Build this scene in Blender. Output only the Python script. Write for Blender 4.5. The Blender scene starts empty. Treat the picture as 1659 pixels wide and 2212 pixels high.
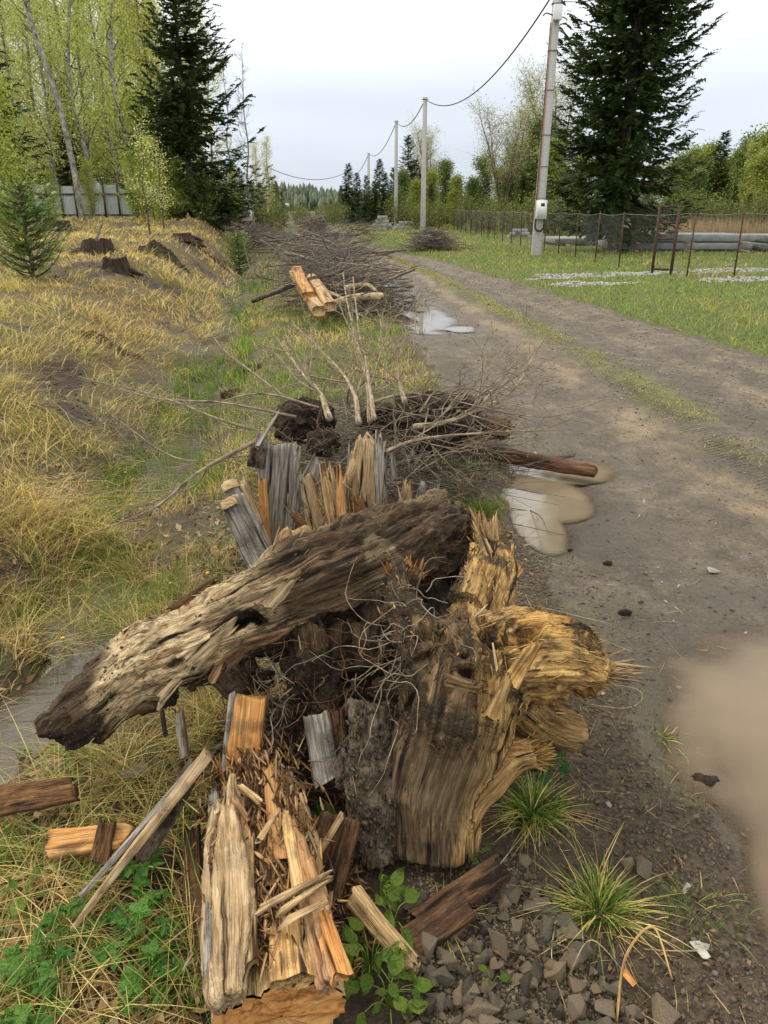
import bpy, bmesh, math, random
import numpy as np
from mathutils import Vector
rng = np.random.default_rng(7)
random.seed(7)
S = bpy.context.scene
C = S.collection
R = math.radians
# ------------------------------------------------------------ camera, sky, sun, exposure
CAMH = 1.55; PITCH = R(21.9); FOC = 1620.0
cam = bpy.data.objects.new('camera', bpy.data.cameras.new('camera')); C.objects.link(cam)
cam.location = (0, 0, CAMH); cam.rotation_euler = (math.pi/2 - PITCH, 0, 0)
cam.data.sensor_fit = 'VERTICAL'; cam.data.sensor_height = 36; cam.data.lens = FOC/2212*36
cam.data.clip_start = 0.05; cam.data.clip_end = 3000
S.camera = cam
SUN_EL, SUN_AZ = R(52), R(-60)       # high, hazy, from the front left
w = bpy.data.worlds.new('World'); S.world = w; w.use_nodes = True
nt = w.node_tree; nt.nodes.clear()
out = nt.nodes.new('ShaderNodeOutputWorld'); bg = nt.nodes.new('ShaderNodeBackground')
sky = nt.nodes.new('ShaderNodeTexSky'); sky.sky_type = 'NISHITA'; sky.sun_disc = False
sky.sun_elevation = SUN_EL; sky.sun_rotation = SUN_AZ; sky.dust_density = 3
geo = nt.nodes.new('ShaderNodeNewGeometry')
tc = nt.nodes.new('ShaderNodeTexCoord')
sep = nt.nodes.new('ShaderNodeSeparateXYZ'); nt.links.new(tc.outputs['Generated'], sep.inputs[0])
mp = nt.nodes.new('ShaderNodeMapping'); mp.inputs['Scale'].default_value = (1.2, 1.2, 5)
nt.links.new(tc.outputs['Generated'], mp.inputs[0])
cn = nt.nodes.new('ShaderNodeTexNoise'); cn.inputs['Scale'].default_value = 1.6; cn.inputs['Detail'].default_value = 5
nt.links.new(mp.outputs[0], cn.inputs[0])
elr = nt.nodes.new('ShaderNodeValToRGB')                       # an overcast sky is brighter overhead
e = elr.color_ramp.elements
e[0].position = 0.0; e[0].color = (0.41, 0.45, 0.50, 1)
e[1].position = 0.5; e[1].color = (1.0, .965, .90, 1)
m3_ = elr.color_ramp.elements.new(0.24); m3_.color = (0.74, 0.75, 0.76, 1)
m_ = elr.color_ramp.elements.new(0.12); m_.color = (0.46, 0.50, 0.555, 1)
nt.links.new(sep.outputs['Z'], elr.inputs[0])
cr = nt.nodes.new('ShaderNodeMapRange'); cr.inputs['From Min'].default_value = .3; cr.inputs['From Max'].default_value = .7
cr.inputs['To Min'].default_value = .90; cr.inputs['To Max'].default_value = 1.08
nt.links.new(cn.outputs['Fac'], cr.inputs['Value'])
cs = nt.nodes.new('ShaderNodeVectorMath'); cs.operation = 'SCALE'
nt.links.new(elr.outputs[0], cs.inputs[0]); nt.links.new(cr.outputs[0], cs.inputs['Scale'])
cs2 = nt.nodes.new('ShaderNodeVectorMath'); cs2.operation = 'SCALE'; cs2.inputs['Scale'].default_value = 13.5
nt.links.new(cs.outputs[0], cs2.inputs[0])
mx = nt.nodes.new('ShaderNodeMix'); mx.data_type = 'RGBA'; mx.inputs['Factor'].default_value = 0.94
nt.links.new(sky.outputs[0], mx.inputs['A']); nt.links.new(cs2.outputs[0], mx.inputs['B'])
nt.links.new(mx.outputs['Result'], bg.inputs[0]); bg.inputs[1].default_value = 0.10
nt.links.new(bg.outputs[0], out.inputs[0])
sl = bpy.data.lights.new('sun', 'SUN'); sl.energy = 1.5; sl.angle = R(12); sl.color = (1, .93, .80)
so = bpy.data.objects.new('sun', sl); C.objects.link(so)
sd = Vector((math.sin(SUN_AZ)*math.cos(SUN_EL), math.cos(SUN_AZ)*math.cos(SUN_EL), math.sin(SUN_EL)))
so.rotation_euler = sd.to_track_quat('Z', 'Y').to_euler(); so.location = (-20, 15, 30)
S.view_settings.view_transform = 'Standard'; S.view_settings.look = 'None'
S.view_settings.exposure = 0.45; S.view_settings.gamma = 1; S.view_settings.use_curve_mapping = False
S.cycles.use_adaptive_sampling = True; S.cycles.use_denoising = True
S.cycles.max_bounces = 6; S.cycles.diffuse_bounces = 3; S.cycles.transmission_bounces = 4; S.cycles.transparent_max_bounces = 4

# ------------------------------------------------------------ maths
ct, st = math.cos(PITCH), math.sin(PITCH)
def ray(px, py):
    u = (px-829.5)/FOC; v = (1106-py)/FOC
    return np.array([u, ct+v*st, -st+v*ct])
def PY(px, py, Y):
    d = ray(px, py); return d*(Y/d[1]) + np.array([0, 0, CAMH])
def PZ(px, py, z):
    d = ray(px, py); return d*((z-CAMH)/d[2]) + np.array([0, 0, CAMH])
def _h(ix, iy, iz, seed):
    n = (ix*374761393 + iy*668265263 + iz*2147483647 + seed*974711) & 0xffffffff
    n = ((n ^ (n >> 13))*1274126177) & 0xffffffff
    n = ((n ^ (n >> 16))*2246822519) & 0xffffffff
    return ((n ^ (n >> 15)) & 0xffff)/65535.0
def vnoise(p, seed=0):
    f = np.floor(p); i = f.astype(np.int64); t = p-f; t = t*t*(3-2*t)
    r = 0
    for dx in (0, 1):
        wx = t[..., 0] if dx else 1-t[..., 0]
        for dy in (0, 1):
            wy = t[..., 1] if dy else 1-t[..., 1]
            for dz in (0, 1):
                wz = t[..., 2] if dz else 1-t[..., 2]
                r = r + wx*wy*wz*_h(i[..., 0]+dx, i[..., 1]+dy, i[..., 2]+dz, seed)
    return r*2-1
def fbm(p, oct=4, seed=0, gain=.5):
    p = np.asarray(p, float); s = 0; a = 1; tot = 0
    for k in range(oct):
        s = s + a*vnoise(p*(2.03**k)+k*17.3, seed+k); tot += a; a *= gain
    return s/tot
def f2(x, y, sc, oct=3, seed=0):
    x = np.asarray(x, float); y = np.asarray(y, float)
    return fbm(np.stack([x*sc, y*sc, np.zeros_like(x)+.37], -1), oct, seed)
def sst(a, b, x):
    t = np.clip((x-a)/(b-a), 0, 1); return t*t*(3-2*t)
# ------------------------------------------------------------ terrain
def xl(y): return np.interp(y, [-5, 0, 1, 2.5, 3.3, 4.7, 7.8, 11, 19, 30, 41, 60, 100, 200, 500], [1., .95, .88, .8, .68, .6, .48, .25, -.05, -1.2, -3, -5.0, -9.8, -20, -46])
def xr(y): return np.interp(y, [-5, 0, 8.4, 13, 18.4, 27, 30, 41, 60, 100, 200, 500], [4.9, 4.7, 4.3, 3.7, 2.93, 1.7, .9, -1.1, -2.8, -7, -17, -42])
def dcx(y): return np.interp(y, [-5, 0, 1, 2, 2.66, 5.5, 10, 20, 40, 80], [-4, -2.6, -2.1, -1.6, -1.42, -1.62, -2.2, -3.4, -6.6, -13])
PUD = [(1.55, 1.85, .72, .74), (1.38, 1.30, .52, .52), (.83, 3.75, .15, .46), (.93, 4.12, .28, .44), (1.12, 4.6, .36, .26), (.55, 12.0, .5, 1.9), (.28, 17.5, .35, 1.6), (1.12, 10.9, .3, .3)]
def pud(x, y):
    r = 9.0
    n = .26*f2(x, y, 2.6, 4, 5)
    for (cx, cy, a, b) in PUD:
        r = np.minimum(r, np.sqrt(((x-cx)/a)**2+((y-cy)/b)**2)+n)
    return r                                                    # 1 = shoreline
def Hf(x, y):
    x = np.asarray(x, float); y = np.asarray(y, float)
    d = x-dcx(y)
    ya = np.maximum(y, 0)
    plat = np.minimum(.26+.034*ya, 1.18)
    left = sst(.25, 1.9, -d)
    z = -.36*(1-sst(.10, .80, np.abs(d)))*np.clip(1.1-.012*ya, 0, 1)*(1-.42*sst(-.05, .3, f2(x, y, 1.0, 3, 19))-.5*sst(5.8, 8.0, ya)) + plat*left
    z = z + left*(.13*f2(x, y, 1.1, 3, 1)+.10*f2(x, y, .45, 2, 2)+.035*f2(x, y, 5, 2, 3))
    l, r = xl(y), xr(y)
    rd = sst(-.25, .1, x-l)*sst(-.1, .5, r+.25-x)
    verge = (1-rd)*(1-left)
    z = z+verge*(.025*f2(x, y, 2.2, 3, 4)+.012*f2(x, y, 9, 2, 6))
    z = z+sst(0, .9, x-r)*(.07+.05*f2(x, y, .6, 3, 8))+.35*sst(25, 90, y)*sst(2, 10, x-r)
    wdt = np.maximum(r-l, .5); s = (x-l)/wdt
    ruts = -.03*np.exp(-((s-.24)/.10)**2)-.03*np.exp(-((s-.73)/.11)**2)+.03*np.exp(-((s-.485)/.06)**2)
    z = z+rd*(ruts+.02+.016*f2(x, y, 1.7, 4, 9)+.007*f2(x, y, 14, 3, 10))
    z = z+rd*(.012*np.abs(f2(x*1.8, y*.6, 9, 3, 14)))*np.exp(-((s-.42)/.08)**2)
    p = pud(x, y)
    k = 1-sst(.55, 1.35, p)
    return z*(1-k*rd*.9)-.055*k*rd - .02*(1-sst(.1, 1.2, p))*rd
def onG(x, y, dz=0):
    return np.array([x, y, float(Hf(x, y))+dz])
def G(px, py, dz=0):
    """point of the ground seen at a pixel"""
    d = ray(px, py); z = 0.0
    if d[2] >= -.004: d = d.copy(); d[2] = -.004
    t = np.geomspace(.6, 400, 900); p = d[None]*t[:, None]+np.array([0, 0, CAMH])
    i = int(np.argmax(p[:, 2] <= Hf(p[:, 0], p[:, 1]))); p = p[i]
    return np.array([p[0], p[1], float(Hf(p[0], p[1]))+dz])
# ------------------------------------------------------------ mesh helpers
def wloc(o):
    v = np.zeros(3)
    while o is not None:
        v = v+np.array(o.location); o = o.parent
    return v
def tag(o, label=None, cat=None, group=None, kind=None):
    if label: o['label'] = label
    if cat: o['category'] = cat
    if group: o['group'] = group
    if kind: o['kind'] = kind
    return o
def thing(name, label, cat, loc=(0, 0, 0), group=None):
    o = bpy.data.objects.new(name, None); C.objects.link(o); o.location = [float(a) for a in loc]
    o.empty_display_size = .1
    return tag(o, label, cat, group)
def mk(name, V, Q=None, T=None, mat=None, parent=None, col=None, fib=None, smooth=False, label=None, cat=None, group=None, kind=None, keep=False):
    V = np.asarray(V, float).reshape(-1, 3)
    if parent is not None: org = wloc(parent); loc = (0, 0, 0)
    elif keep: org = np.zeros(3); loc = (0, 0, 0)
    else:
        org = np.array([V[:, 0].mean(), V[:, 1].mean(), V[:, 2].min()]); loc = org
    me = bpy.data.meshes.new(name)
    nq = 0 if Q is None else len(Q); ntr = 0 if T is None else len(T)
    idx = []; tot = []
    if nq: idx.append(np.asarray(Q, np.int32).ravel()); tot.append(np.full(nq, 4, np.int32))
    if ntr: idx.append(np.asarray(T, np.int32).ravel()); tot.append(np.full(ntr, 3, np.int32))
    idx = np.concatenate(idx); tot = np.concatenate(tot)
    me.vertices.add(len(V)); me.vertices.foreach_set('co', (V-org).astype(np.float32).ravel())
    me.loops.add(len(idx)); me.loops.foreach_set('vertex_index', idx)
    me.polygons.add(len(tot))
    me.polygons.foreach_set('loop_start', np.concatenate([[0], np.cumsum(tot)[:-1]]).astype(np.int32))
    me.polygons.foreach_set('loop_total', tot)
    if smooth: me.polygons.foreach_set('use_smooth', np.ones(len(tot), bool))
    me.update(calc_edges=True); me.validate()
    if len(me.vertices) == len(V):
        if col is not None:
            c = np.ones((len(V), 4), np.float32); c[:, :3] = col
            a = me.color_attributes.new('Col', 'FLOAT_COLOR', 'POINT'); a.data.foreach_set('color', c.ravel())
        if fib is not None:
            a = me.attributes.new('fib', 'FLOAT_VECTOR', 'POINT'); a.data.foreach_set('vector', np.asarray(fib, np.float32).ravel())
    o = bpy.data.objects.new(name, me); C.objects.link(o); o.location = [float(a) for a in loc]
    if mat is not None: me.materials.append(mat)
    if parent is not None: o.parent = parent
    return tag(o, label, cat, group, kind)
class Acc:
    def __init__(s): s.V = []; s.Q = []; s.T = []; s.c = []; s.f = []; s.n = 0
    def add(s, V, Q=None, T=None, fib=None, col=None):
        V = np.asarray(V, float).reshape(-1, 3); s.V.append(V)
        if Q is not None and len(Q): s.Q.append(np.asarray(Q)+s.n)
        if T is not None and len(T): s.T.append(np.asarray(T)+s.n)
        s.f.append(np.zeros((len(V), 3)) if fib is None else np.asarray(fib))
        cc = np.zeros((len(V), 3)); cc[:] = 0 if col is None else col
        s.c.append(cc); s.n += len(V); return s
    def mk(s, name, mat, parent=None, smooth=False, **k):
        return mk(name, np.concatenate(s.V), np.concatenate(s.Q) if s.Q else None, np.concatenate(s.T) if s.T else None, mat, parent,
                  np.concatenate(s.c), np.concatenate(s.f), smooth, **k)
def nrm(v): return v/(np.linalg.norm(v, axis=-1, keepdims=True)+1e-12)
def frames(P):
    T = np.gradient(P, axis=0); T = nrm(T)
    a = np.array([0, 0, 1.]) if abs(T[0][2]) < .8 else np.array([1., 0, 0])
    n = nrm(a-T[0]*np.dot(a, T[0])); N = [n]
    for i in range(1, len(P)):
        n = n-T[i]*np.dot(n, T[i]); n = n/(np.linalg.norm(n)+1e-9); N.append(n)
    N = np.array(N); return T, N, np.cross(T, N)
def spline(pts, n):
    P = np.asarray(pts, float)
    if len(P) == 2: return P[0]+(P[1]-P[0])*np.linspace(0, 1, n)[:, None]
    Q = np.vstack([2*P[0]-P[1], P, 2*P[-1]-P[-2]]); out = []
    for s in np.linspace(0, len(P)-1-1e-6, n):
        i = int(s); t = s-i; a, b, c, d = Q[i:i+4]
        out.append(.5*((2*b)+(-a+c)*t+(2*a-5*b+4*c-d)*t*t+(-a+3*b-3*c+d)*t**3))
    return np.array(out)
def tube(P, r, n=8, cap=True, sq=1.0):
    P = np.asarray(P, float); m = len(P); r = np.broadcast_to(np.asarray(r, float), (m,)) if np.ndim(r) < 2 else r
    T, N, B = frames(P); a = np.linspace(0, 2*math.pi, n, endpoint=False)
    L = np.concatenate([[0], np.cumsum(np.linalg.norm(np.diff(P, axis=0), axis=1))])
    ca, sa = np.cos(a), np.sin(a)*sq
    V = P[:, None]+r[:, None, None]*(ca[None, :, None]*N[:, None]+sa[None, :, None]*B[:, None])
    fb = np.zeros((m, n, 3)); fb[..., 0] = L[:, None]; fb[..., 1] = r[:, None]*ca; fb[..., 2] = r[:, None]*sa
    i = np.arange(m-1)[:, None]*n; j = np.arange(n)[None]; k = (j+1) % n
    Q = np.stack([i+j, i+k, i+n+k, i+n+j], -1).reshape(-1, 4); Tt = None
    V = V.reshape(-1, 3); fb = fb.reshape(-1, 3)
    if cap:
        V = np.vstack([V, P[0], P[-1]]); fb = np.vstack([fb, [0, 0, 0], [L[-1], 0, 0]])
        jj = np.arange(n); kk = (jj+1) % n
        Tt = np.vstack([np.stack([np.full(n, m*n), kk, jj], -1), np.stack([np.full(n, m*n+1), (m-1)*n+jj, (m-1)*n+kk], -1)])
    return V, Q, Tt, fb
def box(c, s, rot=0, tilt=None):
    c = np.asarray(c, float); s = np.asarray(s, float)/2
    V = np.array([[x, y, z] for x in (-1, 1) for y in (-1, 1) for z in (-1, 1)])*s
    cr_, sr_ = math.cos(rot), math.sin(rot)
    M = np.array([[cr_, -sr_, 0], [sr_, cr_, 0], [0, 0, 1]])
    V = V@M.T
    if tilt is not None: V = V@np.array(tilt).T
    return V+c, np.array([[0, 1, 3, 2], [4, 6, 7, 5], [0, 4, 5, 1], [2, 3, 7, 6], [0, 2, 6, 4], [1, 5, 7, 3]])
def slivers(P0, D, L, Wd, Th=None, bend=.08, col=None, tip=.06):
    """many tapering splinters of wood: N start points, directions, lengths, widths"""
    P0 = np.asarray(P0, float); N = len(P0); D = nrm(np.asarray(D, float)); L = np.broadcast_to(L, (N,)).astype(float); Wd = np.broadcast_to(Wd, (N,))
    Th = Wd*.45 if Th is None else np.broadcast_to(Th, (N,))
    a = nrm(np.cross(D, rng.normal(size=(N, 3)))); b = np.cross(D, a)
    s = np.array([0, .33, .75, 1.]); wf = np.array([.8, 1., .62, tip])
    bd = rng.normal(0, bend, (N, 1, 1))*L[:, None, None]*(s**2)[None, :, None]
    ctr = P0[:, None]+D[:, None]*(s[None, :, None]*L[:, None, None])+b[:, None]*bd
    cs_ = np.array([[-1, -.5], [1, -.8], [.8, .7], [-.9, .8]])
    off = cs_[None, None, :, :]*np.stack([Wd/2, Th/2], -1)[:, None, None, :]*wf[None, :, None, None]
    off = off*rng.uniform(.75, 1.25, (N, 4, 4, 1))
    V = ctr[:, :, None]+off[..., :1]*a[:, None, None]+off[..., 1:]*b[:, None, None]
    fb = np.zeros((N, 4, 4, 3)); fb[..., 0] = s[None, :, None]*L[:, None, None]+rng.uniform(0, 9, (N, 1, 1)); fb[..., 1] = off[..., 0]+rng.uniform(0, 3, (N, 1, 1)); fb[..., 2] = off[..., 1]
    base = []
    for i in range(3):
        for j in range(4):
            k = (j+1) % 4; base.append([i*4+j, i*4+k, (i+1)*4+k, (i+1)*4+j])
    base += [[3, 2, 1, 0], [12, 13, 14, 15]]
    Q = (np.array(base)[None]+np.arange(N)[:, None, None]*16).reshape(-1, 4)
    cc = None
    if col is not None:
        cc = np.repeat(np.broadcast_to(col, (N, 3)), 16, axis=0)
    return V.reshape(-1, 3), Q, None, fb.reshape(-1, 3), cc
def blades(P0, H, az, lean, Wd, col, seg=3):
    P0 = np.asarray(P0, float); N = len(P0)
    s = np.linspace(0, 1, seg+1)[None, :]
    hd = np.stack([np.cos(az), np.sin(az)], -1); ln = np.broadcast_to(lean, (N,))[:, None]
    up = H[:, None]*s*(1-.55*np.minimum(ln, 1.5)*s*.8); out = H[:, None]*ln*s**1.7
    c = np.zeros((N, seg+1, 3)); c[..., :2] = P0[:, None, :2]+hd[:, None]*out[..., None]; c[..., 2] = P0[:, 2:3]+up
    ph = rng.uniform(0, 6.28, N); sd_ = np.stack([np.cos(ph), np.sin(ph), np.zeros(N)], -1)
    wv = (Wd[:, None]*(1-s*.85)/2)[..., None]*sd_[:, None]
    A = c[:, :seg]-wv[:, :seg]; B = c[:, :seg]+wv[:, :seg]
    V = np.concatenate([A, B, c[:, seg:]], 1)
    n = 2*seg+1; o = np.arange(N)[:, None]*n
    q = []
    for i in range(seg-1): q.append([i, seg+i, seg+i+1, i+1])
    Q = (np.array(q)[None]+o[..., None]).reshape(-1, 4) if q else None
    T = (np.array([[seg-1, 2*seg-1, 2*seg]])[None]+o[..., None]).reshape(-1, 3)
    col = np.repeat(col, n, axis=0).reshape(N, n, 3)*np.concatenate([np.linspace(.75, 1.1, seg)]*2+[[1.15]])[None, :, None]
    return V.reshape(-1, 3), Q, T, None, col.reshape(-1, 3)
def copy_tree(o, parent=None, skip=()):
    c = o.copy(); C.objects.link(c); c.parent = parent
    for ch in o.children: copy_tree(ch, c)
    return c
def crook(p0, p1, n=6, wob=.06):
    p0 = np.asarray(p0, float); p1 = np.asarray(p1, float); L = np.linalg.norm(p1-p0)
    P = p0+(p1-p0)*np.linspace(0, 1, n)[:, None]
    w_ = np.cumsum(rng.normal(0, wob*L/math.sqrt(n), (n, 3)), 0); w_ -= np.linspace(0, 1, n)[:, None]*w_[-1]
    w_[0] = 0; return spline(P+w_, n*2)
# ------------------------------------------------------------ materials
def mat(name):
    m = bpy.data.materials.new(name); m.use_nodes = True; t = m.node_tree; t.nodes.clear()
    o = t.nodes.new('ShaderNodeOutputMaterial'); p = t.nodes.new('ShaderNodeBsdfPrincipled')
    t.links.new(p.outputs[0], o.inputs[0]); return m, t, p, o
def N_(t, ty, **k):
    n = t.nodes.new(ty)
    for a, b in k.items():
        if a.startswith('_'): setattr(n, a[1:], b)
        else: n.inputs[a.replace('__', ' ')].default_value = b
    return n
def noise(t, vec, scale, detail=4, rough=.55, mapscale=None):
    n = t.nodes.new('ShaderNodeTexNoise'); n.inputs['Scale'].default_value = scale; n.inputs['Detail'].default_value = detail; n.inputs['Roughness'].default_value = rough
    if mapscale:
        m = t.nodes.new('ShaderNodeMapping'); m.inputs['Scale'].default_value = mapscale; t.links.new(vec, m.inputs[0]); vec = m.outputs[0]
    t.links.new(vec, n.inputs['Vector']); return n.outputs['Fac']
def ramp(t, fac, stops):
    r = t.nodes.new('ShaderNodeValToRGB'); e = r.color_ramp.elements
    while len(e) < len(stops): e.new(.5)
    for el, (p, c) in zip(e, sorted(stops, key=lambda q: q[0])): el.position = p; el.color = (c if len(c) == 4 else (*c, 1))
    t.links.new(fac, r.inputs[0]); return r.outputs[0]
def g3(v): return (v, v, v)
def mixc(t, f, a, b, blend='MIX'):
    m = t.nodes.new('ShaderNodeMix'); m.data_type = 'RGBA'; m.blend_type = blend
    for s_, v in (('Factor', f), ('A', a), ('B', b)):
        if isinstance(v, (int, float)): m.inputs[s_].default_value = v
        elif isinstance(v, tuple): m.inputs[s_].default_value = (*v, 1)[:4]
        else: t.links.new(v, m.inputs[s_])
    return m.outputs['Result']
def mth(t, op, a, b=0.0):
    m = t.nodes.new('ShaderNodeMath'); m.operation = op
    for i, v in enumerate((a, b)):
        if isinstance(v, (int, float)): m.inputs[i].default_value = v
        else: t.links.new(v, m.inputs[i])
    return m.outputs[0]
def bump(t, p, h, dist, strength=1.0):
    b = t.nodes.new('ShaderNodeBump'); b.inputs['Distance'].default_value = dist; b.inputs['Strength'].default_value = strength
    t.links.new(h, b.inputs['Height']); t.links.new(b.outputs[0], p.inputs['Normal'])
def attr(t, nm):
    a = t.nodes.new('ShaderNodeAttribute'); a.attribute_name = nm; return a
def wood(name, dark, mid, light, alt=None, dirt=(.035, .024, .015), lng=5, crs=75, bmp=.006, dirtamt=.45, rough=.8, cr_=.42):
    """fibrous wood: colour and fine relief run along the attribute fib; Col.r turns to the alternative (fresh or grey) wood, Col.g to soil and to shade painted into cavities"""
    m, t, p, o = mat(name)
    f = attr(t, 'fib').outputs['Vector']; c = attr(t, 'Col').outputs['Color']
    sp = t.nodes.new('ShaderNodeSeparateColor'); t.links.new(c, sp.inputs[0])
    pos = t.nodes.new('ShaderNodeTexCoord').outputs['Object']
    n1 = noise(t, f, 1, 6, .66, (lng, crs*.8, crs*.8)); n2 = noise(t, f, 1, 3, .6, (lng*.35, crs*.3, crs*.3)); n3 = noise(t, f, 1, 2, .5, (lng*2, crs*3.2, crs*3.2))
    lo = noise(t, pos, 7, 4, .6)
    base = ramp(t, n1, [(.28, dark), (.47, mid), (.68, light)])
    if alt: base = mixc(t, sp.outputs[0], base, ramp(t, n1, [(.30, (alt[0]*.22, alt[1]*.16, alt[2]*.12)), (.42, (alt[0]*.62, alt[1]*.52, alt[2]*.42)), (.52, alt), (.66, tuple(min(a*1.35, .9) for a in alt))]))
    base = mixc(t, ramp(t, n3, [(.35, g3(.5)), (.5, g3(0))]), base, (dark[0]*.6, dark[1]*.55, dark[2]*.5))
    base = mixc(t, ramp(t, n2, [(cr_-.09, g3(1)), (cr_, g3(0))]), base, (dark[0]*.3, dark[1]*.25, dark[2]*.22))
    dm = mth(t, 'MULTIPLY', ramp(t, lo, [(.42, g3(0)), (.62, g3(1))]), dirtamt)
    fine = noise(t, pos, 46, 3, .7)
    dm2 = mth(t, 'MULTIPLY', sp.outputs[1], ramp(t, fine, [(.34, g3(.25)), (.5, g3(1))]))
    dm = mth(t, 'MAXIMUM', dm, dm2)
    base = mixc(t, dm, base, ramp(t, fine, [(.3, tuple(a*.45 for a in dirt)), (.6, dirt), (.72, tuple(a*2.6 for a in dirt))]))
    t.links.new(base, p.inputs['Base Color'])
    p.inputs['Roughness'].default_value = rough; p.inputs['Specular IOR Level'].default_value = .25
    h = mth(t, 'ADD', mth(t, 'ADD', n1, mth(t, 'MULTIPLY', n2, 1.4)), mth(t, 'ADD', mth(t, 'MULTIPLY', n3, .4), mth(t, 'MULTIPLY', mth(t, 'MULTIPLY', fine, dm), 1.2)))
    bump(t, p, h, bmp); return m
def leafm(name, trans=.35, rough=.55, var=.3):
    m, t, p, o = mat(name)
    c = attr(t, 'Col').outputs['Color']
    t.links.new(c, p.inputs['Base Color']); p.inputs['Roughness'].default_value = rough; p.inputs['Specular IOR Level'].default_value = .3
    tr = t.nodes.new('ShaderNodeBsdfTranslucent'); t.links.new(c, tr.inputs[0])
    mx_ = t.nodes.new('ShaderNodeMixShader'); mx_.inputs[0].default_value = trans
    t.links.new(p.outputs[0], mx_.inputs[1]); t.links.new(tr.outputs[0], mx_.inputs[2]); t.links.new(mx_.outputs[0], o.inputs[0])
    return m
def plain(name, col, rough=.7, metal=0, nsc=12, var=.25, bmp=.002, second=None):
    m, t, p, o = mat(name); pos = t.nodes.new('ShaderNodeTexCoord').outputs['Object']
    n = noise(t, pos, nsc, 6, .65)
    a = tuple(x*(1-var) for x in col); b = tuple(min(x*(1+var), 1) for x in col)
    base = ramp(t, n, [(.3, a), (.7, b)])
    if second: base = mixc(t, ramp(t, noise(t, pos, nsc*.35, 4, .7), [(.5, g3(0)), (.6, g3(1))]), base, second)
    t.links.new(base, p.inputs['Base Color']); p.inputs['Roughness'].default_value = rough; p.inputs['Metallic'].default_value = metal
    bump(t, p, n, bmp); return m
def stonem(name, c1, c2, c3, sc=30):
    m, t, p, o = mat(name); pos = t.nodes.new('ShaderNodeTexCoord').outputs['Object']
    oi = t.nodes.new('ShaderNodeObjectInfo').outputs['Random']
    gi = t.nodes.new('ShaderNodeNewGeometry').outputs['Random Per Island']
    r_ = mth(t, 'FRACT', mth(t, 'ADD', mth(t, 'MULTIPLY', oi, 7.3), gi))
    n = noise(t, pos, sc, 5, .7)
    base = ramp(t, r_, [(0, c1), (.5, c2), (1, c3)])
    base = mixc(t, ramp(t, n, [(.3, g3(.75)), (.65, g3(0))]), base, tuple(x*.35 for x in c1))
    t.links.new(base, p.inputs['Base Color']); p.inputs['Roughness'].default_value = .72
    bump(t, p, n, .004); return m
M = {}
M['log'] = wood('weathered_root_wood', (.020, .012, .007), (.08, .048, .024), (.21, .14, .07), alt=(.68, .53, .31), dirtamt=.38, lng=6, crs=120, bmp=.018, cr_=.44)
M['stump'] = wood('stump_wood', (.05, .034, .02), (.125, .085, .045), (.25, .18, .10), alt=(.70, .44, .15), dirtamt=.35, lng=5, crs=115, bmp=.012, cr_=.45)
M['grey'] = wood('grey_weathered_wood', (.06, .052, .042), (.27, .245, .205), (.56, .52, .45), alt=(.62, .42, .18), dirtamt=.1, lng=5, crs=120, bmp=.012)
M['pale'] = wood('pale_split_wood', (.14, .075, .03), (.46, .32, .165), (.66, .52, .33), alt=(.70, .42, .14), dirtamt=.18, lng=6, crs=130, bmp=.008)
M['orange'] = wood('orange_fresh_wood', (.16, .06, .015), (.55, .25, .07), (.68, .40, .15), alt=(.3, .24, .17), dirtamt=.15, lng=6, crs=110, bmp=.004)
M['rot'] = wood('rotten_brown_wood', (.03, .015, .008), (.11, .055, .025), (.24, .13, .06), alt=(.4, .2, .07), dirtamt=.5, lng=12, crs=110, bmp=.015)
M['bark'] = wood('rough_dark_bark', (.022, .016, .011), (.085, .062, .042), (.20, .16, .115), alt=(.12, .12, .04), dirtamt=.2, lng=22, crs=38, bmp=.02)
M['twig'] = wood('twig_bark', (.07, .05, .035), (.2, .155, .11), (.38, .32, .24), alt=(.5, .42, .25), dirtamt=.1, lng=14, crs=70, bmp=.002)
M['darktwig'] = wood('dark_twig_bark', (.035, .028, .023), (.10, .082, .066), (.22, .19, .155), alt=(.42, .36, .28), dirtamt=.1, lng=14, crs=70, bmp=.002)
M['grass'] = leafm('grass_blades'); M['leaf'] = leafm('leaves', .3, .4); M['needle'] = leafm('needles', .15, .6)
M['trunk'] = wood('tree_bark', (.035, .028, .022), (.10, .08, .062), (.2, .17, .13), alt=(.32, .3, .26), lng=5, crs=12, bmp=.01)
M['birch'] = wood('birch_bark', (.05, .045, .04), (.33, .32, .27), (.5, .49, .43), alt=(.2, .2, .13), lng=3, crs=5, bmp=.003, cr_=.40)
M['concrete'] = plain('concrete', (.36, .36, .34), .85, 0, 20, .2, .003)
M['slab'] = plain('concrete_slab', (.22, .23, .23), .85, 0, 3, .3, .003)
M['white'] = plain('white_paint', (.72, .73, .72), .45, 0, 8, .10, .0008)
M['sheet'] = plain('white_sheet_metal', (.50, .56, .53), .5, .0, 2, .12, .001)
M['rust'] = plain('rusty_steel', (.085, .045, .03), .8, .3, 40, .5, .001, (.06, .035, .025))
M['wire'] = plain('galvanised_wire', (.20, .20, .19), .6, .3, 10, .2, .0002)
M['cable'] = plain('dark_cable', (.05, .05, .055), .6); M['redcable'] = plain('orange_conduit', (.45, .12, .05), .6)
M['stone'] = stonem('slate_stones', (.05, .04, .026), (.15, .122, .08), (.27, .195, .115))
M['palestone'] = stonem('pale_stones', (.42, .39, .34), (.55, .52, .48), (.34, .30, .25))
M['gravel'] = stonem('mud_gravel', (.06, .05, .036), (.16, .135, .10), (.12, .08, .05), 60)
M['whitegravel'] = stonem('white_gravel', (.36, .36, .34), (.52, .52, .50), (.27, .27, .26), 20)
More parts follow.
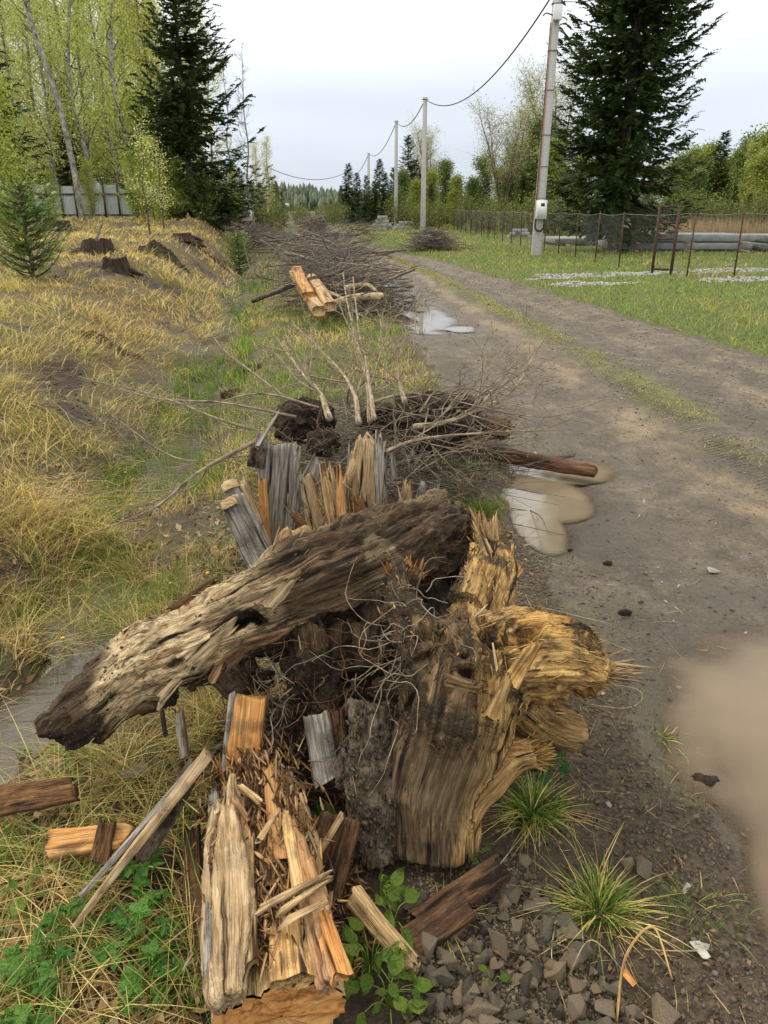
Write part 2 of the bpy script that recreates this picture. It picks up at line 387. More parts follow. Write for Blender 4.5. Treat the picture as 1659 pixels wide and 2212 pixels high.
M['soil'] = plain('dark_soil', (.030, .018, .010), .95, 0, 45, .8, .05, (.075, .042, .02))
M['darkrot'] = wood('dark_rotten_wood', (.014, .010, .007), (.045, .032, .022), (.12, .09, .06), alt=(.2, .14, .08), dirtamt=.5, lng=8, crs=50, bmp=.02)
M['timber'] = wood('sawn_timber', (.3, .18, .08), (.48, .34, .17), (.58, .45, .27), alt=(.55, .28, .08), dirtamt=.15, lng=3, crs=40, bmp=.002)
M['dark'] = plain('black_plastic', (.02, .02, .02), .5)
# ------------------------------------------------------------ ground and road
def ground_mats():
    m, t, p, o = mat('earth_and_turf')
    c = attr(t, 'Col').outputs['Color']; sp = t.nodes.new('ShaderNodeSeparateColor'); t.links.new(c, sp.inputs[0])
    pos = t.nodes.new('ShaderNodeTexCoord').outputs['Object']
    n = noise(t, pos, 9, 7, .7); f = noise(t, pos, 70, 4, .7)
    base = ramp(t, n, [(.3, (.022, .014, .009)), (.5, (.05, .032, .02)), (.7, (.10, .068, .042))])
    st_ = noise(t, pos, 1, 5, .7, (60, 25, 40))
    base = mixc(t, mth(t, 'MULTIPLY', sp.outputs[1], ramp(t, st_, [(.35, g3(.15)), (.55, g3(1))])), base, ramp(t, f, [(.3, (.05, .033, .014)), (.5, (.15, .105, .038)), (.7, (.34, .25, .09))]))
    base = mixc(t, mth(t, 'MULTIPLY', sp.outputs[0], ramp(t, f, [(.35, g3(.3)), (.5, g3(1))])), base, ramp(t, n, [(.3, (.05, .085, .012)), (.7, (.16, .2, .035))]))
    base = mixc(t, ramp(t, noise(t, pos, 26, 5, .75), [(.38, g3(.85)), (.52, g3(0))]), base, (.02, .013, .008))
    mud = t.nodes.new('ShaderNodeSeparateXYZ'); t.links.new(attr(t, 'fib').outputs['Vector'], mud.inputs[0])
    base = mixc(t, mth(t, 'MULTIPLY', mud.outputs[0], ramp(t, n, [(.3, g3(.6)), (.6, g3(1))])), base, ramp(t, f, [(.35, (.03, .02, .012)), (.5, (.08, .058, .036)), (.7, (.15, .115, .072))]))
    t.links.new(base, p.inputs['Base Color'])
    t.links.new(ramp(t, sp.outputs[2], [(0, g3(.95)), (1, g3(.7))]), p.inputs['Roughness'])
    bump(t, p, mth(t, 'ADD', n, mth(t, 'MULTIPLY', f, .5)), .03)
    m2, t, p, o = mat('muddy_gravel_road')
    c = attr(t, 'Col').outputs['Color']; sp = t.nodes.new('ShaderNodeSeparateColor'); t.links.new(c, sp.inputs[0])
    pos = t.nodes.new('ShaderNodeTexCoord').outputs['Object']
    n = noise(t, pos, 5, 8, .68); f = noise(t, pos, 110, 5, .75); g = noise(t, pos, 1, 5, .6, (26, 7, 10))
    base = ramp(t, n, [(.32, (.066, .052, .035)), (.5, (.142, .115, .08)), (.68, (.25, .205, .145))])
    base = mixc(t, mth(t, 'MULTIPLY', sp.outputs[1], ramp(t, n, [(.3, g3(.4)), (.6, g3(1))])), base, (.33, .255, .155))
    base = mixc(t, mth(t, 'MULTIPLY', sp.outputs[2], ramp(t, f, [(.35, g3(.2)), (.5, g3(1))])), base, (.15, .165, .035))
    base = mixc(t, ramp(t, f, [(.33, g3(.9)), (.48, g3(0))]), base, (.045, .035, .026))
    base = mixc(t, ramp(t, noise(t, pos, 2.2, 5, .7, (1, .45, 1)), [(.42, g3(.65)), (.56, g3(0))]), base, (.07, .056, .042))
    base = mixc(t, ramp(t, noise(t, pos, 38, 4, .75), [(.36, g3(.75)), (.47, g3(0)), (.6, g3(0)), (.7, g3(.0))]), base, (.05, .04, .03))
    base = mixc(t, ramp(t, noise(t, pos, 52, 3, .7), [(.60, g3(0)), (.68, g3(.6))]), base, (.30, .25, .18))
    vo = t.nodes.new('ShaderNodeTexVoronoi'); vo.inputs['Scale'].default_value = 60; t.links.new(pos, vo.inputs[0])
    base = mixc(t, ramp(t, vo.outputs['Distance'], [(.10, g3(.55)), (.2, g3(0))]), base, (.27, .24, .18))
    base = mixc(t, mth(t, 'MULTIPLY', sp.outputs[0], .6), base, (.085, .062, .036))
    t.links.new(base, p.inputs['Base Color'])
    t.links.new(mth(t, 'SUBTRACT', .8, mth(t, 'MULTIPLY', sp.outputs[0], .45)), p.inputs['Roughness'])
    h = mth(t, 'ADD', mth(t, 'ADD', n, mth(t, 'MULTIPLY', f, .35)), mth(t, 'MULTIPLY', g, .6))
    h = mth(t, 'ADD', h, mth(t, 'MULTIPLY', noise(t, pos, 34, 4, .7), .6))
    wv_ = t.nodes.new('ShaderNodeTexWave'); wv_.inputs['Scale'].default_value = 1; wv_.inputs['Distortion'].default_value = 3.5; wv_.inputs['Detail'].default_value = 4; wv_.inputs['Detail Scale'].default_value = 2.5; mpw = t.nodes.new('ShaderNodeMapping'); mpw.inputs['Rotation'].default_value = (0, 0, 1.25); mpw.inputs['Scale'].default_value = (7, 7, 7); t.links.new(pos, mpw.inputs[0]); t.links.new(mpw.outputs[0], wv_.inputs[0])
    tm = t.nodes.new('ShaderNodeSeparateXYZ'); t.links.new(attr(t, 'fib').outputs['Vector'], tm.inputs[0]); tv = mth(t, 'MULTIPLY', tm.outputs[0], wv_.outputs['Fac'])
    h = mth(t, 'SUBTRACT', h, mth(t, 'MULTIPLY', tv, .9)); t.links.new(mixc(t, mth(t, 'MULTIPLY', tv, .3), base, (.06, .046, .032)), p.inputs['Base Color']); bump(t, p, h, .035); return m, m2
MG, MR = ground_mats()
def patch(x, y):                                    # 1 where the left bank lies bare
    return sst(.16, .34, f2(x, y*.8, 1.3, 3, 21)+.25*f2(x, y, 5, 2, 22))
def build_ground():
    ys = np.concatenate([np.linspace(-6, .3, 14)[:-1], np.geomspace(1.0, 500.7, 380)-.7])
    s = np.concatenate([-np.geomspace(3.5, 1.25, 10)[:-1], np.linspace(-1.25, 1.25, 360), np.geomspace(1.25, 3.5, 10)[1:]])
    Y = np.repeat(ys[:, None], len(s), 1); X = s[None]*(.62*np.maximum(Y, 0)+1.25)
    Z = Hf(X, Y); Z = Z-.0*Y
    V = np.stack([X, Y, Z], -1).reshape(-1, 3); m, n = X.shape
    i = np.arange(m-1)[:, None]*n; j = np.arange(n-1)[None]
    Q = np.stack([i+j, i+j+1, i+n+j+1, i+n+j], -1).reshape(-1, 4)
    x, y = V[:, 0], V[:, 1]
    e = .14*f2(x, y, 1.5, 3, 11)+.07*f2(x, y, 6, 2, 12)
    l, r = xl(y)+e, xr(y)+e*2.2*(1+np.maximum(y, 0)*.02)
    road = (x > l-.02*np.maximum(y, 0)*0) & (x < r)
    fr = road[Q].sum(1) >= 2
    d = x-dcx(y); w_ = (xr(y)-xl(y)); sc = (x-xl(y))/np.maximum(w_, .5)
    # ground colours: r green, g dry litter, b wet
    left = sst(.2, .8, -d); pt = patch(x, y)*left
    green = (1-left)*.55+.3*sst(-.1, .4, f2(x, y, .8, 3, 31))*left; green = np.where(x > r, .9, green)
    near = (1-sst(2.5, 5.0, y))*(x > dcx(y)+.8); green = green*(1-near*.95)
    green = green*(1-pt)*(1-.75*(1-sst(.3, .75, np.abs(d)))); dry = left*(1-pt)*.9+(x > r)*.35+.3*(1-left)*(1-near)
    wet = (1-sst(.5, .8, np.abs(d)))
    col = np.stack([np.clip(green, 0, 1), np.clip(dry, 0, 1)*np.where(near > .5, .15, 1), wet], -1)
    def sub(F):
        u, inv = np.unique(F, return_inverse=True); return u, inv.reshape(F.shape)
    mud = np.exp(-((x-xl(y))/.30)**2)*(x < xl(y)+.3)*np.clip(1.15-.05*np.maximum(y, 0), .0, 1)+.35*near; mud = np.clip(mud*(1+.8*f2(x, y, 3, 3, 44)), 0, 1); fm = np.stack([mud, mud*0, mud*0], -1)
    u, F = sub(Q[~fr]); mk('ground', V[u], F, mat=MG, col=col[u], fib=fm[u], smooth=True, kind='structure', keep=True)
    p = pud(x, y)
    wetr = .75*(1-sst(.9, 1.9, p))+.5*np.exp(-((sc-.15)/.13)**2)*sst(-.2, .3, f2(x, y, 2, 3, 41))
    trk = np.exp(-((sc-.365)/.05)**2)*1.0+np.exp(-((sc-.90)/.05)**2)*.4+.6*np.exp(-((sc-.74)/.04)**2)+.25*np.exp(-((sc-.2)/.05)**2)
    mid = 1.1*np.exp(-((sc-.485)/.06)**2)*sst(2, 6, y)*sst(-.4, .1, f2(x, y, 1.6, 3, 42))+.5*(1-sst(0, .3, x-l))*sst(-.1, .3, f2(x, y, 3, 3, 43))
    tr_ = np.exp(-((sc-.445)/.03)**4)*sst(2.2, 3, y)*(1-sst(6, 9, y))+np.exp(-((sc-.80)/.03)**4)*.5*(1-sst(6, 9, y)); tr_ = tr_*sst(-.3, .1, f2(x, y, 1.1, 2, 45)); rc = np.stack([np.clip(wetr, 0, 1), np.clip(trk, 0, 1)*(1-.6*np.clip(wetr, 0, 1)), np.clip(mid, 0, 1)], -1)
    u, F = sub(Q[fr]); mk('dirt_road', V[u], F, mat=MR, col=rc[u], fib=np.stack([tr_, tr_*0, tr_*0], -1)[u], smooth=True, kind='structure', keep=True)
build_ground()
def water(name, base, rough, iorl, pts, z, k=55., n=110, rip=0):
    """a sheet of standing water; Col.r is how much the shallow or deep silt hides the bed"""
    m, t, p, o = mat(name+'_surface'); pos = t.nodes.new('ShaderNodeTexCoord').outputs['Object']
    nn = noise(t, pos, 2.2, 4, .6)
    t.links.new(ramp(t, nn, [(.3, tuple(a*.8 for a in base)), (.7, tuple(a*1.15 for a in base))]), p.inputs['Base Color'])
    p.inputs['Roughness'].default_value = rough; p.inputs['IOR'].default_value = iorl
    if rip: bump(t, p, noise(t, pos, 1, 3, .6, (7, 24, 1)), .02, rip)
    sp = t.nodes.new('ShaderNodeSeparateColor'); t.links.new(attr(t, 'Col').outputs['Color'], sp.inputs[0])
    tr = t.nodes.new('ShaderNodeBsdfTransparent'); tr.inputs[0].default_value = (.97, .95, .92, 1); mx_ = t.nodes.new('ShaderNodeMixShader')
    t.links.new(sp.outputs[0], mx_.inputs[0]); t.links.new(tr.outputs[0], mx_.inputs[1]); t.links.new(p.outputs[0], mx_.inputs[2]); t.links.new(mx_.outputs[0], o.inputs[0])
    pts = np.array(pts); x0, y0 = pts.min(0); x1, y1 = pts.max(0)
    X, Y = np.meshgrid(np.linspace(x0, x1, n), np.linspace(y0, y1, n)); Z = np.full_like(X, z); D = z-Hf(X, Y)
    al = np.where(D > 0, 1-np.exp(-(D*k)**1.5), 0)
    i = np.arange(n-1)[:, None]*n; j = np.arange(n-1)[None]; Q = np.stack([i+j, i+j+1, i+n+j+1, i+n+j], -1).reshape(-1, 4)
    Q = Q[(D.ravel()[Q] > -.004).any(1)]; u, inv = np.unique(Q, return_inverse=True); V = np.stack([X, Y, Z], -1).reshape(-1, 3)[u]
    return mk(name, V, inv.reshape(Q.shape), mat=m, smooth=True, kind='structure', keep=True, col=np.stack([al.ravel()[u]]*3, -1))
def ell(cx, cy, a, b, f=1.5, n=40):
    return [(cx+a*f*math.cos(q), cy+b*f*math.sin(q)) for q in np.linspace(0, 2*math.pi, n, endpoint=False)]
water('brown_puddle', (.155, .112, .062), .07, 1.45, ell(1.62, 1.55, .8, 1.0, 1.35), -.018)
water('long_puddle', (.24, .195, .13), .06, 1.7, ell(.98, 4.1, .5, .85, 1.3), -.018)
water('far_puddle', (.16, .13, .09), .03, 1.9, ell(.55, 12.6, .55, 2.6, 1.35), -.020)
water('back_puddle', (.16, .13, .09), .03, 1.9, ell(.28, 18.4, .35, 1.3, 1.3), -.022)
_dw = [(dcx(y)-.42, y) for y in np.linspace(.9, 9, 22)]; dw2 = [(dcx(y)+.42, y) for y in np.linspace(9, .9, 22)]
def strip_water(): water('ditch_water', (.05, .038, .022), .05, 1.6, [(-3, .8), (-.9, 12)], -.298, k=220, n=220, rip=.35)
strip_water()
# ------------------------------------------------------------ grass
def sample(n, y0, y1, wx=1.1, bias=.5):
    y = np.exp(rng.uniform(math.log(y0+bias), math.log(y1+bias), n))-bias
    x = rng.uniform(-wx, wx, n)*(.60*y+.75); return x, y
DRY = np.array([[.66, .50, .16], [.80, .64, .27], [.32, .20, .065], [.58, .50, .13], [.74, .56, .19]])
GRN = np.array([[.10, .22, .022], [.17, .31, .035], [.07, .15, .018], [.27, .36, .06]])
YGR = np.array([[.25, .34, .045], [.36, .41, .07], [.16, .25, .03], [.42, .40, .10]])
def pick(pal, n): return pal[rng.integers(0, len(pal), n)]*rng.uniform(.7, 1.25, (n, 1))
def grass_obj(name, x, y, h, lean, wd, col, az=None, seg=3, dz=-.01):
    z = Hf(x, y)+dz; P0 = np.stack([x, y, z], -1)
    az = rng.uniform(0, 6.283, len(x)) if az is None else az
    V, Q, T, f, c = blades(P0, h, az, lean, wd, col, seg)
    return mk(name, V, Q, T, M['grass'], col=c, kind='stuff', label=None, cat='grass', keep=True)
def clump(n, k, rad, y0, y1, wx=1.1, cond=None):
    cx, cy = sample(n, y0, y1, wx)
    if cond is not None: q = cond(cx, cy); cx, cy = cx[q], cy[q]
    rr = rad*(.5+.06*cy)
    x = np.repeat(cx, k)+rng.normal(0, 1, len(cx)*k)*np.repeat(rr, k); y = np.repeat(cy, k)+rng.normal(0, 1, len(cx)*k)*np.repeat(rr, k)
    return x, y, np.repeat(cx, k), np.repeat(cy, k)
def left_bank():
    cond = lambda x, y: (x < dcx(y)-.1) & ((patch(x, y)+rng.uniform(-.3, .45, len(x))) < .6) & ~((y < 2.2) & (x > -1.6))
    x, y, cx, cy = clump(15500, 10, .055, 1.8, 34, 1.1, cond)
    n = len(x); g = f2(cx, cy, .7, 3, 31)+rng.uniform(-.45, .45, n) > .42
    col = np.where(g[:, None], pick(YGR, n), pick(DRY, n))
    az = f2(cx, cy, 1.3, 2, 61)*6+rng.normal(0, .9, n)
    h = rng.uniform(.10, .28, n)*(1+.012*y); lean = rng.uniform(.5, 2.2, n)
    h = np.where(g, h*.7, h)*np.clip(.75+1.3*f2(cx, cy, 1.6, 2, 63), .55, 1.6)
    q = ~((y < 1.9) & (x > -.9)); x, y, h, lean, col, az, n = x[q], y[q], h[q], lean[q], col[q], az[q], int(q.sum())
    grass_obj('dry_grass', x, y, h, lean, np.maximum(.0035, .00095*y)*rng.uniform(.6, 1.3, n), col, az, seg=2)['label'] = 'matted dry yellow grass covering the left bank'
    # fresh green grass in the ditch
    cond = lambda x, y: (np.abs(x-dcx(y)-.08) < .42) & (f2(x, y, 1.0, 2, 71) > -.12)
    x, y, cx, cy = clump(9000, 9, .035, 3.0, 22, .7, cond); n = len(x)
    h = rng.uniform(.08, .26, n)
    grass_obj('ditch_grass', x, y, h, rng.uniform(.1, .8, n), np.maximum(.003, .0009*y), pick(GRN, n), seg=2)['label'] = 'fresh green grass growing in the wet ditch'
left_bank()
def strip_grass():
    cond = lambda x, y: (x > dcx(y)+.15) & (x < xl(y)-.02) & ((f2(x, y, 1.4, 3, 81) > -.12) | (y > 9))
    x, y, cx, cy = clump(7500, 12, .04, 4.2, 40, .75, cond); n = len(x)
    g = f2(cx, cy, 1.2, 2, 83)+rng.uniform(-.4, .4, n) > -.02
    col = np.where(g[:, None], np.where(rng.random((n, 1)) < .5, pick(GRN, n), pick(YGR, n)), pick(DRY, n))
    grass_obj('verge_grass', x, y, rng.uniform(.05, .2, n), rng.uniform(.2, 1.2, n), np.maximum(.003, .0010*y), col, seg=2)['label'] = 'green and straw grass between ditch and road'
    # right verge and field
    cond = lambda x, y: (x > xr(y)+.12*f2(x, y, 2, 2, 12)) & (gravel_mask(x, y) < .5)
    x, y = sample(120000, 6.5, 75, 1.15)
    q = cond(x, y) & (f2(x, y, 1.2, 3, 88) > -.75+.2*(y < 9)); x, y = x[q], y[q]; n = len(x)
    g = f2(x, y, .7, 3, 85)+rng.uniform(-.5, .5, n)
    col = np.where(g[:, None] > .42, pick(DRY, n)*.8, np.where(g[:, None] > -.25, pick(YGR, n), pick(GRN, n)*1.2))
    grass_obj('field_grass', x, y, rng.uniform(.04, .14, n)*(1+.012*y), rng.uniform(.2, 1.2, n), np.maximum(.004, .0011*y), col, seg=2)['label'] = 'yellow green grass on the verge right of the road'
    # strip between the wheel tracks
    x, y = sample(20000, 3.2, 38, 1.0); s = rng.normal(.485, .035, 20000); x = xl(y)+s*(xr(y)-xl(y))
    q = (f2(x, y, 2.6, 3, 91)+.4*sst(4.5, 8, y) > .10); x, y = x[q], y[q]; n = len(x)
    col = np.where(rng.random((n, 1)) < .35, pick(DRY, n)*.8, pick(YGR, n)*.8)
    grass_obj('track_grass', x, y, rng.uniform(.012, .055, n), rng.uniform(.3, 1.6, n), np.maximum(.0035, .0011*y), col, seg=2)['label'] = 'low sparse grass between the wheel tracks'
def gravel_mask(x, y):
    # pale gravel spread along the foot of the fence
    b = np.exp(-((y-19.6-.35*(x-6))/.85)**2)*sst(2.6, 4, x)*(1-sst(6.6, 7.2, x)*0)
    b2 = np.exp(-((y-17.0)/.5)**2)*sst(3.4, 4.2, x)*(1-sst(5.2, 6, x)); b3 = np.exp(-((y-17.6-.2*(x-7))/.55)**2)*sst(6.6, 7.6, x)
    return np.maximum(np.maximum(b*.85, b2), b3)+.75*f2(x, y, 1.7, 4, 95)-.12
strip_grass()
def near_grass():
    # long straw and green blades round the foreground wood
    def at_px(n, x0, x1, y0, y1):
        P = []
        px = rng.uniform(x0, x1, n); py = rng.uniform(y0, y1, n)
        u = (px-829.5)/FOC; v = (1106-py)/FOC; z = np.zeros(n)
        for k in range(6):
            t = (CAMH-z)/(st-v*ct); X = u*t; Y = (ct+v*st)*t; z = Hf(X, Y)
        return X, Y
    A = []
    for (n, k, bx, hh, lean, pal, wd) in [
        (230, 11, (-60, 440, 1600, 2230), (.05, .22), (.9, 2.4), 'mix', .0034), (60, 12, (-40, 430, 1740, 2230), (.04, .11), (.2, .9), 'g', .0035), (60, 9, (250, 480, 1500, 1760), (.08, .2), (.8, 1.8), 'd', .003),
        (230, 9, (420, 620, 1440, 1640), (.06, .18), (.5, 1.4), 'mix', .003), (240, 8, (560, 1100, 1000, 1250), (.05, .16), (.3, 1.2), 'mix', .003),
        (260, 12, (-60, 330, 1150, 1420), (.12, .3), (.7, 1.6), 'd', .0034), (200, 12, (150, 520, 1180, 1400), (.06, .2), (.3, 1.3), 'mix', .003), (60, 6, (1150, 1560, 1500, 2200), (.02, .06), (.3, 1.2), 'mix', .0025)]:
        X, Y = at_px(n, *bx); keep_ = ~((X > PZ(225, 2000, 0)[0]) & (X < PZ(400, 2000, 0)[0]) & (Y < 1.45) & (rng.random(n) < .75)) if bx[2] > 1590 else np.ones(n, bool); X, Y = X[keep_], Y[keep_]; n = len(X); x = np.repeat(X, k)+rng.normal(0, .018, n*k); y = np.repeat(Y, k)+rng.normal(0, .018, n*k); N = n*k
        az = np.repeat(rng.uniform(0, 6.28, n), k)+rng.normal(0, .8, N)
        dry = pick(DRY, N)*rng.choice([.45, .8, 1.], (N, 1)); gr = pick(GRN, N)
        m = np.repeat(rng.random(n) < .27, k)[:, None]
        col = dry if pal == 'd' else gr if pal == 'g' else np.where(m, gr, dry)
        P0 = np.stack([x, y, Hf(x, y)-.005], -1)
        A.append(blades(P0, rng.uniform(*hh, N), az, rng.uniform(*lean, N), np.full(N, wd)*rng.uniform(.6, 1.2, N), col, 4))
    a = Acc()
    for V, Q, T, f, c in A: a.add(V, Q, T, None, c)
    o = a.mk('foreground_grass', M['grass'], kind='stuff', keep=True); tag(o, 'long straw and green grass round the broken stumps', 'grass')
near_grass()
def tussock(px, py, n, h, label, straw=.35, spread=.03, wd=.0038, group='grass tussocks at the road edge'):
    g = G(px, py); x = g[0]+rng.normal(0, spread, n); y = g[1]+rng.normal(0, spread, n)
    P0 = np.stack([x, y, np.full(n, g[2]-.005)], -1)
    az = np.arctan2(y-g[1], x-g[0])+rng.normal(0, .5, n)
    st_m = rng.random((n, 1)) < straw
    col = np.where(st_m, pick(DRY, n), pick(GRN, n)*.9)
    lean = rng.uniform(.2, 1.5, n)+st_m[:, 0]*.7
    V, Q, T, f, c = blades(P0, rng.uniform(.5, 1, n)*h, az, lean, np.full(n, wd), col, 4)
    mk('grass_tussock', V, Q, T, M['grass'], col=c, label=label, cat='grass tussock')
tussock(1150, 1760, 480, .11, 'dense grass tussock right under the large golden stump root', .3, .028)
tussock(1295, 1975, 380, .115, 'spiky grass tussock with straw blades among the slate stones', .4, .03)
tussock(1040, 1110, 420, .11, 'bright green grass tussock on the mud beside the long puddle', .12, .05)
tussock(1500, 1975, 130, .06, 'small low green tuft at the edge of the brown puddle', .1, .04)
tussock(210, 1220, 260, .24, 'dark green grass tuft standing in the ditch left of the splintered stump', .05, .05)
tussock(125, 1450, 200, .16, 'green grass tuft in the ditch water above the log tip', .15, .05)
tussock(1430, 1600, 60, .04, 'tiny grass sprigs on the mud right of the golden stump', .4, .03)
tussock(690, 1800, 90, .08, 'small green tuft in the gap left of the bark covered trunk', .2, .015)
tussock(960, 1990, 60, .07, 'thin straw tuft above the rubble below the big stump', .8, .02)
tussock(1080, 1000, 200, .09, 'green tuft by the dark fallen log', .2, .06)
# ------------------------------------------------------------ trees
def pal(base, n, v=.3):
    return np.asarray(base)[None]*rng.uniform(1-v, 1+v, (n, 1))*rng.uniform(.93, 1.07, (n, 3))
def twigstrips(P, D, L, W, col, droop=.25, spikes=5, core=.40):
    W = W*1.25
    """conifer sprays: a narrow drooping strip with needle spikes on both sides"""
    N = len(P); D = nrm(D); side = nrm(np.cross(D, np.array([0, 0, 1.])+rng.normal(0, .35, (N, 3))))
    V = []; T = []
    s = np.array([0, .55, 1.]); ctr = P[:, None]+D[:, None]*(s[None, :, None]*L[:, None, None]); ctr[..., 2] -= droop*L[:, None]*s[None]**2
    wv = side*W[:, None]*core
    base = np.stack([ctr[:, 0]-wv, ctr[:, 0]+wv, ctr[:, 1]-wv, ctr[:, 1]+wv, ctr[:, 2]], 1)
    V.append(base); T += [[0, 1, 3], [0, 3, 2], [2, 3, 4]]
    k = 5
    for i in range(spikes):
        q = (i+.3)/spikes
        for sg in (-1, 1):
            c0 = P+D*(q*L)[:, None]; c0 = c0-np.array([0, 0, 1.])*(droop*L*q*q)[:, None]
            tip = c0+(side*sg*W[:, None]*rng.uniform(.6, 1.2, (N, 1))+D*W[:, None]*.7)*(1-.45*q); tip[:, 2] -= rng.uniform(-.02, .45, N)*W
            c1 = c0+D*(L*.8/spikes)[:, None]
            V.append(np.stack([c0, c1, tip], 1)); T.append([k, k+1, k+2]); k += 3
    V = np.concatenate(V, 1); Tn = (np.array(T)[None]+np.arange(N)[:, None, None]*k).reshape(-1, 3)
    return V.reshape(-1, 3), Tn, np.repeat(col, k, axis=0)
def conifer(name, h, Rb, z0, whorl, nbr, ntw, col, label, cat='spruce', apexpow=.85, droop=.35, tl=.34, tw=.09, spikes=4, up=.25, seed=0, asym=None, lean=(0, 0), core=.40):
    global rng
    rng = np.random.default_rng(1000+seed)
    o = thing(name, label, cat)
    P = spline([(0, 0, -.2), (lean[0]*.4, lean[1]*.4, h*.5), (lean[0], lean[1], h)], 14)
    V, Q, T, fb = tube(P, np.linspace(h*.012+.02, .008, 14), 8)
    mk('trunk', V, Q, T, M['trunk'], o, fib=fb, smooth=True)
    TP = []; TD = []; TL = []; A = Acc()
    z = z0
    while z < h*.985:
        q = (z-z0)/(h-z0); Lr = Rb*(1-q)**apexpow*(.55+.45*min(1, q*6+.55))
        for b in range(nbr):
            az = rng.uniform(0, 6.283); L = Lr*rng.uniform(.68, 1.18)+.06
            if asym is not None: L *= 1+asym*math.cos(az)
            el0 = .15+.5*q; m = 7; s = np.linspace(0, 1, m)
            r = L*s; zz = z+L*(math.tan(el0)*.35*s-droop*(1-q*.8)*1.1*s**1.4+up*s**3)+rng.uniform(-.1, .1)
            bx = P[0][0]+lean[0]*(z/h)**1.5; by = lean[1]*(z/h)**1.5
            wob = rng.normal(0, .06, 1)[0]*L*s**2
            pts = np.stack([bx+r*math.cos(az)-wob*math.sin(az), by+r*math.sin(az)+wob*math.cos(az), zz], -1)
            A.add(*tube(pts, np.linspace(.012+.006*L, .003, m), 3, False)[:2], fib=None)
            k = max(4, int(ntw*L/Rb))
            si = rng.uniform(.03, 1, k)**.75; p = np.stack([np.interp(si, s, pts[:, i]) for i in range(3)], -1)
            dr = nrm(np.stack([np.interp(si, s, np.gradient(pts[:, i])) for i in range(3)], -1))
            sd_ = np.array([-math.sin(az), math.cos(az), 0])*rng.choice([-1, 1], (k, 1))
            d = dr+sd_*rng.uniform(.3, 1.3, (k, 1))*(1.1-si[:, None]*.6); d[:, 2] -= rng.uniform(0, .5, k)*(1-q)
            TP.append(p); TD.append(d); TL.append((tl*(.45+.75*(1-si))*rng.uniform(.7, 1.25, k))*min(1, .35+L/Rb))
            TP.append(pts[-1:]); TD.append(dr[-1:]); TL.append(np.array([tl*.6]))
        z += whorl*rng.uniform(.7, 1.3)*(1-.45*q)
    TP, TD, TL = np.concatenate(TP), np.concatenate(TD), np.concatenate(TL); n = len(TP)
    c = pal(col, n, .35); tipm = rng.random(n) < .18; c[tipm] *= np.array([1.7, 1.6, 1.3])
    V, T, cc = twigstrips(TP, TD, TL, TL*tw/tl*rng.uniform(.8, 1.3, n), c, spikes=spikes, core=core)
    ob = mk('crown', V, T=T, mat=M['needle'], parent=o, col=cc, kind='stuff')
    A.mk('branches', M['trunk'], o, kind='stuff')
    return o
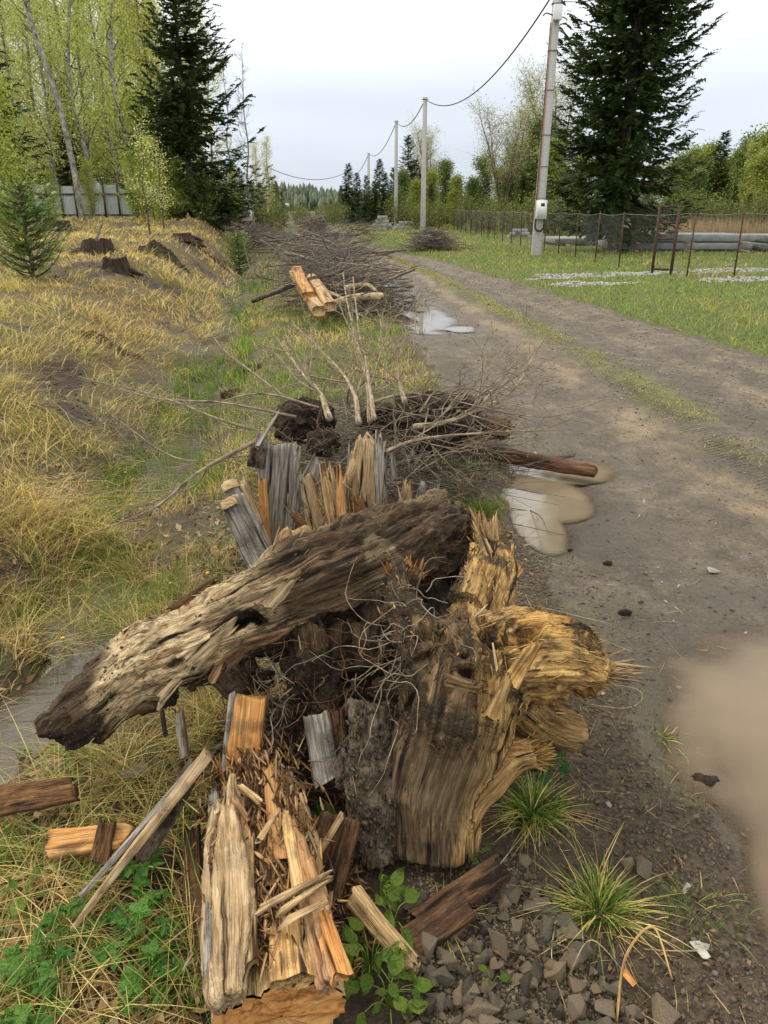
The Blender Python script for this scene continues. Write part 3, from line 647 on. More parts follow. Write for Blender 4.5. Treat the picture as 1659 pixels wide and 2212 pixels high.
def decid(name, h, spread, nb, nl, ls, col, label, cat='birch', z0=.25, bark='birch', r0=None, bare=False, ang=(.5, 1.0), seed=0, lean=(0, 0), stems=1, sub=5, cl=.3, leafz=0):
    global rng
    rng = np.random.default_rng(2000+seed)
    o = thing(name, label, cat); r0 = r0 or h*.0052+.02
    TR = Acc(); LB = Acc(); LP = []
    for sidx in range(stems):
        az = rng.uniform(0, 6.28); ln = (lean[0]+(stems > 1)*math.cos(az)*spread*.7, lean[1]+(stems > 1)*math.sin(az)*spread*.7); hh = h*rng.uniform(.85, 1) if stems > 1 else h
        k = np.linspace(0, 1, 7); P = np.stack([ln[0]*k**1.3, ln[1]*k**1.3, -.2+(hh+.2)*k], -1); P[1:-1] += rng.normal(0, .012*h, (5, 3)); P = spline(P, 18)
        V, Q, T, fb = tube(P, r0*(1-np.linspace(0, 1, 18))**.8+.006, 7); TR.add(V, Q, T, fb)
        for b in range(nb):
            q = z0+(1-z0)*(b+rng.random())/nb*.97; i = q*17; p = np.array([np.interp(i, np.arange(18), P[:, a]) for a in range(3)])
            L = spread*(1.15-q)**.7*rng.uniform(.6, 1.1); a = rng.uniform(0, 6.28); el = rng.uniform(*ang)
            d = np.array([math.cos(a)*math.cos(el), math.sin(a)*math.cos(el), math.sin(el)])
            e_ = p+d*L; bp = crook(p, e_, 5, .09); bp[:, 2] += .12*L*np.linspace(0, 1, 10)**2
            LB.add(*tube(bp, np.linspace(r0*.38*(1.1-q)+.004, .003, 10), 4, False)[:2])
            LP.append(bp[3:])
            for c_ in range(sub):
                j = rng.integers(2, 9); d2 = d+rng.normal(0, .6, 3); d2[2] = abs(d2[2])*.6+.1
                e2 = bp[j]+nrm(d2)*L*rng.uniform(.25, .55); b2 = crook(bp[j], e2, 3, .1)
                LB.add(*tube(b2, np.linspace(.006+.001*h*.3, .002, 6), 3, False)[:2]); LP.append(b2)
                if bare:
                    for u_ in range(4):
                        e3 = b2[rng.integers(1, 6)]; e4 = e3+nrm(d2+rng.normal(0, .7, 3))*L*rng.uniform(.1, .28)
                        LB.add(*tube(np.array([e3, e4]), [.004, .0025], 3, False)[:2])
    TR.mk('trunk', M[bark], o, smooth=True); LB.mk('branches', M['darktwig' if not bare else 'twig'], o, kind='stuff')
    if nl:
        LP = np.concatenate(LP); i = rng.integers(0, len(LP), nl); p = LP[i]+rng.normal(0, cl, (nl, 3))*np.array([1, 1, .9])
        p[:, 2] = np.maximum(p[:, 2], .1)
        a = nrm(rng.normal(size=(nl, 3)))*(ls*rng.uniform(.5, 1.2, (nl, 1))); b = nrm(np.cross(a, rng.normal(size=(nl, 3))))*np.linalg.norm(a, axis=1)[:, None]*.6
        V = np.stack([p-a*.5, p+b*.5, p+a*.6, p-b*.5], 1).reshape(-1, 3); Q = np.arange(nl*4).reshape(-1, 4)
        mk('crown', V, Q, None, M['leaf'], o, col=np.repeat(pal(col, nl, .35), 4, axis=0), kind='stuff')
    return o
def place(o, px, Y, rz=0, s=1, dz=0, x=None):
    X = PY(px, 470, Y)[0] if x is None else x
    o.location = (X, Y, float(Hf(X, Y))-.03+dz); o.rotation_euler = (0, 0, rz); o.scale = (s, s, s)
def dup(o, px, Y, rz, s, label=None, group=None, dz=0):
    c = copy_tree(o); place(c, px, Y, rz, s, dz)
    if label: c['label'] = label
    if group: c['group'] = group
    return c
YG = (.46, .52, .11); YG2 = (.60, .64, .22); LG = (.35, .41, .07); DG = (.052, .085, .022); OL = (.46, .46, .09)
# two big spruces
sp = conifer('spruce_tree', 10.2, 2.75, .15, .20, 8, 30, DG, 'tall dark spruce in front of the white fence on the left bank', seed=1, tl=.48, tw=.13, up=.45, droop=.30, asym=.10, apexpow=1.0, spikes=3)
place(sp, 418, 31, 0)
sp2 = conifer('spruce_tree', 17.5, 2.95, .9, .24, 9, 32, DG, 'huge dark spruce standing behind the wire mesh fence', seed=2, tl=.56, tw=.14, up=.55, droop=.5, apexpow=.62, spikes=3)
place(sp2, 1332, 31, .4, 1.04)
# left wood
b1 = decid('birch_tree', 15, 1.9, 34, 9000, .10, YG2, 'thin tall birch in pale young leaf in the wood behind the left fence', seed=11, cl=.30, z0=.12)
b2 = decid('birch_tree', 17, 2.1, 36, 9500, .10, YG, 'tall birch with forked dark limbs in the wood behind the left fence', seed=12, cl=.32, z0=.15, lean=(.5, 0))
b3 = decid('aspen_tree', 13, 1.7, 38, 10500, .10, OL, 'narrow olive green aspen in the wood behind the left fence', 'aspen', seed=13, cl=.34, z0=.05, bark='trunk')
b4 = decid('leafy_sapling', 4.2, 1.2, 30, 6000, .09, LG, 'dense bright green leafy sapling at the foot of the left wood', 'sapling', seed=14, cl=.22, z0=.04, bark='trunk', r0=.03)
GL = 'birches and aspens of the wood left of the road'
for b in (b1, b2, b3): b['group'] = GL
place(b1, 70, 42, 0); place(b2, 200, 40, .6); place(b3, 345, 50, 1)
spots = [(30, 39), (120, 45), (160, 50), (255, 43), (290, 38), (310, 46), (235, 52), (-40, 38), (380, 56), (430, 60), (0, 50), (345, 42), (470, 66), (-90, 44), (95, 58), (180, 60), (270, 62)]
for i, (px, Y) in enumerate(spots):
    dup((b1, b2, b3)[i % 3], px, Y, i*1.7, .9+.25*((i*7) % 5)/5, None, GL)
for i, (px, Y) in enumerate([(50, 43), (135, 41), (210, 44), (275, 47), (325, 44), (105, 50), (245, 56), (355, 52), (-20, 44), (185, 47)]):
    dup((b2, b1)[i % 2], px, Y, i*2.6+.5, .95+.03*i, None, GL)
for i, (px, Y) in enumerate([(15, 48), (75, 60), (140, 55), (215, 66), (300, 58), (365, 66), (420, 74), (-60, 58), (40, 66), (330, 74)]):
    dup((b3, b1)[i % 2], px, Y, i*2.1+1, 1.1, None, GL)
lb = decid('birch_tree', 13, 1.2, 22, 1400, .08, YG, 'thick bare trunked birch leaning left between fence and camera', seed=15, cl=.3, z0=.45, r0=.12, lean=(-1.7, 0)); place(lb, 178, 30)
place(b4, 20, 26, 0)
GS = 'leafy saplings along the foot of the wood on the left'; b4['group'] = GS
for i, (px, Y, s) in enumerate([(60, 52, 1.3), (225, 50, 1.4), (300, 30, .55), (335, 27, .6), (385, 30, .5), (-30, 24, 1.1), (150, 54, 1.5), (262, 52, 1.4), (95, 50, 1.2), (15, 32, 1.1), (200, 36, .55), (320, 38, 1.2), (120, 36, .45), (480, 44, .7), (505, 58, .8)]):
    dup(b4, px, Y, i*1.3, s, None, GS)
s1 = conifer('spruce_tree', 8, 1.9, .3, .22, 7, 18, DG, 'small dark spruce half hidden behind the leaning birch', seed=3, spikes=3, tl=.42, tw=.13)
place(s1, 168, 47, 0, 7.2/8)
sL = dup(s1, -8, 31, 1, 1.15, 'dark spruce cut off by the left edge of the photo')
dup(s1, 12, 36, 2, .6, 'lower dark spruce beside the left edge behind the pine sapling')
# bare birch and small group far left of the road
bb = decid('bare_birch', 10.5, 1.9, 24, 0, .07, YG, 'leafless birch with pale purple twigs behind the far left poles', seed=16, bare=True, ang=(.7, 1.2), sub=7, z0=.2, r0=.07)
place(bb, 545, 50)
dup(bb, 505, 62, 2, 1.05, 'second leafless birch just right of the left spruce top')
f1 = dup(b3, 585, 78, 1, .62, 'olive leaved tree beside the braced pole at the far left')
f1b = dup(b3, 560, 84, 2.2, .62, 'olive leaved tree behind the braced pole at the far left')
f2_ = dup(s1, 610, 80, 1, .42, 'small dark spruce at the road end below the olive tree')
f3_ = dup(s1, 598, 82, 2, .55, 'dark spruce between the olive tree and the road end')
for i, (px, Y) in enumerate([(505, 60), (525, 66), (545, 70), (565, 76)]): dup(s1, px, Y, i, .5, 'dark undergrowth spruce left of the far pole', 'dark spruces around the white shed')
# right background wood
s2 = conifer('spruce_tree', 8, 1.6, .2, .26, 7, 14, DG, 'narrow dark spruce in the row behind the concrete poles', seed=4, spikes=3, tl=.5, tw=.2)
GR = 'dark narrow spruces behind the row of poles'
s2['group'] = GR
def hpx(px, top, Y): # height of a tree whose top shows at a pixel row
    p = PY(px, top, Y); return p[2]-float(Hf(p[0], Y))
for i, (px, top, Y) in enumerate([(754, 352, 95), (772, 372, 98), (792, 378, 90), (820, 343, 92), (832, 372, 84), (808, 390, 88), (738, 400, 105), (850, 360, 80), (905, 372, 76), (895, 345, 82), (965, 372, 74), (1010, 395, 78), (930, 398, 68), (1050, 385, 60), (1122, 372, 58), (1168, 350, 52), (990, 385, 70), (1035, 400, 66)]):
    s = hpx(px, top, Y)/8
    if i == 0: place(s2, px, Y, 0, s)
    else: dup(s2, px, Y, i*1.9, s, None, GR)
big = dup(s1, 880, 80, .3, hpx(880, 290, 80)/8, 'tallest dark conifer right of the third pole')
m1 = decid('mixed_tree', 8, 3.2, 26, 8000, .24, (.13, .18, .035), 'rounded green tree in the wood edge behind the far fence', 'tree', seed=17, cl=.45, z0=.08, bark='trunk')
m2 = decid('mixed_tree', 8, 2.9, 26, 8000, .24, (.26, .30, .05), 'yellow green tree in the wood edge behind the far fence', 'tree', seed=18, cl=.45, z0=.1, bark='trunk')
GM = 'green trees of the wood edge right of the road'
m1['group'] = GM; m2['group'] = GM
lst = [(870, 400, 74), (930, 395, 76), (960, 380, 80), (985, 405, 66), (1040, 372, 70), (1075, 390, 64), (1110, 350, 66), (1140, 330, 60), (1160, 300, 58), (1185, 330, 52), (1020, 415, 60), (900, 415, 70),
       (1215, 400, 50), (1480, 350, 62), (1510, 340, 66), (1545, 370, 60), (1600, 330, 58), (1640, 310, 55), (1680, 300, 52), (1575, 350, 64), (1460, 370, 60), (1720, 320, 50), (1095, 405, 56), (1630, 360, 50), (1500, 400, 54),
       (1250, 360, 60), (1300, 380, 60), (1350, 380, 62), (1400, 390, 60), (1435, 380, 58)]
for i, (px, top, Y) in enumerate(lst):
    s = hpx(px, top-22, Y)/8
    if i < 2: place((m1, m2)[i], px, Y, i, s)
    else: dup((m2 if (px > 1420 and i % 4) else (m1, m2)[i % 2]), px, Y, i*1.3, s, None, GM)
GR2 = 'dark spruces of the wood far right'
for i, (px, top, Y) in enumerate([(1540, 282, 60), (1612, 415, 46), (1580, 400, 50), (1655, 430, 48), (1495, 330, 64), (1520, 395, 52), (1617, 310, 66)]):
    dup(s2, px, Y, i*1.9, hpx(px, top, Y)/8, 'dark spruce standing in the wood at the far right', GR2)
bt = decid('tall_budding_tree', 12, 4.2, 26, 6500, .14, (.45, .48, .20), 'multi stemmed leafing tree left of the near concrete pole', 'tree', seed=19, bark='trunk', stems=5, sub=7, cl=.45, z0=.35, ang=(.5, 1.15), r0=.12, bare=True)
place(bt, 1085, 55, 0, hpx(1085, 205, 55)/12)
bt2 = dup(bt, 1195, 60, 2, hpx(1240, 120, 60)/12, 'tall leafing tree mostly hidden by the huge spruce')
bt3 = dup(bt, 930, 82, 1, hpx(930, 265, 82)/12, 'pale leafing tree behind the second concrete pole')
bt4 = dup(bt, 1140, 62, 4, hpx(1150, 240, 62)/12, 'leafing tree just behind the near concrete pole')
for i, (px, top, Y) in enumerate([(1600, 300, 56), (1655, 290, 50), (1570, 335, 60), (1480, 345, 62), (1625, 320, 52), (1450, 370, 60)]):
    dup((b1, b2)[i % 2], px, Y, i*1.4, hpx(px, top, Y)/15, 'slender pale trunked birch in leaf in the wood at the far right', 'slender birches of the far right wood')
# young pines on the bank
pn = conifer('pine_sapling', 1.75, .85, .12, .085, 7, 16, (.20, .30, .06), 'soft green young pine at the left edge of the bank', 'pine sapling', seed=6, tl=.17, tw=.05, spikes=7, core=.07, droop=-.4, up=.25, apexpow=.5)
place(pn, 0, 11.4, 0, .74, x=-5.1)
pn_ = 1; p2 = copy_tree(pn); p2['label'] = 'small young pine beside the far end of the brush heap'; place(p2, 510, 22, 1, .62)
p3 = copy_tree(pn); p3['label'] = 'smallest pine sapling below the left spruce'; place(p3, 438, 30, 2, .9)
ys_ = decid('thin_sapling', 2.6, .6, 14, 700, .05, YG2, 'thin single stemmed sapling in front of the left spruce', 'sapling', seed=21, bark='trunk', cl=.12, r0=.022); place(ys_, 322, 20.5)
p4 = copy_tree(ys_); p4['label'] = 'thin leafy sapling left of the dark rotten stump'; place(p4, 352, 23, 1, .9)
# far wooded ridge
def ridge():
    n = 60; X = np.linspace(-220, 60, n); Y = 420
    top = 6+5*f2(X, X*0, .02, 3, 5)+.02*(-X)
    V = []
    for yy, k in ((380, 0), (420, 1), (480, 0)):
        for x, z in zip(X, top): V.append((x, yy, (z if k else -2)))
    V = np.array(V); i = np.arange(n-1); Q = np.vstack([np.stack([i, i+1, i+n+1, i+n], -1), np.stack([i+n, i+n+1, i+2*n+1, i+2*n], -1)])
    mk('hills', V, Q, mat=plain('far_wooded_hill', (.07, .085, .04), .9, 0, .15, .4, .2), smooth=True, kind='structure', keep=True)
    k = 1500; x = rng.uniform(-200, 40, k); y = rng.uniform(382, 425, k); z = np.interp(x, X, top)*(1-np.abs(y-420)/42)-1
    h = rng.uniform(4, 8.5, k); r = h*rng.uniform(.16, .34, k); a = Acc()
    ang = np.linspace(0, 2*math.pi, 6)[:-1]
    ring = np.stack([x[:, None]+r[:, None]*np.cos(ang), y[:, None]+r[:, None]*np.sin(ang), np.repeat((z+h*.25)[:, None], 5, 1)], -1)
    V = np.concatenate([ring, np.stack([x, y, z+h], -1)[:, None], np.stack([x, y, z-1], -1)[:, None]], 1)
    T = [[j, (j+1) % 5, 5] for j in range(5)]+[[(j+1) % 5, j, 6] for j in range(5)]
    T = (np.array(T)[None]+np.arange(k)[:, None, None]*7).reshape(-1, 3)
    c = np.where(rng.random((k, 1)) < .45, pal((.10, .13, .06), k), pal((.055, .075, .05), k))
    mk('far_woods', V.reshape(-1, 3), T=T, mat=M['needle'], col=np.repeat(c, 7, axis=0), kind='stuff', label='wooded ridge on the horizon beyond the road end', cat='woods', keep=True)
ridge()
rng = np.random.default_rng(55)
# low scrub along the foot of the right wood and beyond the road end
sc_ = decid('low_bush', 1.6, 1.0, 16, 1500, .09, (.17, .2, .04), 'low green bush at the foot of the wood', 'bush', seed=22, bark='trunk', cl=.22, z0=.02, r0=.02, stems=2)
GB = 'low bushes at the foot of the wood and along the field'; sc_['group'] = GB
bs = [(700, 70), (720, 84), (735, 92), (690, 96), (665, 100), (860, 70), (900, 62), (950, 60), (990, 60), (1030, 55), (1060, 52), (1100, 50), (1130, 48), (1160, 46), (1200, 46), (1240, 46), (1450, 46), (1490, 46), (1530, 45), (1570, 46), (1610, 44), (1650, 44), (640, 96), (655, 84), (600, 60), (580, 50), (930, 66), (1290, 48), (1340, 48), (1390, 48)]
for i, (px, Y) in enumerate(bs):
    if i == 0: place(sc_, px, Y)
    else: dup(sc_, px, Y, i*2.2, 1+.5*((i*3) % 4)/4, None, GB)
for i, (px, top, Y) in enumerate([(705, 438, 110), (715, 430, 120), (685, 445, 110), (728, 436, 100), (668, 448, 130), (650, 452, 140), (722, 445, 96)]):
    dup(s2, px, Y, i, max(.25, hpx(px, top, Y)/8), 'tiny dark spruce at the end of the road', 'small spruces at the road end')
# ------------------------------------------------------------ poles and cables
def pole(px, py, top_py, Y, label, lean=0, r=.085, box_=False):
    X = PY(px, py, Y)[0]; z = float(Hf(X, Y)); zt = PY(px, top_py, Y)[2]
    o = thing('utility_pole', label, 'pole', (X, Y, z), 'concrete utility poles')
    V = []; a, b = r*1.25, r*.82
    for k, (h, f) in enumerate(((-.3, 1), (zt-z, .72))):
        for sx, sy in ((-1, -1), (1, -1), (1, 1), (-1, 1)): V.append((X+sx*a*f+lean*(h if k else 0), Y+sy*a*f*.8, z+h))
    mk('shaft', V, [[0, 1, 5, 4], [1, 2, 6, 5], [2, 3, 7, 6], [3, 0, 4, 7], [4, 5, 6, 7]], mat=M['concrete'], parent=o)
    tp = np.array([X+lean*(zt-z), Y, zt])
    V, Q = box(tp+[0, 0, -.12], (.26, .2, .05)); mk('clamp_band', V, Q, mat=M['rust'], parent=o)
    V, Q, T, f = tube(np.array([tp+[-.2, 0, -.1], tp+[-.1, -.05, -.12], tp+[.2, -.02, -.1]]), .02, 6); mk('hook', V, Q, T, M['wire'], o)
    return o, tp
P1, t1 = pole(1157, 556, -26, 28, 'nearest concrete pole carrying the white meter box', .012, .13)
P2, t2 = pole(913, 512, 210, 50, 'second concrete pole, right of the brush heaps', 0, .13)
P3, t3 = pole(855, 492, 260, 70, 'third concrete pole beside the stack of blocks', 0, .13)
P4, t4 = pole(797, 475, 330, 100, 'fourth concrete pole before the dark spruces', 0, .15)
P5, t5 = pole(756, 472, 368, 130, 'fifth and farthest pole on the right of the road', -.01, .16)
P6, t6 = pole(582, 470, 358, 95, 'concrete pole with a sloping brace left of the road', 0, .15)
bx0 = np.array(P6.location); V, Q, T, f = tube(np.array([bx0+[-2.1, -.3, -.2], t6+[-.05, 0, -.4]]), .14, 6); mk('brace', V, Q, T, M['concrete'], P6)
V, Q, T, f = tube(np.array([bx0+[-1.8, -1.5, -.2], bx0+[-.9, -1, 3.1]]), .07, 6)
mk('leaning_stake', V, Q, T, M['timber'], label='slanting pale stake beside the braced far pole', cat='stake')
V, Q = box(bx0+[1.6, 0, 2.1], (1.6, .05, .35)); s_ = thing('road_sign', 'small white roadside board right of the braced pole', 'sign', bx0+[1.6, 0, 0])
mk('board', V, Q, mat=M['white'], parent=s_); V, Q, T, f = tube(np.array([bx0+[1.6, .05, -.2], bx0+[1.6, .05, 2.1]]), .04, 6); mk('post', V, Q, T, M['wire'], s_)
def cable(a, b, sag, name, label, r=.022, n=40, mt='cable'):
    s = np.linspace(0, 1, n)[:, None]; P = a+(b-a)*s; P[:, 2] -= (4*sag*s*(1-s))[:, 0]
    V, Q, T, f = tube(P, r, 6); return mk(name, V, Q, T, M[mt], smooth=True, label=label, cat='cable', group='overhead cables')
cable(t1+[-.2, 0, -.25], t2+[0, 0, -.1], 1.35, 'overhead_cable', 'thick sagging cable between the nearest and the second pole', .026)
cable(t2+[0, 0, -.1], t3+[0, 0, -.1], .8, 'overhead_cable', 'sagging cable between the second and the third pole', .028)
cable(t3+[0, 0, -.1], t4+[0, 0, -.1], 1.1, 'overhead_cable', 'sagging cable between the third and the fourth pole', .03)
cable(t4+[0, 0, -.1], t5+[0, 0, -.1], 1.2, 'overhead_cable', 'sagging cable between the fourth and the fifth pole', .035)
cable(t5+[0, 0, -.1], t6+[0, 0, -.1], 1.3, 'overhead_cable', 'long low cable crossing the road between the far poles', .04)
e1 = PY(1440, -120, 26)
cable(t1+[0, 0, -.15], e1, .3, 'overhead_cable', 'cable leaving the nearest pole to the upper right', .02)
cable(t1+[.1, 0, -.35], e1+[.5, 0, -.3], .35, 'overhead_cable', 'second thinner cable leaving the nearest pole to the right', .012)
# details of the nearest pole
X1, Y1, z1 = P1.location
def at1(py, dx=0, dy=-.125):
    z = PY(1160, py, Y1)[2]; return np.array([X1+.012*(z-z1)+dx, Y1+dy, z])
c = at1(453, .02, -.2); V, Q = box(c, (.36, .16, .60)); mb = mk('meter_box', V, Q, mat=M['white'], parent=P1); bvl = mb.modifiers.new('bevel', 'BEVEL'); bvl.width = .015; bvl.segments = 2
V, Q = box(c+[.03, -.085, .16], (.13, .012, .10)); mk('meter_window', V, Q, mat=M['dark'], parent=P1)
V, Q = box(c+[0, -.083, 0], (.32, .006, .56)); mk('meter_door', V, Q, mat=M['white'], parent=P1)
c = at1(30, .02, -.2); V, Q = box(c, (.27, .16, .42)); mb = mk('junction_box', V, Q, mat=M['white'], parent=P1); bvl = mb.modifiers.new('bevel', 'BEVEL'); bvl.width = .02; bvl.segments = 2
for py in (110, 195, 292, 360, 428, 8):
    q = at1(py, 0, 0); V, Q = box(q, (.30, .26, .025)); mk('strap', V, Q, mat=M['wire'], parent=P1)
pts = [at1(y, -.16, -.12) for y in (50, 110, 195, 292, 360, 430, 470)]
V, Q, T, f = tube(spline(pts, 30), .016, 6); mk('supply_cable', V, Q, T, M['dark'], P1)
V, Q, T, f = tube(spline([p+[.035, -.02, 0] for p in pts], 30), .013, 6); mk('orange_conduit', V, Q, T, M['redcable'], P1)
lc = at1(492, .0, -.2)
for k, (mt, r_) in enumerate((('redcable', .15), ('dark', .17), ('dark', .13))):
    q = np.linspace(math.pi*.98, math.pi*2.02, 16); P = np.stack([lc[0]+r_*np.cos(q), np.full(16, lc[1]-.02*k), lc[2]+.06+r_*np.sin(q)*1.1], -1)
    P = np.vstack([P[0]+[0, 0, .25], P, P[-1]+[0, 0, .25]]); V, Q, T, f = tube(P, .014, 6); mk('cable_loop', V, Q, T, M[mt], P1)
V, Q, T, f = tube(spline([at1(38, .12, -.1), at1(40, .28, -.1), at1(46, .36, -.12)], 8), .02, 6); mk('bracket', V, Q, T, M['wire'], P1)
V, Q, T, f = tube(spline([at1(34, -.12, -.1), at1(30, -.32, -.1), at1(36, -.42, -.12)], 8), .02, 6); mk('bracket', V, Q, T, M['dark'], P1)
# ------------------------------------------------------------ wire mesh fence
def fence():
    pts = []
    for (px, py) in [(968, 500), (985, 503), (1002, 505), (1018, 507), (1036, 510), (1053, 513), (1072, 517), (1094, 523), (1118, 529), (1146, 537), (1176, 545), (1207, 554), (1246, 563), (1287, 573)]:
        pts.append(py)
    # along the road, then turning right at the gate corner
    A = np.array([5.2, 60.]); B = np.array([6.65, 19.8]); n = 19
    line = [A+(B-A)*s for s in np.linspace(0, 1, n)]
    o = thing('wire_mesh_fence', 'rusty posted wire mesh fence running along the right field', 'fence', (6.65, 19.8, 0))
    line2 = [np.array([7.3, 18.9]), np.array([8.35, 18.7]), np.array([10.6, 18.6]), np.array([12.8, 18.5])]
    posts = line[:-1]+line2
    hpost = 1.42
    def mesh(a, b, parent):
        L = np.linalg.norm(b-a); d = (b-a)/L; cell = .075; hgt = 1.33
        far = (a[1]+b[1])/2; V = [];  steep = abs(d[0]) < .5; w_ = (.0006+.00002*far) if steep else .0023; cell = .16 if steep and far > 26 else cell
        nd = int((L+hgt)/cell)
        for sgn in (1, -1):
            k = np.arange(nd)*cell-(hgt if sgn > 0 else 0)
            s0 = np.clip(k, 0, L) if sgn > 0 else k
            for kk in k:
                if sgn > 0: u0, v0, u1, v1 = kk, 0, kk+hgt, hgt
                else: u0, v0, u1, v1 = kk+0, hgt, kk+hgt, 0
                # clip to the panel
                if u0 < 0: v0 = v0+(v1-v0)*(0-u0)/(u1-u0); u0 = 0
                if u1 > L: v1 = v0+(v1-v0)*(L-u0)/(u1-u0); u1 = L
                if u1-u0 < .02: continue
                za = float(Hf(*(a+d*u0)))*0; pa = np.array([*(a+d*u0), v0]); pb = np.array([*(a+d*u1), v1])
                V.append((pa, pb))
        V = np.array(V); pa, pb = V[:, 0], V[:, 1]; za = Hf(pa[:, 0], pa[:, 1])+.04; pa = pa.copy(); pb = pb.copy()
        zz = np.linspace(0, 1, 2); g0 = float(Hf(*a)); g1 = float(Hf(*b))
        la = np.linalg.norm(pa[:, :2]-a, axis=1)/L; lb_ = np.linalg.norm(pb[:, :2]-a, axis=1)/L
        pa[:, 2] += g0+(g1-g0)*la+.03; pb[:, 2] += g0+(g1-g0)*lb_+.03
        dd = nrm(pb-pa); n1 = nrm(np.cross(dd, [d[0], d[1], .0]+np.array([0, 0, 1e-3])))*w_; n2 = nrm(np.cross(dd, n1))*w_
        tri = [n1, -.5*n1+.87*n2, -.5*n1-.87*n2]
        Vv = np.stack([pa+q for q in tri]+[pb+q for q in tri], 1); k = len(pa)
        Q = (np.array([[0, 1, 4, 3], [1, 2, 5, 4], [2, 0, 3, 5]])[None]+np.arange(k)[:, None, None]*6).reshape(-1, 4)
        mk('mesh_panel', Vv.reshape(-1, 3), Q, mat=M['wire'], parent=parent, kind='stuff')
        P = np.array([[*a, g0+1.40], [*(a+d*L/2), (g0+g1)/2+1.36], [*b, g1+1.40]]); V_, Q_, T_, f_ = tube(spline(P, 6), .005+.0001*far, 4); mk('top_wire', V_, Q_, T_, M['wire'], parent)
    for i, p in enumerate(posts):
        z = float(Hf(*p)); l = rng.normal(0, .02)
        V, Q, T, f = tube(np.array([[p[0], p[1], z-.2], [p[0]+l, p[1], z+hpost+rng.uniform(-.03, .08)]]), .019, 7); mk('fence_post', V, Q, T, M['rust'], o)
    for a, b in zip(posts[:-2], posts[1:-1]): mesh(np.array(a), np.array(b), o)
    mesh(np.array(posts[-2]), np.array(posts[-1]), o)
    # rusty ladder-like gate post
    g = thing('rusty_gate_frame', 'rusty steel ladder frame at the corner of the wire fence', 'frame', (6.9, 19.2, float(Hf(6.9, 19.2))))
    z = float(Hf(6.9, 19.2)); a = np.array([6.66, 19.7]); b = np.array([6.86, 18.9])
    a = np.array([6.62, 19.4]); b = np.array([6.98, 19.1])
    for p in (a, b):
        V, Q = box((p[0], p[1], z+.68), (.055, .055, 1.75)); mk('upright', V, Q, mat=M['rust'], parent=g)
    for h in (1.54, 1.18, .82, .12):
        c = (a+b)/2; V, Q = box((c[0], c[1], z+h), (.36, .035, .05), rot=math.atan2(b[1]-a[1], b[0]-a[0])); mk('rung', V, Q, mat=M['rust'], parent=g)
fence()
# ------------------------------------------------------------ white sheet fence, shed, slabs, blocks
def sheet_fence():
    Y = 40; x0 = PY(78, 470, Y)[0]; x1 = PY(292, 470, Y)[0]; n = 7; wd = (x1-x0)/n
    o = thing('white_sheet_fence', 'white corrugated sheet fence among the birches', 'fence', (x0, Y, 1.1))
    for i in range(n):
        k = 25; xs = np.linspace(x0+i*wd, x0+(i+1)*wd-.03, k); yy = Y+.03*(np.arange(k) // 2 % 2)+(.05 if i % 2 else 0); zb = 1.12; zt = 2.72 if i != 2 else 2.66
        V = np.concatenate([np.stack([xs, yy, np.full(k, zb)], -1), np.stack([xs, yy, np.full(k, zt)], -1)]); j = np.arange(k-1)
        mk('sheet_panel', V, np.stack([j, j+1, j+k+1, j+k], -1), mat=M['sheet'], parent=o)
        V, Q = box((x0+i*wd, Y-.06, 1.9), (.08, .06, 1.9)); mk('post', V, Q, mat=M['rust'], parent=o)
    for z in (1.35, 2.3):
        V, Q = box(((x0+x1)/2, Y-.03, z), (x1-x0, .03, .06)); mk('rail', V, Q, mat=M['rust'], parent=o)
sheet_fence()
def shed():
    Y = 62; a = PY(494, 474, Y); b = PY(541, 474, Y); z = 1.1; ztop = PY(520, 443, Y)[2]; zr = PY(520, 434, Y)[2]
    o = thing('white_shed', 'small white shed behind the right side of the left spruce', 'shed', ((a[0]+b[0])/2, Y, z))
    w_ = b[0]-a[0]; V, Q = box(((a[0]+b[0])/2, Y+1, (z-.3+ztop)/2), (w_, 2, ztop-z+.3)); mk('wall', V, Q, mat=M['white'], parent=o)
    c = (a[0]+b[0])/2
    V = [(a[0]-.1, Y-.12, zr), (b[0]+.1, Y-.12, ztop), (b[0]+.1, Y+2.1, ztop), (a[0]-.1, Y+2.1, zr)]; V = V+[(x, y, q+.06) for x, y, q in V]
    mk('roof', V, [[0, 3, 2, 1], [4, 5, 6, 7], [0, 1, 5, 4], [1, 2, 6, 5], [2, 3, 7, 6], [3, 0, 4, 7]], mat=M['sheet'], parent=o)
    V = [(a[0], Y-.004, ztop), (b[0], Y-.004, ztop), (a[0], Y-.004, zr)]; mk('gable', V, T=[[0, 1, 2]], mat=M['white'], parent=o)
    V, Q = box((c+.5, Y-.02, z+.7), (.7, .04, 1.5)); mk('door', V, Q, mat=M['sheet'], parent=o)
shed()
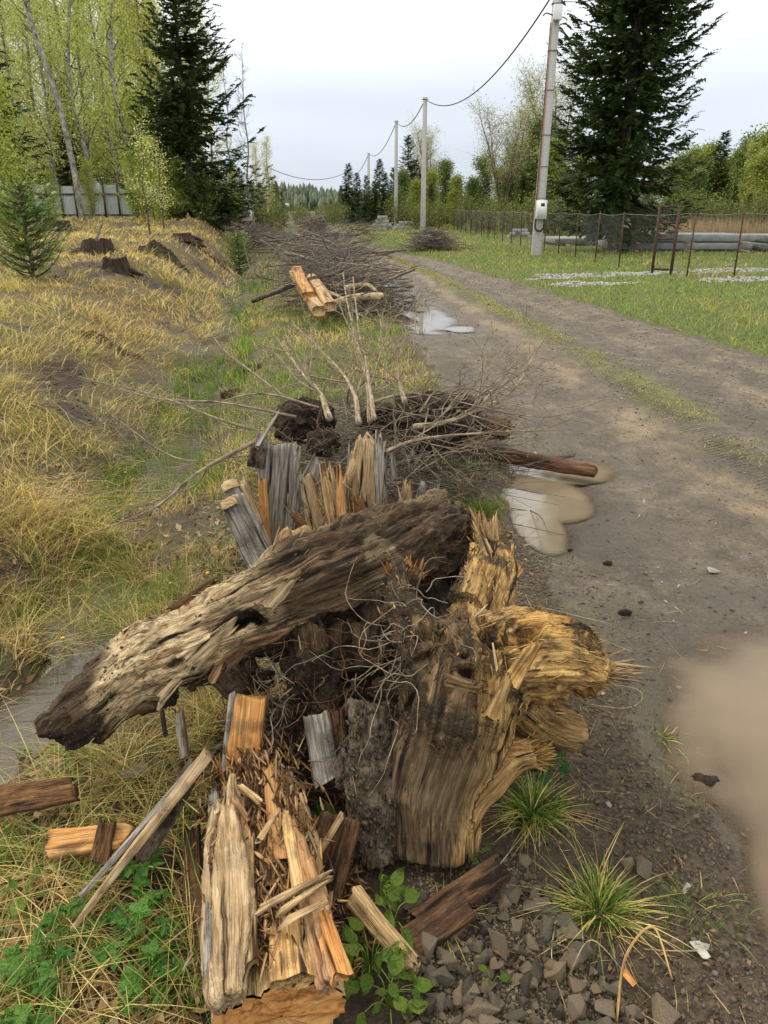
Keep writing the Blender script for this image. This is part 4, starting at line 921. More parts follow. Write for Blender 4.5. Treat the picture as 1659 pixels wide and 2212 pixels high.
def slabs():
    GSL = 'stacked concrete floor slabs in the field'
    for (x0, y0, L, n, lab) in [(9.1, 31.6, 5.2, 2, 'stack of dark edged concrete slabs right behind the fence'), (14.6, 30.6, 6, 2, 'stack of concrete slabs cut off by the right edge'), (7.6, 36, 4.6, 1, 'low concrete slab behind the huge spruce trunk')]:
        z = float(Hf(x0, y0))+.12
        for k in range(n):
            V, Q = box((x0+L/2+.08*k, y0+.8+.06*k, z+.06+k*.29), (L, 3.2, .24), rot=-.03)
            o = mk('concrete_slab', V, Q, mat=M['slab'], label=('lower slab in the ' if k == 0 else 'upper slab in the ')+lab, cat='slab', group=GSL); bv = o.modifiers.new('b', 'BEVEL'); bv.width = .015
        for k in range(n):
            for xx in (x0+.5, x0+L-.5, x0+L/2):
                V, Q = box((xx, y0, z-.09+k*.29), (.12, 3.0, .05)); mk('slab_spacer', V, Q, mat=M['timber'], label='timber spacer beam under the concrete slabs', cat='beam', group='timber spacers under slabs')
slabs()
def block_heap(px, Y, n, wd, lab, size=(.4, .2, .2), levels=4, grp='pale concrete blocks in a stack'):
    X = PY(px, 470, Y)[0]; z = float(Hf(X, Y)); me = None
    for l in range(levels):
        k = int(n*(1-.18*l))
        for i in range(k):
            x = X+(i-(k-1)/2)*wd/n+rng.uniform(-.03, .03)
            if me is None:
                V, Q = box((0, 0, size[2]/2), size); o = mk('concrete_block', V, Q, mat=M['concrete'], keep=True, label=lab, cat='block', group=grp); bv = o.modifiers.new('b', 'BEVEL'); bv.width = .01; me = o
            else: o = me.copy(); C.objects.link(o)
            o.location = (x, Y+rng.uniform(-.15, .15), z+l*(size[2]+.01)); o.rotation_euler = (0, 0, rng.normal(0, .12))
block_heap(826, 62, 6, 2.1, 'pale concrete block in the stack beside the third pole', (.34, .34, .27), 4)
block_heap(880, 66, 5, 2.3, 'pale block in the low heap between second and third pole', (.42, .3, .18), 3, 'blocks in the low heap between the poles')
block_heap(1124, 44, 5, 1.35, 'pale concrete block in the heap behind the wire fence', (.26, .26, .16), 3, 'blocks in the heap behind the fence')
# reeds
x = rng.uniform(11, 30, 5000); y = rng.uniform(39, 44, 5000); n = 5000
grass_obj('dry_reeds', x, y, rng.uniform(.7, 1.35, n), rng.uniform(.05, .35, n), np.full(n, .04), pal((.36, .26, .14), n))['label'] = 'tall dry tan reeds beyond the concrete slabs'
# white gravel
x, y = sample(60000, 14, 26, 1.1); q = (x > 2) & (gravel_mask(x, y) > .42); x, y = x[q][:11000], y[q][:11000]
def pebbles(name, x, y, s, m, label, z=None, flat=.6):
    n = len(x); z = Hf(x, y) if z is None else z
    base = np.array([[1, 0, 0], [0, 1, 0], [-1, 0, 0], [0, -1, 0], [0, 0, 1], [0, 0, -1]])*np.array([1, .8, flat])
    T = np.array([[0, 1, 4], [1, 2, 4], [2, 3, 4], [3, 0, 4], [1, 0, 5], [2, 1, 5], [3, 2, 5], [0, 3, 5]])
    V = base[None]*rng.uniform(.6, 1.3, (n, 6, 1))*s[:, None, None]; a = rng.uniform(0, 6.28, n)
    xx = V[..., 0]*np.cos(a)[:, None]-V[..., 1]*np.sin(a)[:, None]; yy = V[..., 0]*np.sin(a)[:, None]+V[..., 1]*np.cos(a)[:, None]
    V = np.stack([xx+x[:, None], yy+y[:, None], V[..., 2]+z[:, None]+s[:, None]*flat*.25], -1).reshape(-1, 3)
    return mk(name, V, T=(T[None]+np.arange(n)[:, None, None]*6).reshape(-1, 3), mat=m, kind='stuff', label=label, cat='gravel', keep=True)
pebbles('white_gravel', x, y, rng.uniform(.018, .05, len(x)), M['whitegravel'], 'pale crushed stone spread in the grass by the fence')
x, y = sample(17000, 1.0, 22, 1.0); q = (x > xl(y)-.15) & (x < xr(y)) & (pud(x, y) > 1.0); x, y = x[q], y[q]
pebbles('road_gravel', x, y, rng.uniform(.0014, .0042, len(x))*(1+.15*y)*rng.choice([1, 1, 1, 1.9], len(x)), M['gravel'], 'small loose gravel trodden into the muddy road')

x, y = sample(30000, 3.0, 26, 1.0); s_ = (x-xl(y))/(xr(y)-xl(y)); q = (s_ > .12) & (s_ < 1) & (pud(x, y) > 1.0) & (f2(x, y, 1.3, 3, 97)+.5*(s_ > .55) > .1) & (np.abs(s_-.365) > .05); x, y = x[q], y[q]
pebbles('road_stones', x, y, rng.uniform(.003, .009, len(x))*(1+.16*y), stonem('road_stone', (.10, .085, .065), (.24, .21, .165), (.34, .30, .24)), 'loose grey stones lying in the wheel tracks', flat=.4)
# ------------------------------------------------------------ wood bodies grown from blended limbs
rng = np.random.default_rng(77)
def vnormals(V, Q):
    n = np.zeros_like(V); a = V[Q[:, 2]]-V[Q[:, 0]]; b = V[Q[:, 3]]-V[Q[:, 1]]; c = np.cross(a, b)
    for k in range(4): np.add.at(n, Q[:, k], c)
    return nrm(n)
def body(name, chains, voxel, m, parent=None, amp=.012, fcross=26, flong=4, lump=.015, cut=None, cav=None, colfn=None, flake=0, fmask=None, amask=None, **k):
    """chains: (points, radii, squash, (r,g) paint). Blended into one skin, then carved along the fibres"""
    tmp = Acc(); segs = []
    for ci, ch in enumerate(chains):
        pts, rad = ch[0], ch[1]; sq = ch[2] if len(ch) > 2 else 1; cl = ch[3] if len(ch) > 3 else (0, 0)
        P = spline(pts, 26); r = np.interp(np.linspace(0, 1, 26), np.linspace(0, 1, len(rad)), rad)
        V, Q, T, f = tube(P, r, 20, True, sq); tmp.add(V, Q, T)
        Tn, Nn, Bn = frames(P); L = np.concatenate([[0], np.cumsum(np.linalg.norm(np.diff(P, axis=0), axis=1))])
        segs.append((P, r, Tn, Nn, Bn, L+ci*1.7, cl, sq))
    to = tmp.mk('scratch', None, keep=True); md = to.modifiers.new('r', 'REMESH'); md.mode = 'VOXEL'; md.voxel_size = voxel
    dg = bpy.context.evaluated_depsgraph_get(); dg.update(); ev = to.evaluated_get(dg); me = ev.to_mesh()
    V = np.empty(len(me.vertices)*3); me.vertices.foreach_get('co', V); V = V.reshape(-1, 3)
    Q = np.array([p.vertices[:] for p in me.polygons if len(p.vertices) == 4], np.int64)
    Tr = np.array([p.vertices[:] for p in me.polygons if len(p.vertices) == 3], np.int64).reshape(-1, 3)
    ev.to_mesh_clear(); bpy.data.objects.remove(to)
    for it in range(3):                                        # relax
        s = np.zeros_like(V); c = np.zeros(len(V))
        for a, b in ((0, 1), (1, 2), (2, 3), (3, 0)):
            np.add.at(s, Q[:, a], V[Q[:, b]]); np.add.at(s, Q[:, b], V[Q[:, a]]); np.add.at(c, Q[:, a], 1); np.add.at(c, Q[:, b], 1)
        V = np.where(c[:, None] > 0, .5*V+.5*s/np.maximum(c, 1)[:, None], V)
    best = np.full(len(V), 1e9); fib = np.zeros_like(V); paint = np.zeros((len(V), 2)); wsum = np.zeros(len(V)); tang = np.zeros_like(V)
    for (P, r, Tn, Nn, Bn, L, cl, sq) in segs:
        d = np.linalg.norm(V[:, None]-P[None], axis=2); i = d.argmin(1); rel = V-P[i]
        along = (rel*Tn[i]).sum(1); dist = d[np.arange(len(V)), i]/r[i]
        f = np.stack([L[i]+along, (rel*Nn[i]).sum(1), (rel*Bn[i]).sum(1)], -1)
        q = dist < best; best = np.where(q, dist, best); fib[q] = f[q]; tang[q] = Tn[i][q]
        w_ = np.exp(-6*dist); wsum += w_; paint += w_[:, None]*np.array(cl)[None]
    paint /= np.maximum(wsum, 1e-9)[:, None]
    n = vnormals(V, Q)
    g = fbm(fib*np.array([flong, fcross, fcross]), 4, 3); g2 = fbm(fib*np.array([flong*1.6, fcross*3.2, fcross*3.2]), 3, 9); lm = fbm(V*7, 3, 4)
    ridge = -np.abs(g)*2+.6
    q_ = fbm(fib*np.array([flong*.9, fcross*.42, fcross*.42])+5, 3, 21)*4.2; st4 = np.floor(q_)+sst(.38, .62, q_-np.floor(q_))
    fl_ = flake*st4*(1 if fmask is None else fmask(V))
    am = 1 if amask is None else amask(V)
    disp = amp*am*(ridge*.9+g2*.5)+lump*lm+fl_
    if cav is not None:
        cv = cav(V, fib); disp = disp-cv
    V = V+n*disp[:, None]
    if cut is not None: V = cut(V)
    col = np.concatenate([paint, np.zeros((len(V), 1))], 1)
    nz = fbm(fib*np.array([3, 14, 14]), 3, 15)
    col[:, 0] = np.clip(col[:, 0]+nz*.5*(col[:, 0] > .02), 0, 1); col[:, 1] = np.clip(col[:, 1]+fbm(V*9, 3, 16)*.7-(g > .12)*.25*0, 0, 1)
    if colfn is not None: col = colfn(V, fib, col)
    o = mk(name, V, Q, Tr if len(Tr) else None, m, parent, col=col, fib=fib, smooth=True, **k)
    return o, V, n, tang
def shard(name, base, top, wdt, thk, m, parent=None, jag=.12, jagb=0, n=28, rings=18, col=0, taper=1.0, bow=0, face=None, amp=.0035, seed=None, split=0, dirt=.55, **k):
    """a riven board: a loop of n fibres of unequal length, fluted along the grain"""
    base = np.asarray(base, float); top = np.asarray(top, float); ax = nrm(top-base); L = np.linalg.norm(top-base)
    fz = np.array([0, -1., .25]) if face is None else np.array(face, float)
    nn = nrm(fz-ax*np.dot(fz, ax)); wv = np.cross(ax, nn)
    a = np.linspace(0, 2*math.pi, n, endpoint=False); e_ = .45
    cx = np.sign(np.cos(a))*np.abs(np.cos(a))**e_*wdt/2; cy = np.sign(np.sin(a))*np.abs(np.sin(a))**e_*thk/2
    sd = rng.uniform(0, 100)
    fl = fbm(np.stack([cx*55+sd, cy*55, a*0], -1), 3, 3)
    jt = np.abs(fbm(np.stack([cx*40+sd, cy*30, a*0+5], -1), 3, 8)); jt = jt/(jt.max()+1e-6); jt = jt*jag*L
    jb = np.abs(fbm(np.stack([cx*40+sd, cy*30, a*0+9], -1), 3, 8)); jb = jb/(jb.max()+1e-6)*jagb*L
    s = np.linspace(0, 1, rings)[:, None]
    along = jb[None]+(L-jt-jb)[None]*s
    tp = 1-(1-taper)*(along/L)
    rr = fbm(np.stack([np.broadcast_to(along*7, (rings, n)), np.broadcast_to(cx*70+sd, (rings, n)), np.broadcast_to(cy*70, (rings, n))], -1), 3, 4)
    wm = 1+.16*fbm(np.stack([np.broadcast_to(along*9, (rings, n)), np.broadcast_to(np.sign(cx)*3+sd, (rings, n)), along*0], -1), 3, 14)+.03*np.broadcast_to(fl[None], (rings, n))
    ww = .10*wdt*fbm(np.stack([along*5, along*0+sd, along*0+3], -1), 3, 15)
    cxx = cx*tp*wm+ww; cyy = cy*(.4+.6*tp)+(amp*(rr+fl[None])*1.6)*np.sign(np.sin(a))
    bw = bow*L*(along/L)**2
    V = base+along[..., None]*ax+cxx[..., None]*wv+(cyy+bw)[..., None]*nn
    fb = np.stack([along+sd, cxx+0*along, cyy+0*along], -1)
    m_ = rings; i = np.arange(m_-1)[:, None]*n; j = np.arange(n)[None]; kk = (j+1) % n
    Q = np.stack([i+j, i+kk, i+n+kk, i+n+j], -1).reshape(-1, 4)
    # caps: join the two faces across the thickness
    h = n//2
    def cap(o, flip):
        q = []
        for t in range(h):
            a0, a1 = t, (t+1); b0, b1 = (n-t) % n, (n-t-1) % n
            if t == 0: q.append([o+0, o+1, o+n-1, o+0]); continue
            if t == h-1: q.append([o+a0, o+h, o+b0, o+a0]); continue
            q.append([o+a0, o+a1, o+b1, o+b0])
        return q
    cq = cap((m_-1)*n, 0)+cap(0, 1)
    T2 = [x[:3] for x in cq if x[3] == x[0]]; Q2 = [x for x in cq if x[3] != x[0]]
    cl = np.zeros((rings*n, 3)); cl[:] = (col, 0, 0) if np.ndim(col) == 0 else col
    cl[:, 1] += dirt*sst(-.1, .35, fbm(V.reshape(-1, 3)*22, 3, 77))
    return mk(name, V.reshape(-1, 3), np.vstack([Q, Q2]) if Q2 else Q, np.array(T2), m, parent, col=cl, fib=fb.reshape(-1, 3), smooth=False, **k)
def fray(name, end, d, r, n, L, m, parent, wd=.006, spread=.25, col=(.7, 0, 0), kind='stuff'):
    d = nrm(np.asarray(d, float)); a = nrm(np.cross(d, [.3, .2, 1.])); b = np.cross(d, a)
    q = rng.uniform(0, 6.28, n); rr = r*np.sqrt(rng.random(n))
    P0 = end+a*(rr*np.cos(q))[:, None]+b*(rr*np.sin(q))[:, None]-d*rng.uniform(.0, .5, n)[:, None]*L
    D = d+rng.normal(0, spread, (n, 3)); V, Q, T, f, c = slivers(P0, D, L*rng.uniform(.3, 1, n), wd*rng.uniform(.4, 1.5, n), col=np.broadcast_to(col, (n, 3)))
    return mk(name, V, Q, None, m, parent, col=c, fib=f, kind=kind)
def on_surf(name, V, nr, tg, sel, n, L, wd, m, parent, col=(0, 0, 0), lift=.2, spread=.12, th=.4, off=-.001):
    i = rng.choice(np.where(sel)[0], n); D = tg[i]*rng.choice([-1, 1], (n, 1))+nr[i]*rng.uniform(0, lift, (n, 1))+rng.normal(0, spread, (n, 3))
    W_ = wd*rng.uniform(.4, 1.5, n); v, Q, T, f, c = slivers(V[i]+nr[i]*off, D, L*rng.uniform(.3, 1.2, n), W_, W_*th, col=np.clip(np.asarray(col)+rng.normal(0, .15, (n, 3))*np.array([1, .6, 0]), 0, 1))
    return mk(name, v, Q, None, m, parent, col=c, fib=f, kind='stuff')
def rootlets(name, c, sp_, n, L, m, parent, r=.0016, down=.6, kind='stuff', label=None, cat=None):
    A = Acc()
    for i in range(n):
        p = np.asarray(c)+rng.normal(0, 1, 3)*sp_; d = nrm(rng.normal(0, 1, 3)+[0, -.3, -down]); P = [p]
        for k in range(6):
            d = nrm(d+rng.normal(0, .5, 3)+[0, 0, -down*.12]); P.append(P[-1]+d*L*rng.uniform(.1, .22))
        V, Q, T, f = tube(spline(P, 12), np.linspace(r*1.3, r*.5, 12), 4, False); A.add(V, Q, None, f, (rng.uniform(0, .7), 0, 0))
    return A.mk(name, m, parent, kind=kind, label=label, cat=cat)
# ---- crooked root log lying across the pile
lg = thing('crooked_root_log', 'long crooked weathered log bent like a horse head across the stumps', 'log', PZ(700, 1600, 0))
c = [PZ(118, 1590, .205), PZ(190, 1540, .25), PZ(310, 1440, .32), PZ(470, 1368, .41), PZ(640, 1300, .47), PZ(770, 1240, .50), PZ(880, 1175, .53), PZ(962, 1140, .52)]
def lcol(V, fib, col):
    # the upper left of the snout is bare pale wood, the tip carries crusted dark bark
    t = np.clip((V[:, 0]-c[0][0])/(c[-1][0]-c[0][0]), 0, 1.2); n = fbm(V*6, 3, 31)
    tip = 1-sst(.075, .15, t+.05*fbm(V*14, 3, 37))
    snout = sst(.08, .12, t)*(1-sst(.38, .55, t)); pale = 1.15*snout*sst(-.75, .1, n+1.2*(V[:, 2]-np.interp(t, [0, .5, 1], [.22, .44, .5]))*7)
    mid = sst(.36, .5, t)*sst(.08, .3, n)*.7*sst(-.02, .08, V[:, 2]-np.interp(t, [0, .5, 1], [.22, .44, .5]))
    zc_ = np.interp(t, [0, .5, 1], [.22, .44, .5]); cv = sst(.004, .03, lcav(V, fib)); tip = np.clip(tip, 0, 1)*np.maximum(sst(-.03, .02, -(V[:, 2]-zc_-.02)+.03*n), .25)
    col[:, 0] = np.clip(pale+mid*.6, 0, 1)*(1-tip)*(1-cv); col[:, 1] = cv*.9+ np.clip(tip*1.2+sst(.36, .5, t)*sst(-.1, .25, -(V[:, 2]-np.interp(t, [0, .5, 1], [.24, .45, .50]))*6+n)*.9+.55*sst(.55, .7, t)*sst(-.3, .2, n), 0, 1)  # cavities painted darker with depth: rotten tone with shade put into it
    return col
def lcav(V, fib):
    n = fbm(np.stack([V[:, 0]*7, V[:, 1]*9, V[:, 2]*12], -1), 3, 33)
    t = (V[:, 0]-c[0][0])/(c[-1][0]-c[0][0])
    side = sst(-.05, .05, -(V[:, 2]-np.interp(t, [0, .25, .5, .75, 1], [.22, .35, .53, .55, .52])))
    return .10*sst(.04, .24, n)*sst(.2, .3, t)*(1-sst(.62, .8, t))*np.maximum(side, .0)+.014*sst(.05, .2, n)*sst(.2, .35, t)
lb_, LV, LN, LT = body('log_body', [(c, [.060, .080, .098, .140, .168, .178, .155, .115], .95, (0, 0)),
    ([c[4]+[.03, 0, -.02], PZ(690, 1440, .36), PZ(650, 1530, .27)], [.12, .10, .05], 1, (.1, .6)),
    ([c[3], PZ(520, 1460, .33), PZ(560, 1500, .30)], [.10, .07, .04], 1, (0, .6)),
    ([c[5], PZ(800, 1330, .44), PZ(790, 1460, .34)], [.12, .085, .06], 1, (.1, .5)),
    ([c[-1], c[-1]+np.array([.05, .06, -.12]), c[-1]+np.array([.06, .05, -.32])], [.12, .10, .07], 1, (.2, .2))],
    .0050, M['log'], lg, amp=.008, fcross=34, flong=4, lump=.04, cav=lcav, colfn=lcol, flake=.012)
tl_ = (LV[:, 0]-c[0][0])/(c[-1][0]-c[0][0])
on_surf('loose_fibre', LV, LN, LT, (tl_ > .2) & (tl_ < .62), 150, .05, .005, M['pale'], lg, (0, 0, 0), .35, .18)
on_surf('loose_fibre', LV, LN, LT, (tl_ > .1) & (tl_ < .35), 60, .07, .005, M['log'], lg, (.9, 0, 0), .12, .06)
on_surf('dark_fibre', LV, LN, LT, (tl_ > .4), 420, .035, .003, M['rot'], lg, (0, 0, 0), .35, .5)
on_surf('bark_crumb', LV, LN, LT, (tl_ < .16), 520, .009, .007, M['bark'], lg, (0, 0, 0), .2, .5, .6)
on_surf('bark_crumb', LV, LN, LT, (tl_ > .32), 700, .011, .006, M['rot'], lg, (.1, .3, 0), .5, .8, .8)
for (a, b, wdt, th, cc, mm, jg) in [((395, 1445, .40), (520, 1335, .50), .055, .025, .85, 'log', .3), ((300, 1420, .38), (455, 1330, .475), .04, .022, .3, 'pale', .25), ((430, 1330, .50), (560, 1250, .56), .05, .018, .5, 'log', .3), ((470, 1450, .41), (560, 1380, .48), .04, .02, 0, 'rot', .4),
        ((330, 1530, .29), (410, 1440, .37), .035, .02, .9, 'log', .35), ((600, 1270, .58), (700, 1200, .64), .03, .012, .7, 'log', .4), ((360, 1330, .44), (480, 1240, .53), .035, .02, 0, 'rot', .4), ((520, 1400, .46), (640, 1360, .53), .035, .015, .1, 'rot', .4),
        ((450, 1480, .33), (500, 1400, .43), .03, .018, .5, 'orange', .3), ((560, 1330, .55), (640, 1245, .60), .045, .012, .6, 'log', .35)]:
    shard('broken_slab', PZ(*a), PZ(*b), wdt, th, M[mm], lg, jg, .25, n=22, rings=14, col=cc, taper=.55, amp=.004)
rootlets('root_hair', PZ(740, 1450, .36), np.array([.10, .05, .08]), 60, .20, M['rot'], lg, .0009, .9)
rootlets('root_hair', PZ(880, 1200, .55), np.array([.10, .06, .05]), 40, .12, M['rot'], lg, .0009, .4)
rootlets('root_hair', PZ(600, 1470, .33), np.array([.06, .04, .04]), 50, .16, M['darktwig'], lg, .0012, .9)
# ---- big flared stump
stp = thing('uprooted_stump', 'big upturned stump with torn golden roots and smooth grey brown foot', 'stump', PZ(940, 1860, 0))
k0 = [PZ(938, 1840, .0), PZ(942, 1700, .15), PZ(985, 1560, .32), PZ(1000, 1450, .42), PZ(985, 1370, .48)]
RA = [PZ(1000, 1560, .32), PZ(1085, 1440, .43), PZ(1165, 1415, .46), PZ(1235, 1430, .42), PZ(1282, 1448, .37)]
RB = [PZ(975, 1800, .06), PZ(1040, 1705, .18), PZ(1105, 1635, .25), PZ(1165, 1622, .28)]
RC = [PZ(1100, 1500, .34), PZ(1170, 1560, .26), PZ(1238, 1585, .2)]
RD = [PZ(1000, 1420, .45), PZ(1045, 1290, .52), PZ(1055, 1210, .56), PZ(1048, 1165, .60)]
RE = [PZ(940, 1440, .44), PZ(880, 1330, .50), PZ(872, 1240, .56)]
RF = [PZ(1060, 1390, .47), PZ(1120, 1360, .49), PZ(1180, 1350, .47)]
def scut(V):
    V = V.copy(); q = V[:, 2] < .0; V[q, 2] = .0+.15*(V[q, 2]); return V
def scav(V, fib):
    n = fbm(V*np.array([9, 9, 11]), 3, 43); return .06*sst(.14, .34, n)*sst(.28, .36, V[:, 2])
def scol(V, fib, col):
    n = fbm(V*8, 3, 47); z = V[:, 2]
    g = sst(.34, .42, z+.05*n)*(1-.95*sst(-.04, .05, PZ(1010, 1400, .45)[0]-V[:, 0]+.06*n)); g = np.maximum(g, .8*sst(.0, .05, V[:, 0]-PZ(1010, 1700, .2)[0]-.35*(V[:, 2]-.2)+.03*n))*(.7+.6*n); cv = sst(.003, .03, scav(V, fib)); col[:, 1] = np.clip(col[:, 1]*.6+.85*sst(-.05, .25, n-.1+.35*(V[:, 0] < PZ(1010, 1400, .45)[0]))*sst(.3, .4, z)+cv*.8, 0, 1); col[:, 0] = np.clip(np.maximum(col[:, 0], g), 0, 1)  # hollows of the stump get shade painted into the soil tone
    return col
sb, SV, SN, ST = body('stump_body', [(k0, [.118, .138, .150, .14, .11], .9, (.0, 0)), (RA, [.10, .105, .10, .085, .06], 1.15, (.9, 0)), (RB, [.05, .062, .052, .04], 1, (.55, 0)), (RC, [.07, .05, .045], 1, (.1, .6)),
    (RD, [.10, .085, .062, .045], 1, (.55, .2)), (RE, [.10, .075, .055], 1, (.1, .6)), (RF, [.09, .07, .05], 1, (1, 0)), ([k0[0]+[-.02, 0, .02], k0[2]+[-.06, .0, 0], k0[3]+[-.08, .0, .02]], [.08, .09, .09], 1, (0, .3))],
    .0050, M['stump'], stp, amp=.009, fcross=36, flong=3.2, lump=.028, cut=scut, cav=scav, colfn=scol, flake=.011, fmask=lambda V: .12+.88*sst(.30, .42, V[:, 2]), amask=lambda V: .38+.62*sst(.22, .4, V[:, 2]))
zz = SV[:, 2]; xr_ = SV[:, 0]
on_surf('golden_fibre', SV, SN, ST, (zz > .30) & (xr_ > PZ(1040, 1400, .45)[0]), 620, .042, .0042, M['stump'], stp, (.95, 0, 0), .28, .16, .7)
on_surf('golden_fibre', SV, SN, ST, (zz > .50), 120, .03, .004, M['stump'], stp, (1, 0, 0), .35, .3)
on_surf('dark_fibre', SV, SN, ST, (zz > .32) & (xr_ < PZ(1060, 1400, .45)[0]), 700, .03, .004, M['rot'], stp, (.1, 0, 0), .5, .6, .8)
on_surf('loose_fibre', SV, SN, ST, (zz > .05) & (zz < .32), 120, .07, .005, M['stump'], stp, (.3, 0, 0), .06, .05)
fray('torn_fibre', RA[-1], RA[-1]-RA[-2], .055, 170, .05, M['stump'], stp, .006, .4, (1, 0, 0))
fray('torn_fibre', RA[-1]+[.03, 0, -.0], [1, .1, -.15], .03, 26, .16, M['pale'], stp, .009, .12, (0, 0, 0))
fray('torn_fibre', RB[-1], RB[-1]-RB[-2], .035, 160, .05, M['stump'], stp, .005, .3, (1, 0, 0))
fray('torn_fibre', RD[-1]+[0, 0, .01], [-.25, .1, 1], .03, 46, .12, M['pale'], stp, .010, .2, (.3, 0, 0))
fray('torn_fibre', RE[-1], [.15, 0, 1], .045, 110, .07, M['orange'], stp, .007, .5, (0, .2, 0))
fray('torn_fibre', RF[-1], [.8, .2, .5], .05, 90, .04, M['stump'], stp, .006, .45, (1, 0, 0))
rootlets('root_hair', PZ(840, 1480, .38), np.array([.05, .04, .10]), 34, .28, M['twig'], stp, .0010, 1.4)
rootlets('root_hair', PZ(905, 1380, .48), np.array([.05, .05, .05]), 60, .16, M['darktwig'], stp, .0015, .3)
for (a, b, wdt, th, cc, mm, jg, bow) in [((860, 1300, .50), (905, 1225, .58), .05, .015, .2, 'orange', .35, -.15), ((845, 1340, .46), (860, 1240, .56), .045, .018, 0, 'orange', .3, 0), ((1040, 1330, .52), (1060, 1240, .60), .05, .012, 1, 'stump', .35, 0),
        ((1020, 1360, .52), (1075, 1300, .59), .045, .012, 0, 'pale', .4, 0), ((1085, 1310, .54), (1110, 1370, .53), .05, .012, 0, 'pale', .5, 0), ((1055, 1205, .60), (1035, 1150, .66), .035, .012, 0, 'pale', .5, 0), ((1098, 1250, .50), (1125, 1220, .52), .05, .006, 0, 'orange', .3, 0),
        ((1100, 1480, .50), (1160, 1385, .56), .05, .018, .9, 'stump', .3, 0), ((1060, 1560, .44), (1105, 1450, .52), .035, .02, .4, 'stump', .2, 0), ((1180, 1440, .50), (1260, 1400, .46), .05, .016, 1, 'stump', .35, 0), ((1190, 1480, .46), (1270, 1470, .42), .045, .014, 1, 'stump', .35, 0),
        ((1075, 1455, .50), (1062, 1375, .56), .007, .005, 0, 'pale', .2, 0), ((960, 1470, .50), (1040, 1490, .48), .03, .012, .3, 'stump', .5, 0), ((1250, 1470, .38), (1325, 1440, .36), .02, .012, 0, 'grey', .4, 0)]:
    shard('torn_splinter', PZ(*a), PZ(*b), wdt, th, M[mm], stp, jg, .15, n=22, rings=12, col=cc, taper=.6, bow=bow, amp=.005)
# ---- bark covered trunk piece in front of the gap
bt_ = thing('bark_covered_trunk', 'short dark trunk piece with rough bark left of the smooth stump foot', 'trunk piece', PZ(812, 1850, 0))
o_, BV, BN, BT = body('bark_body', [([PZ(815, 1860, .015), PZ(808, 1720, .15), PZ(795, 1590, .28), PZ(800, 1520, .34)], [.055, .072, .062, .05], .8, (0, 0)), ([PZ(765, 1700, .14), PZ(770, 1600, .24)], [.04, .04], 1, (0, .2))], .0045, M['bark'], bt_, amp=.010, fcross=34, flong=11, lump=.02, flake=.006)
on_surf('bark_flake', BV, BN, BT, zz[:0] if False else np.ones(len(BV), bool), 900, .018, .012, M['bark'], bt_, (.1, .2, 0), .3, .4, .6)
for i in range(7):
    shard('bark_strip', PZ(845+i*3, 1850-i*6, .03), PZ(848+rng.uniform(-6, 8), 1580+rng.uniform(-60, 60), .26), .010, .004, M['grey'], bt_, .3, .1, n=10, rings=10, col=0, taper=.5, amp=.001)
# ---- split hollow log in front
hl = thing('split_hollow_log', 'broken hollow log with fresh saw cut end and crumbling orange core', 'log', PZ(600, 2150, 0))
e0 = PZ(608, 2192, .11); e1_ = PZ(560, 1690, .13); ax = nrm(e1_-e0); wv = nrm(np.cross(ax, [0, 0, 1.])); upv = np.cross(wv, ax)
n, m_ = 72, 60; th = np.linspace(0, 2*math.pi, n, endpoint=False); u = np.linspace(0, 1, m_)[:, None]; Lh = np.linalg.norm(e1_-e0)
topm = sst(.15, .75, np.sin(th))[None]
rr = .128*(1-.32*topm*(.75+.25*np.sin(u*5)))*(1+.0*u)
pt = np.stack([np.broadcast_to(u*Lh*6, (m_, n)), np.broadcast_to(np.cos(th)*3.4, (m_, n)), np.broadcast_to(np.sin(th)*3.4, (m_, n))], -1)
rr = rr+.016*fbm(pt, 4, 51)+.008*fbm(pt*np.array([1, 4, 4]), 3, 52)-topm*.02*np.abs(fbm(pt*2, 3, 53)); rr = rr*(1-.25*sst(.6, 1, u))
je = (.035*np.abs(fbm(np.stack([np.cos(th)*6, np.sin(th)*6, th*0], -1), 3, 55)))[None]*(1-u)
V = e0+(u*Lh+je)[..., None]*ax+(rr*np.cos(th))[..., None]*wv+(rr*np.sin(th)*.82)[..., None]*upv
V = V.reshape(-1, 3); V[:, 2] = np.maximum(V[:, 2], -.03)
i = np.arange(m_-1)[:, None]*n; j = np.arange(n)[None]; kk = (j+1) % n; Q = np.stack([i+j, i+kk, i+n+kk, i+n+j], -1).reshape(-1, 4)
fb = np.stack([np.broadcast_to(u*Lh, (m_, n)), rr*np.cos(th), rr*np.sin(th)], -1).reshape(-1, 3)
dirt = (topm*sst(-.15, .2, fbm(pt*1.3, 3, 57))+0*u).reshape(-1)*.9
mk('hollow_shell', V, Q, mat=M['pale'], parent=hl, col=np.stack([.25+.6*sst(-.1, .3, fbm(pt, 3, 58)).reshape(-1)*topm.repeat(m_, 0).reshape(-1), dirt, dirt*0], -1), fib=fb, smooth=False)
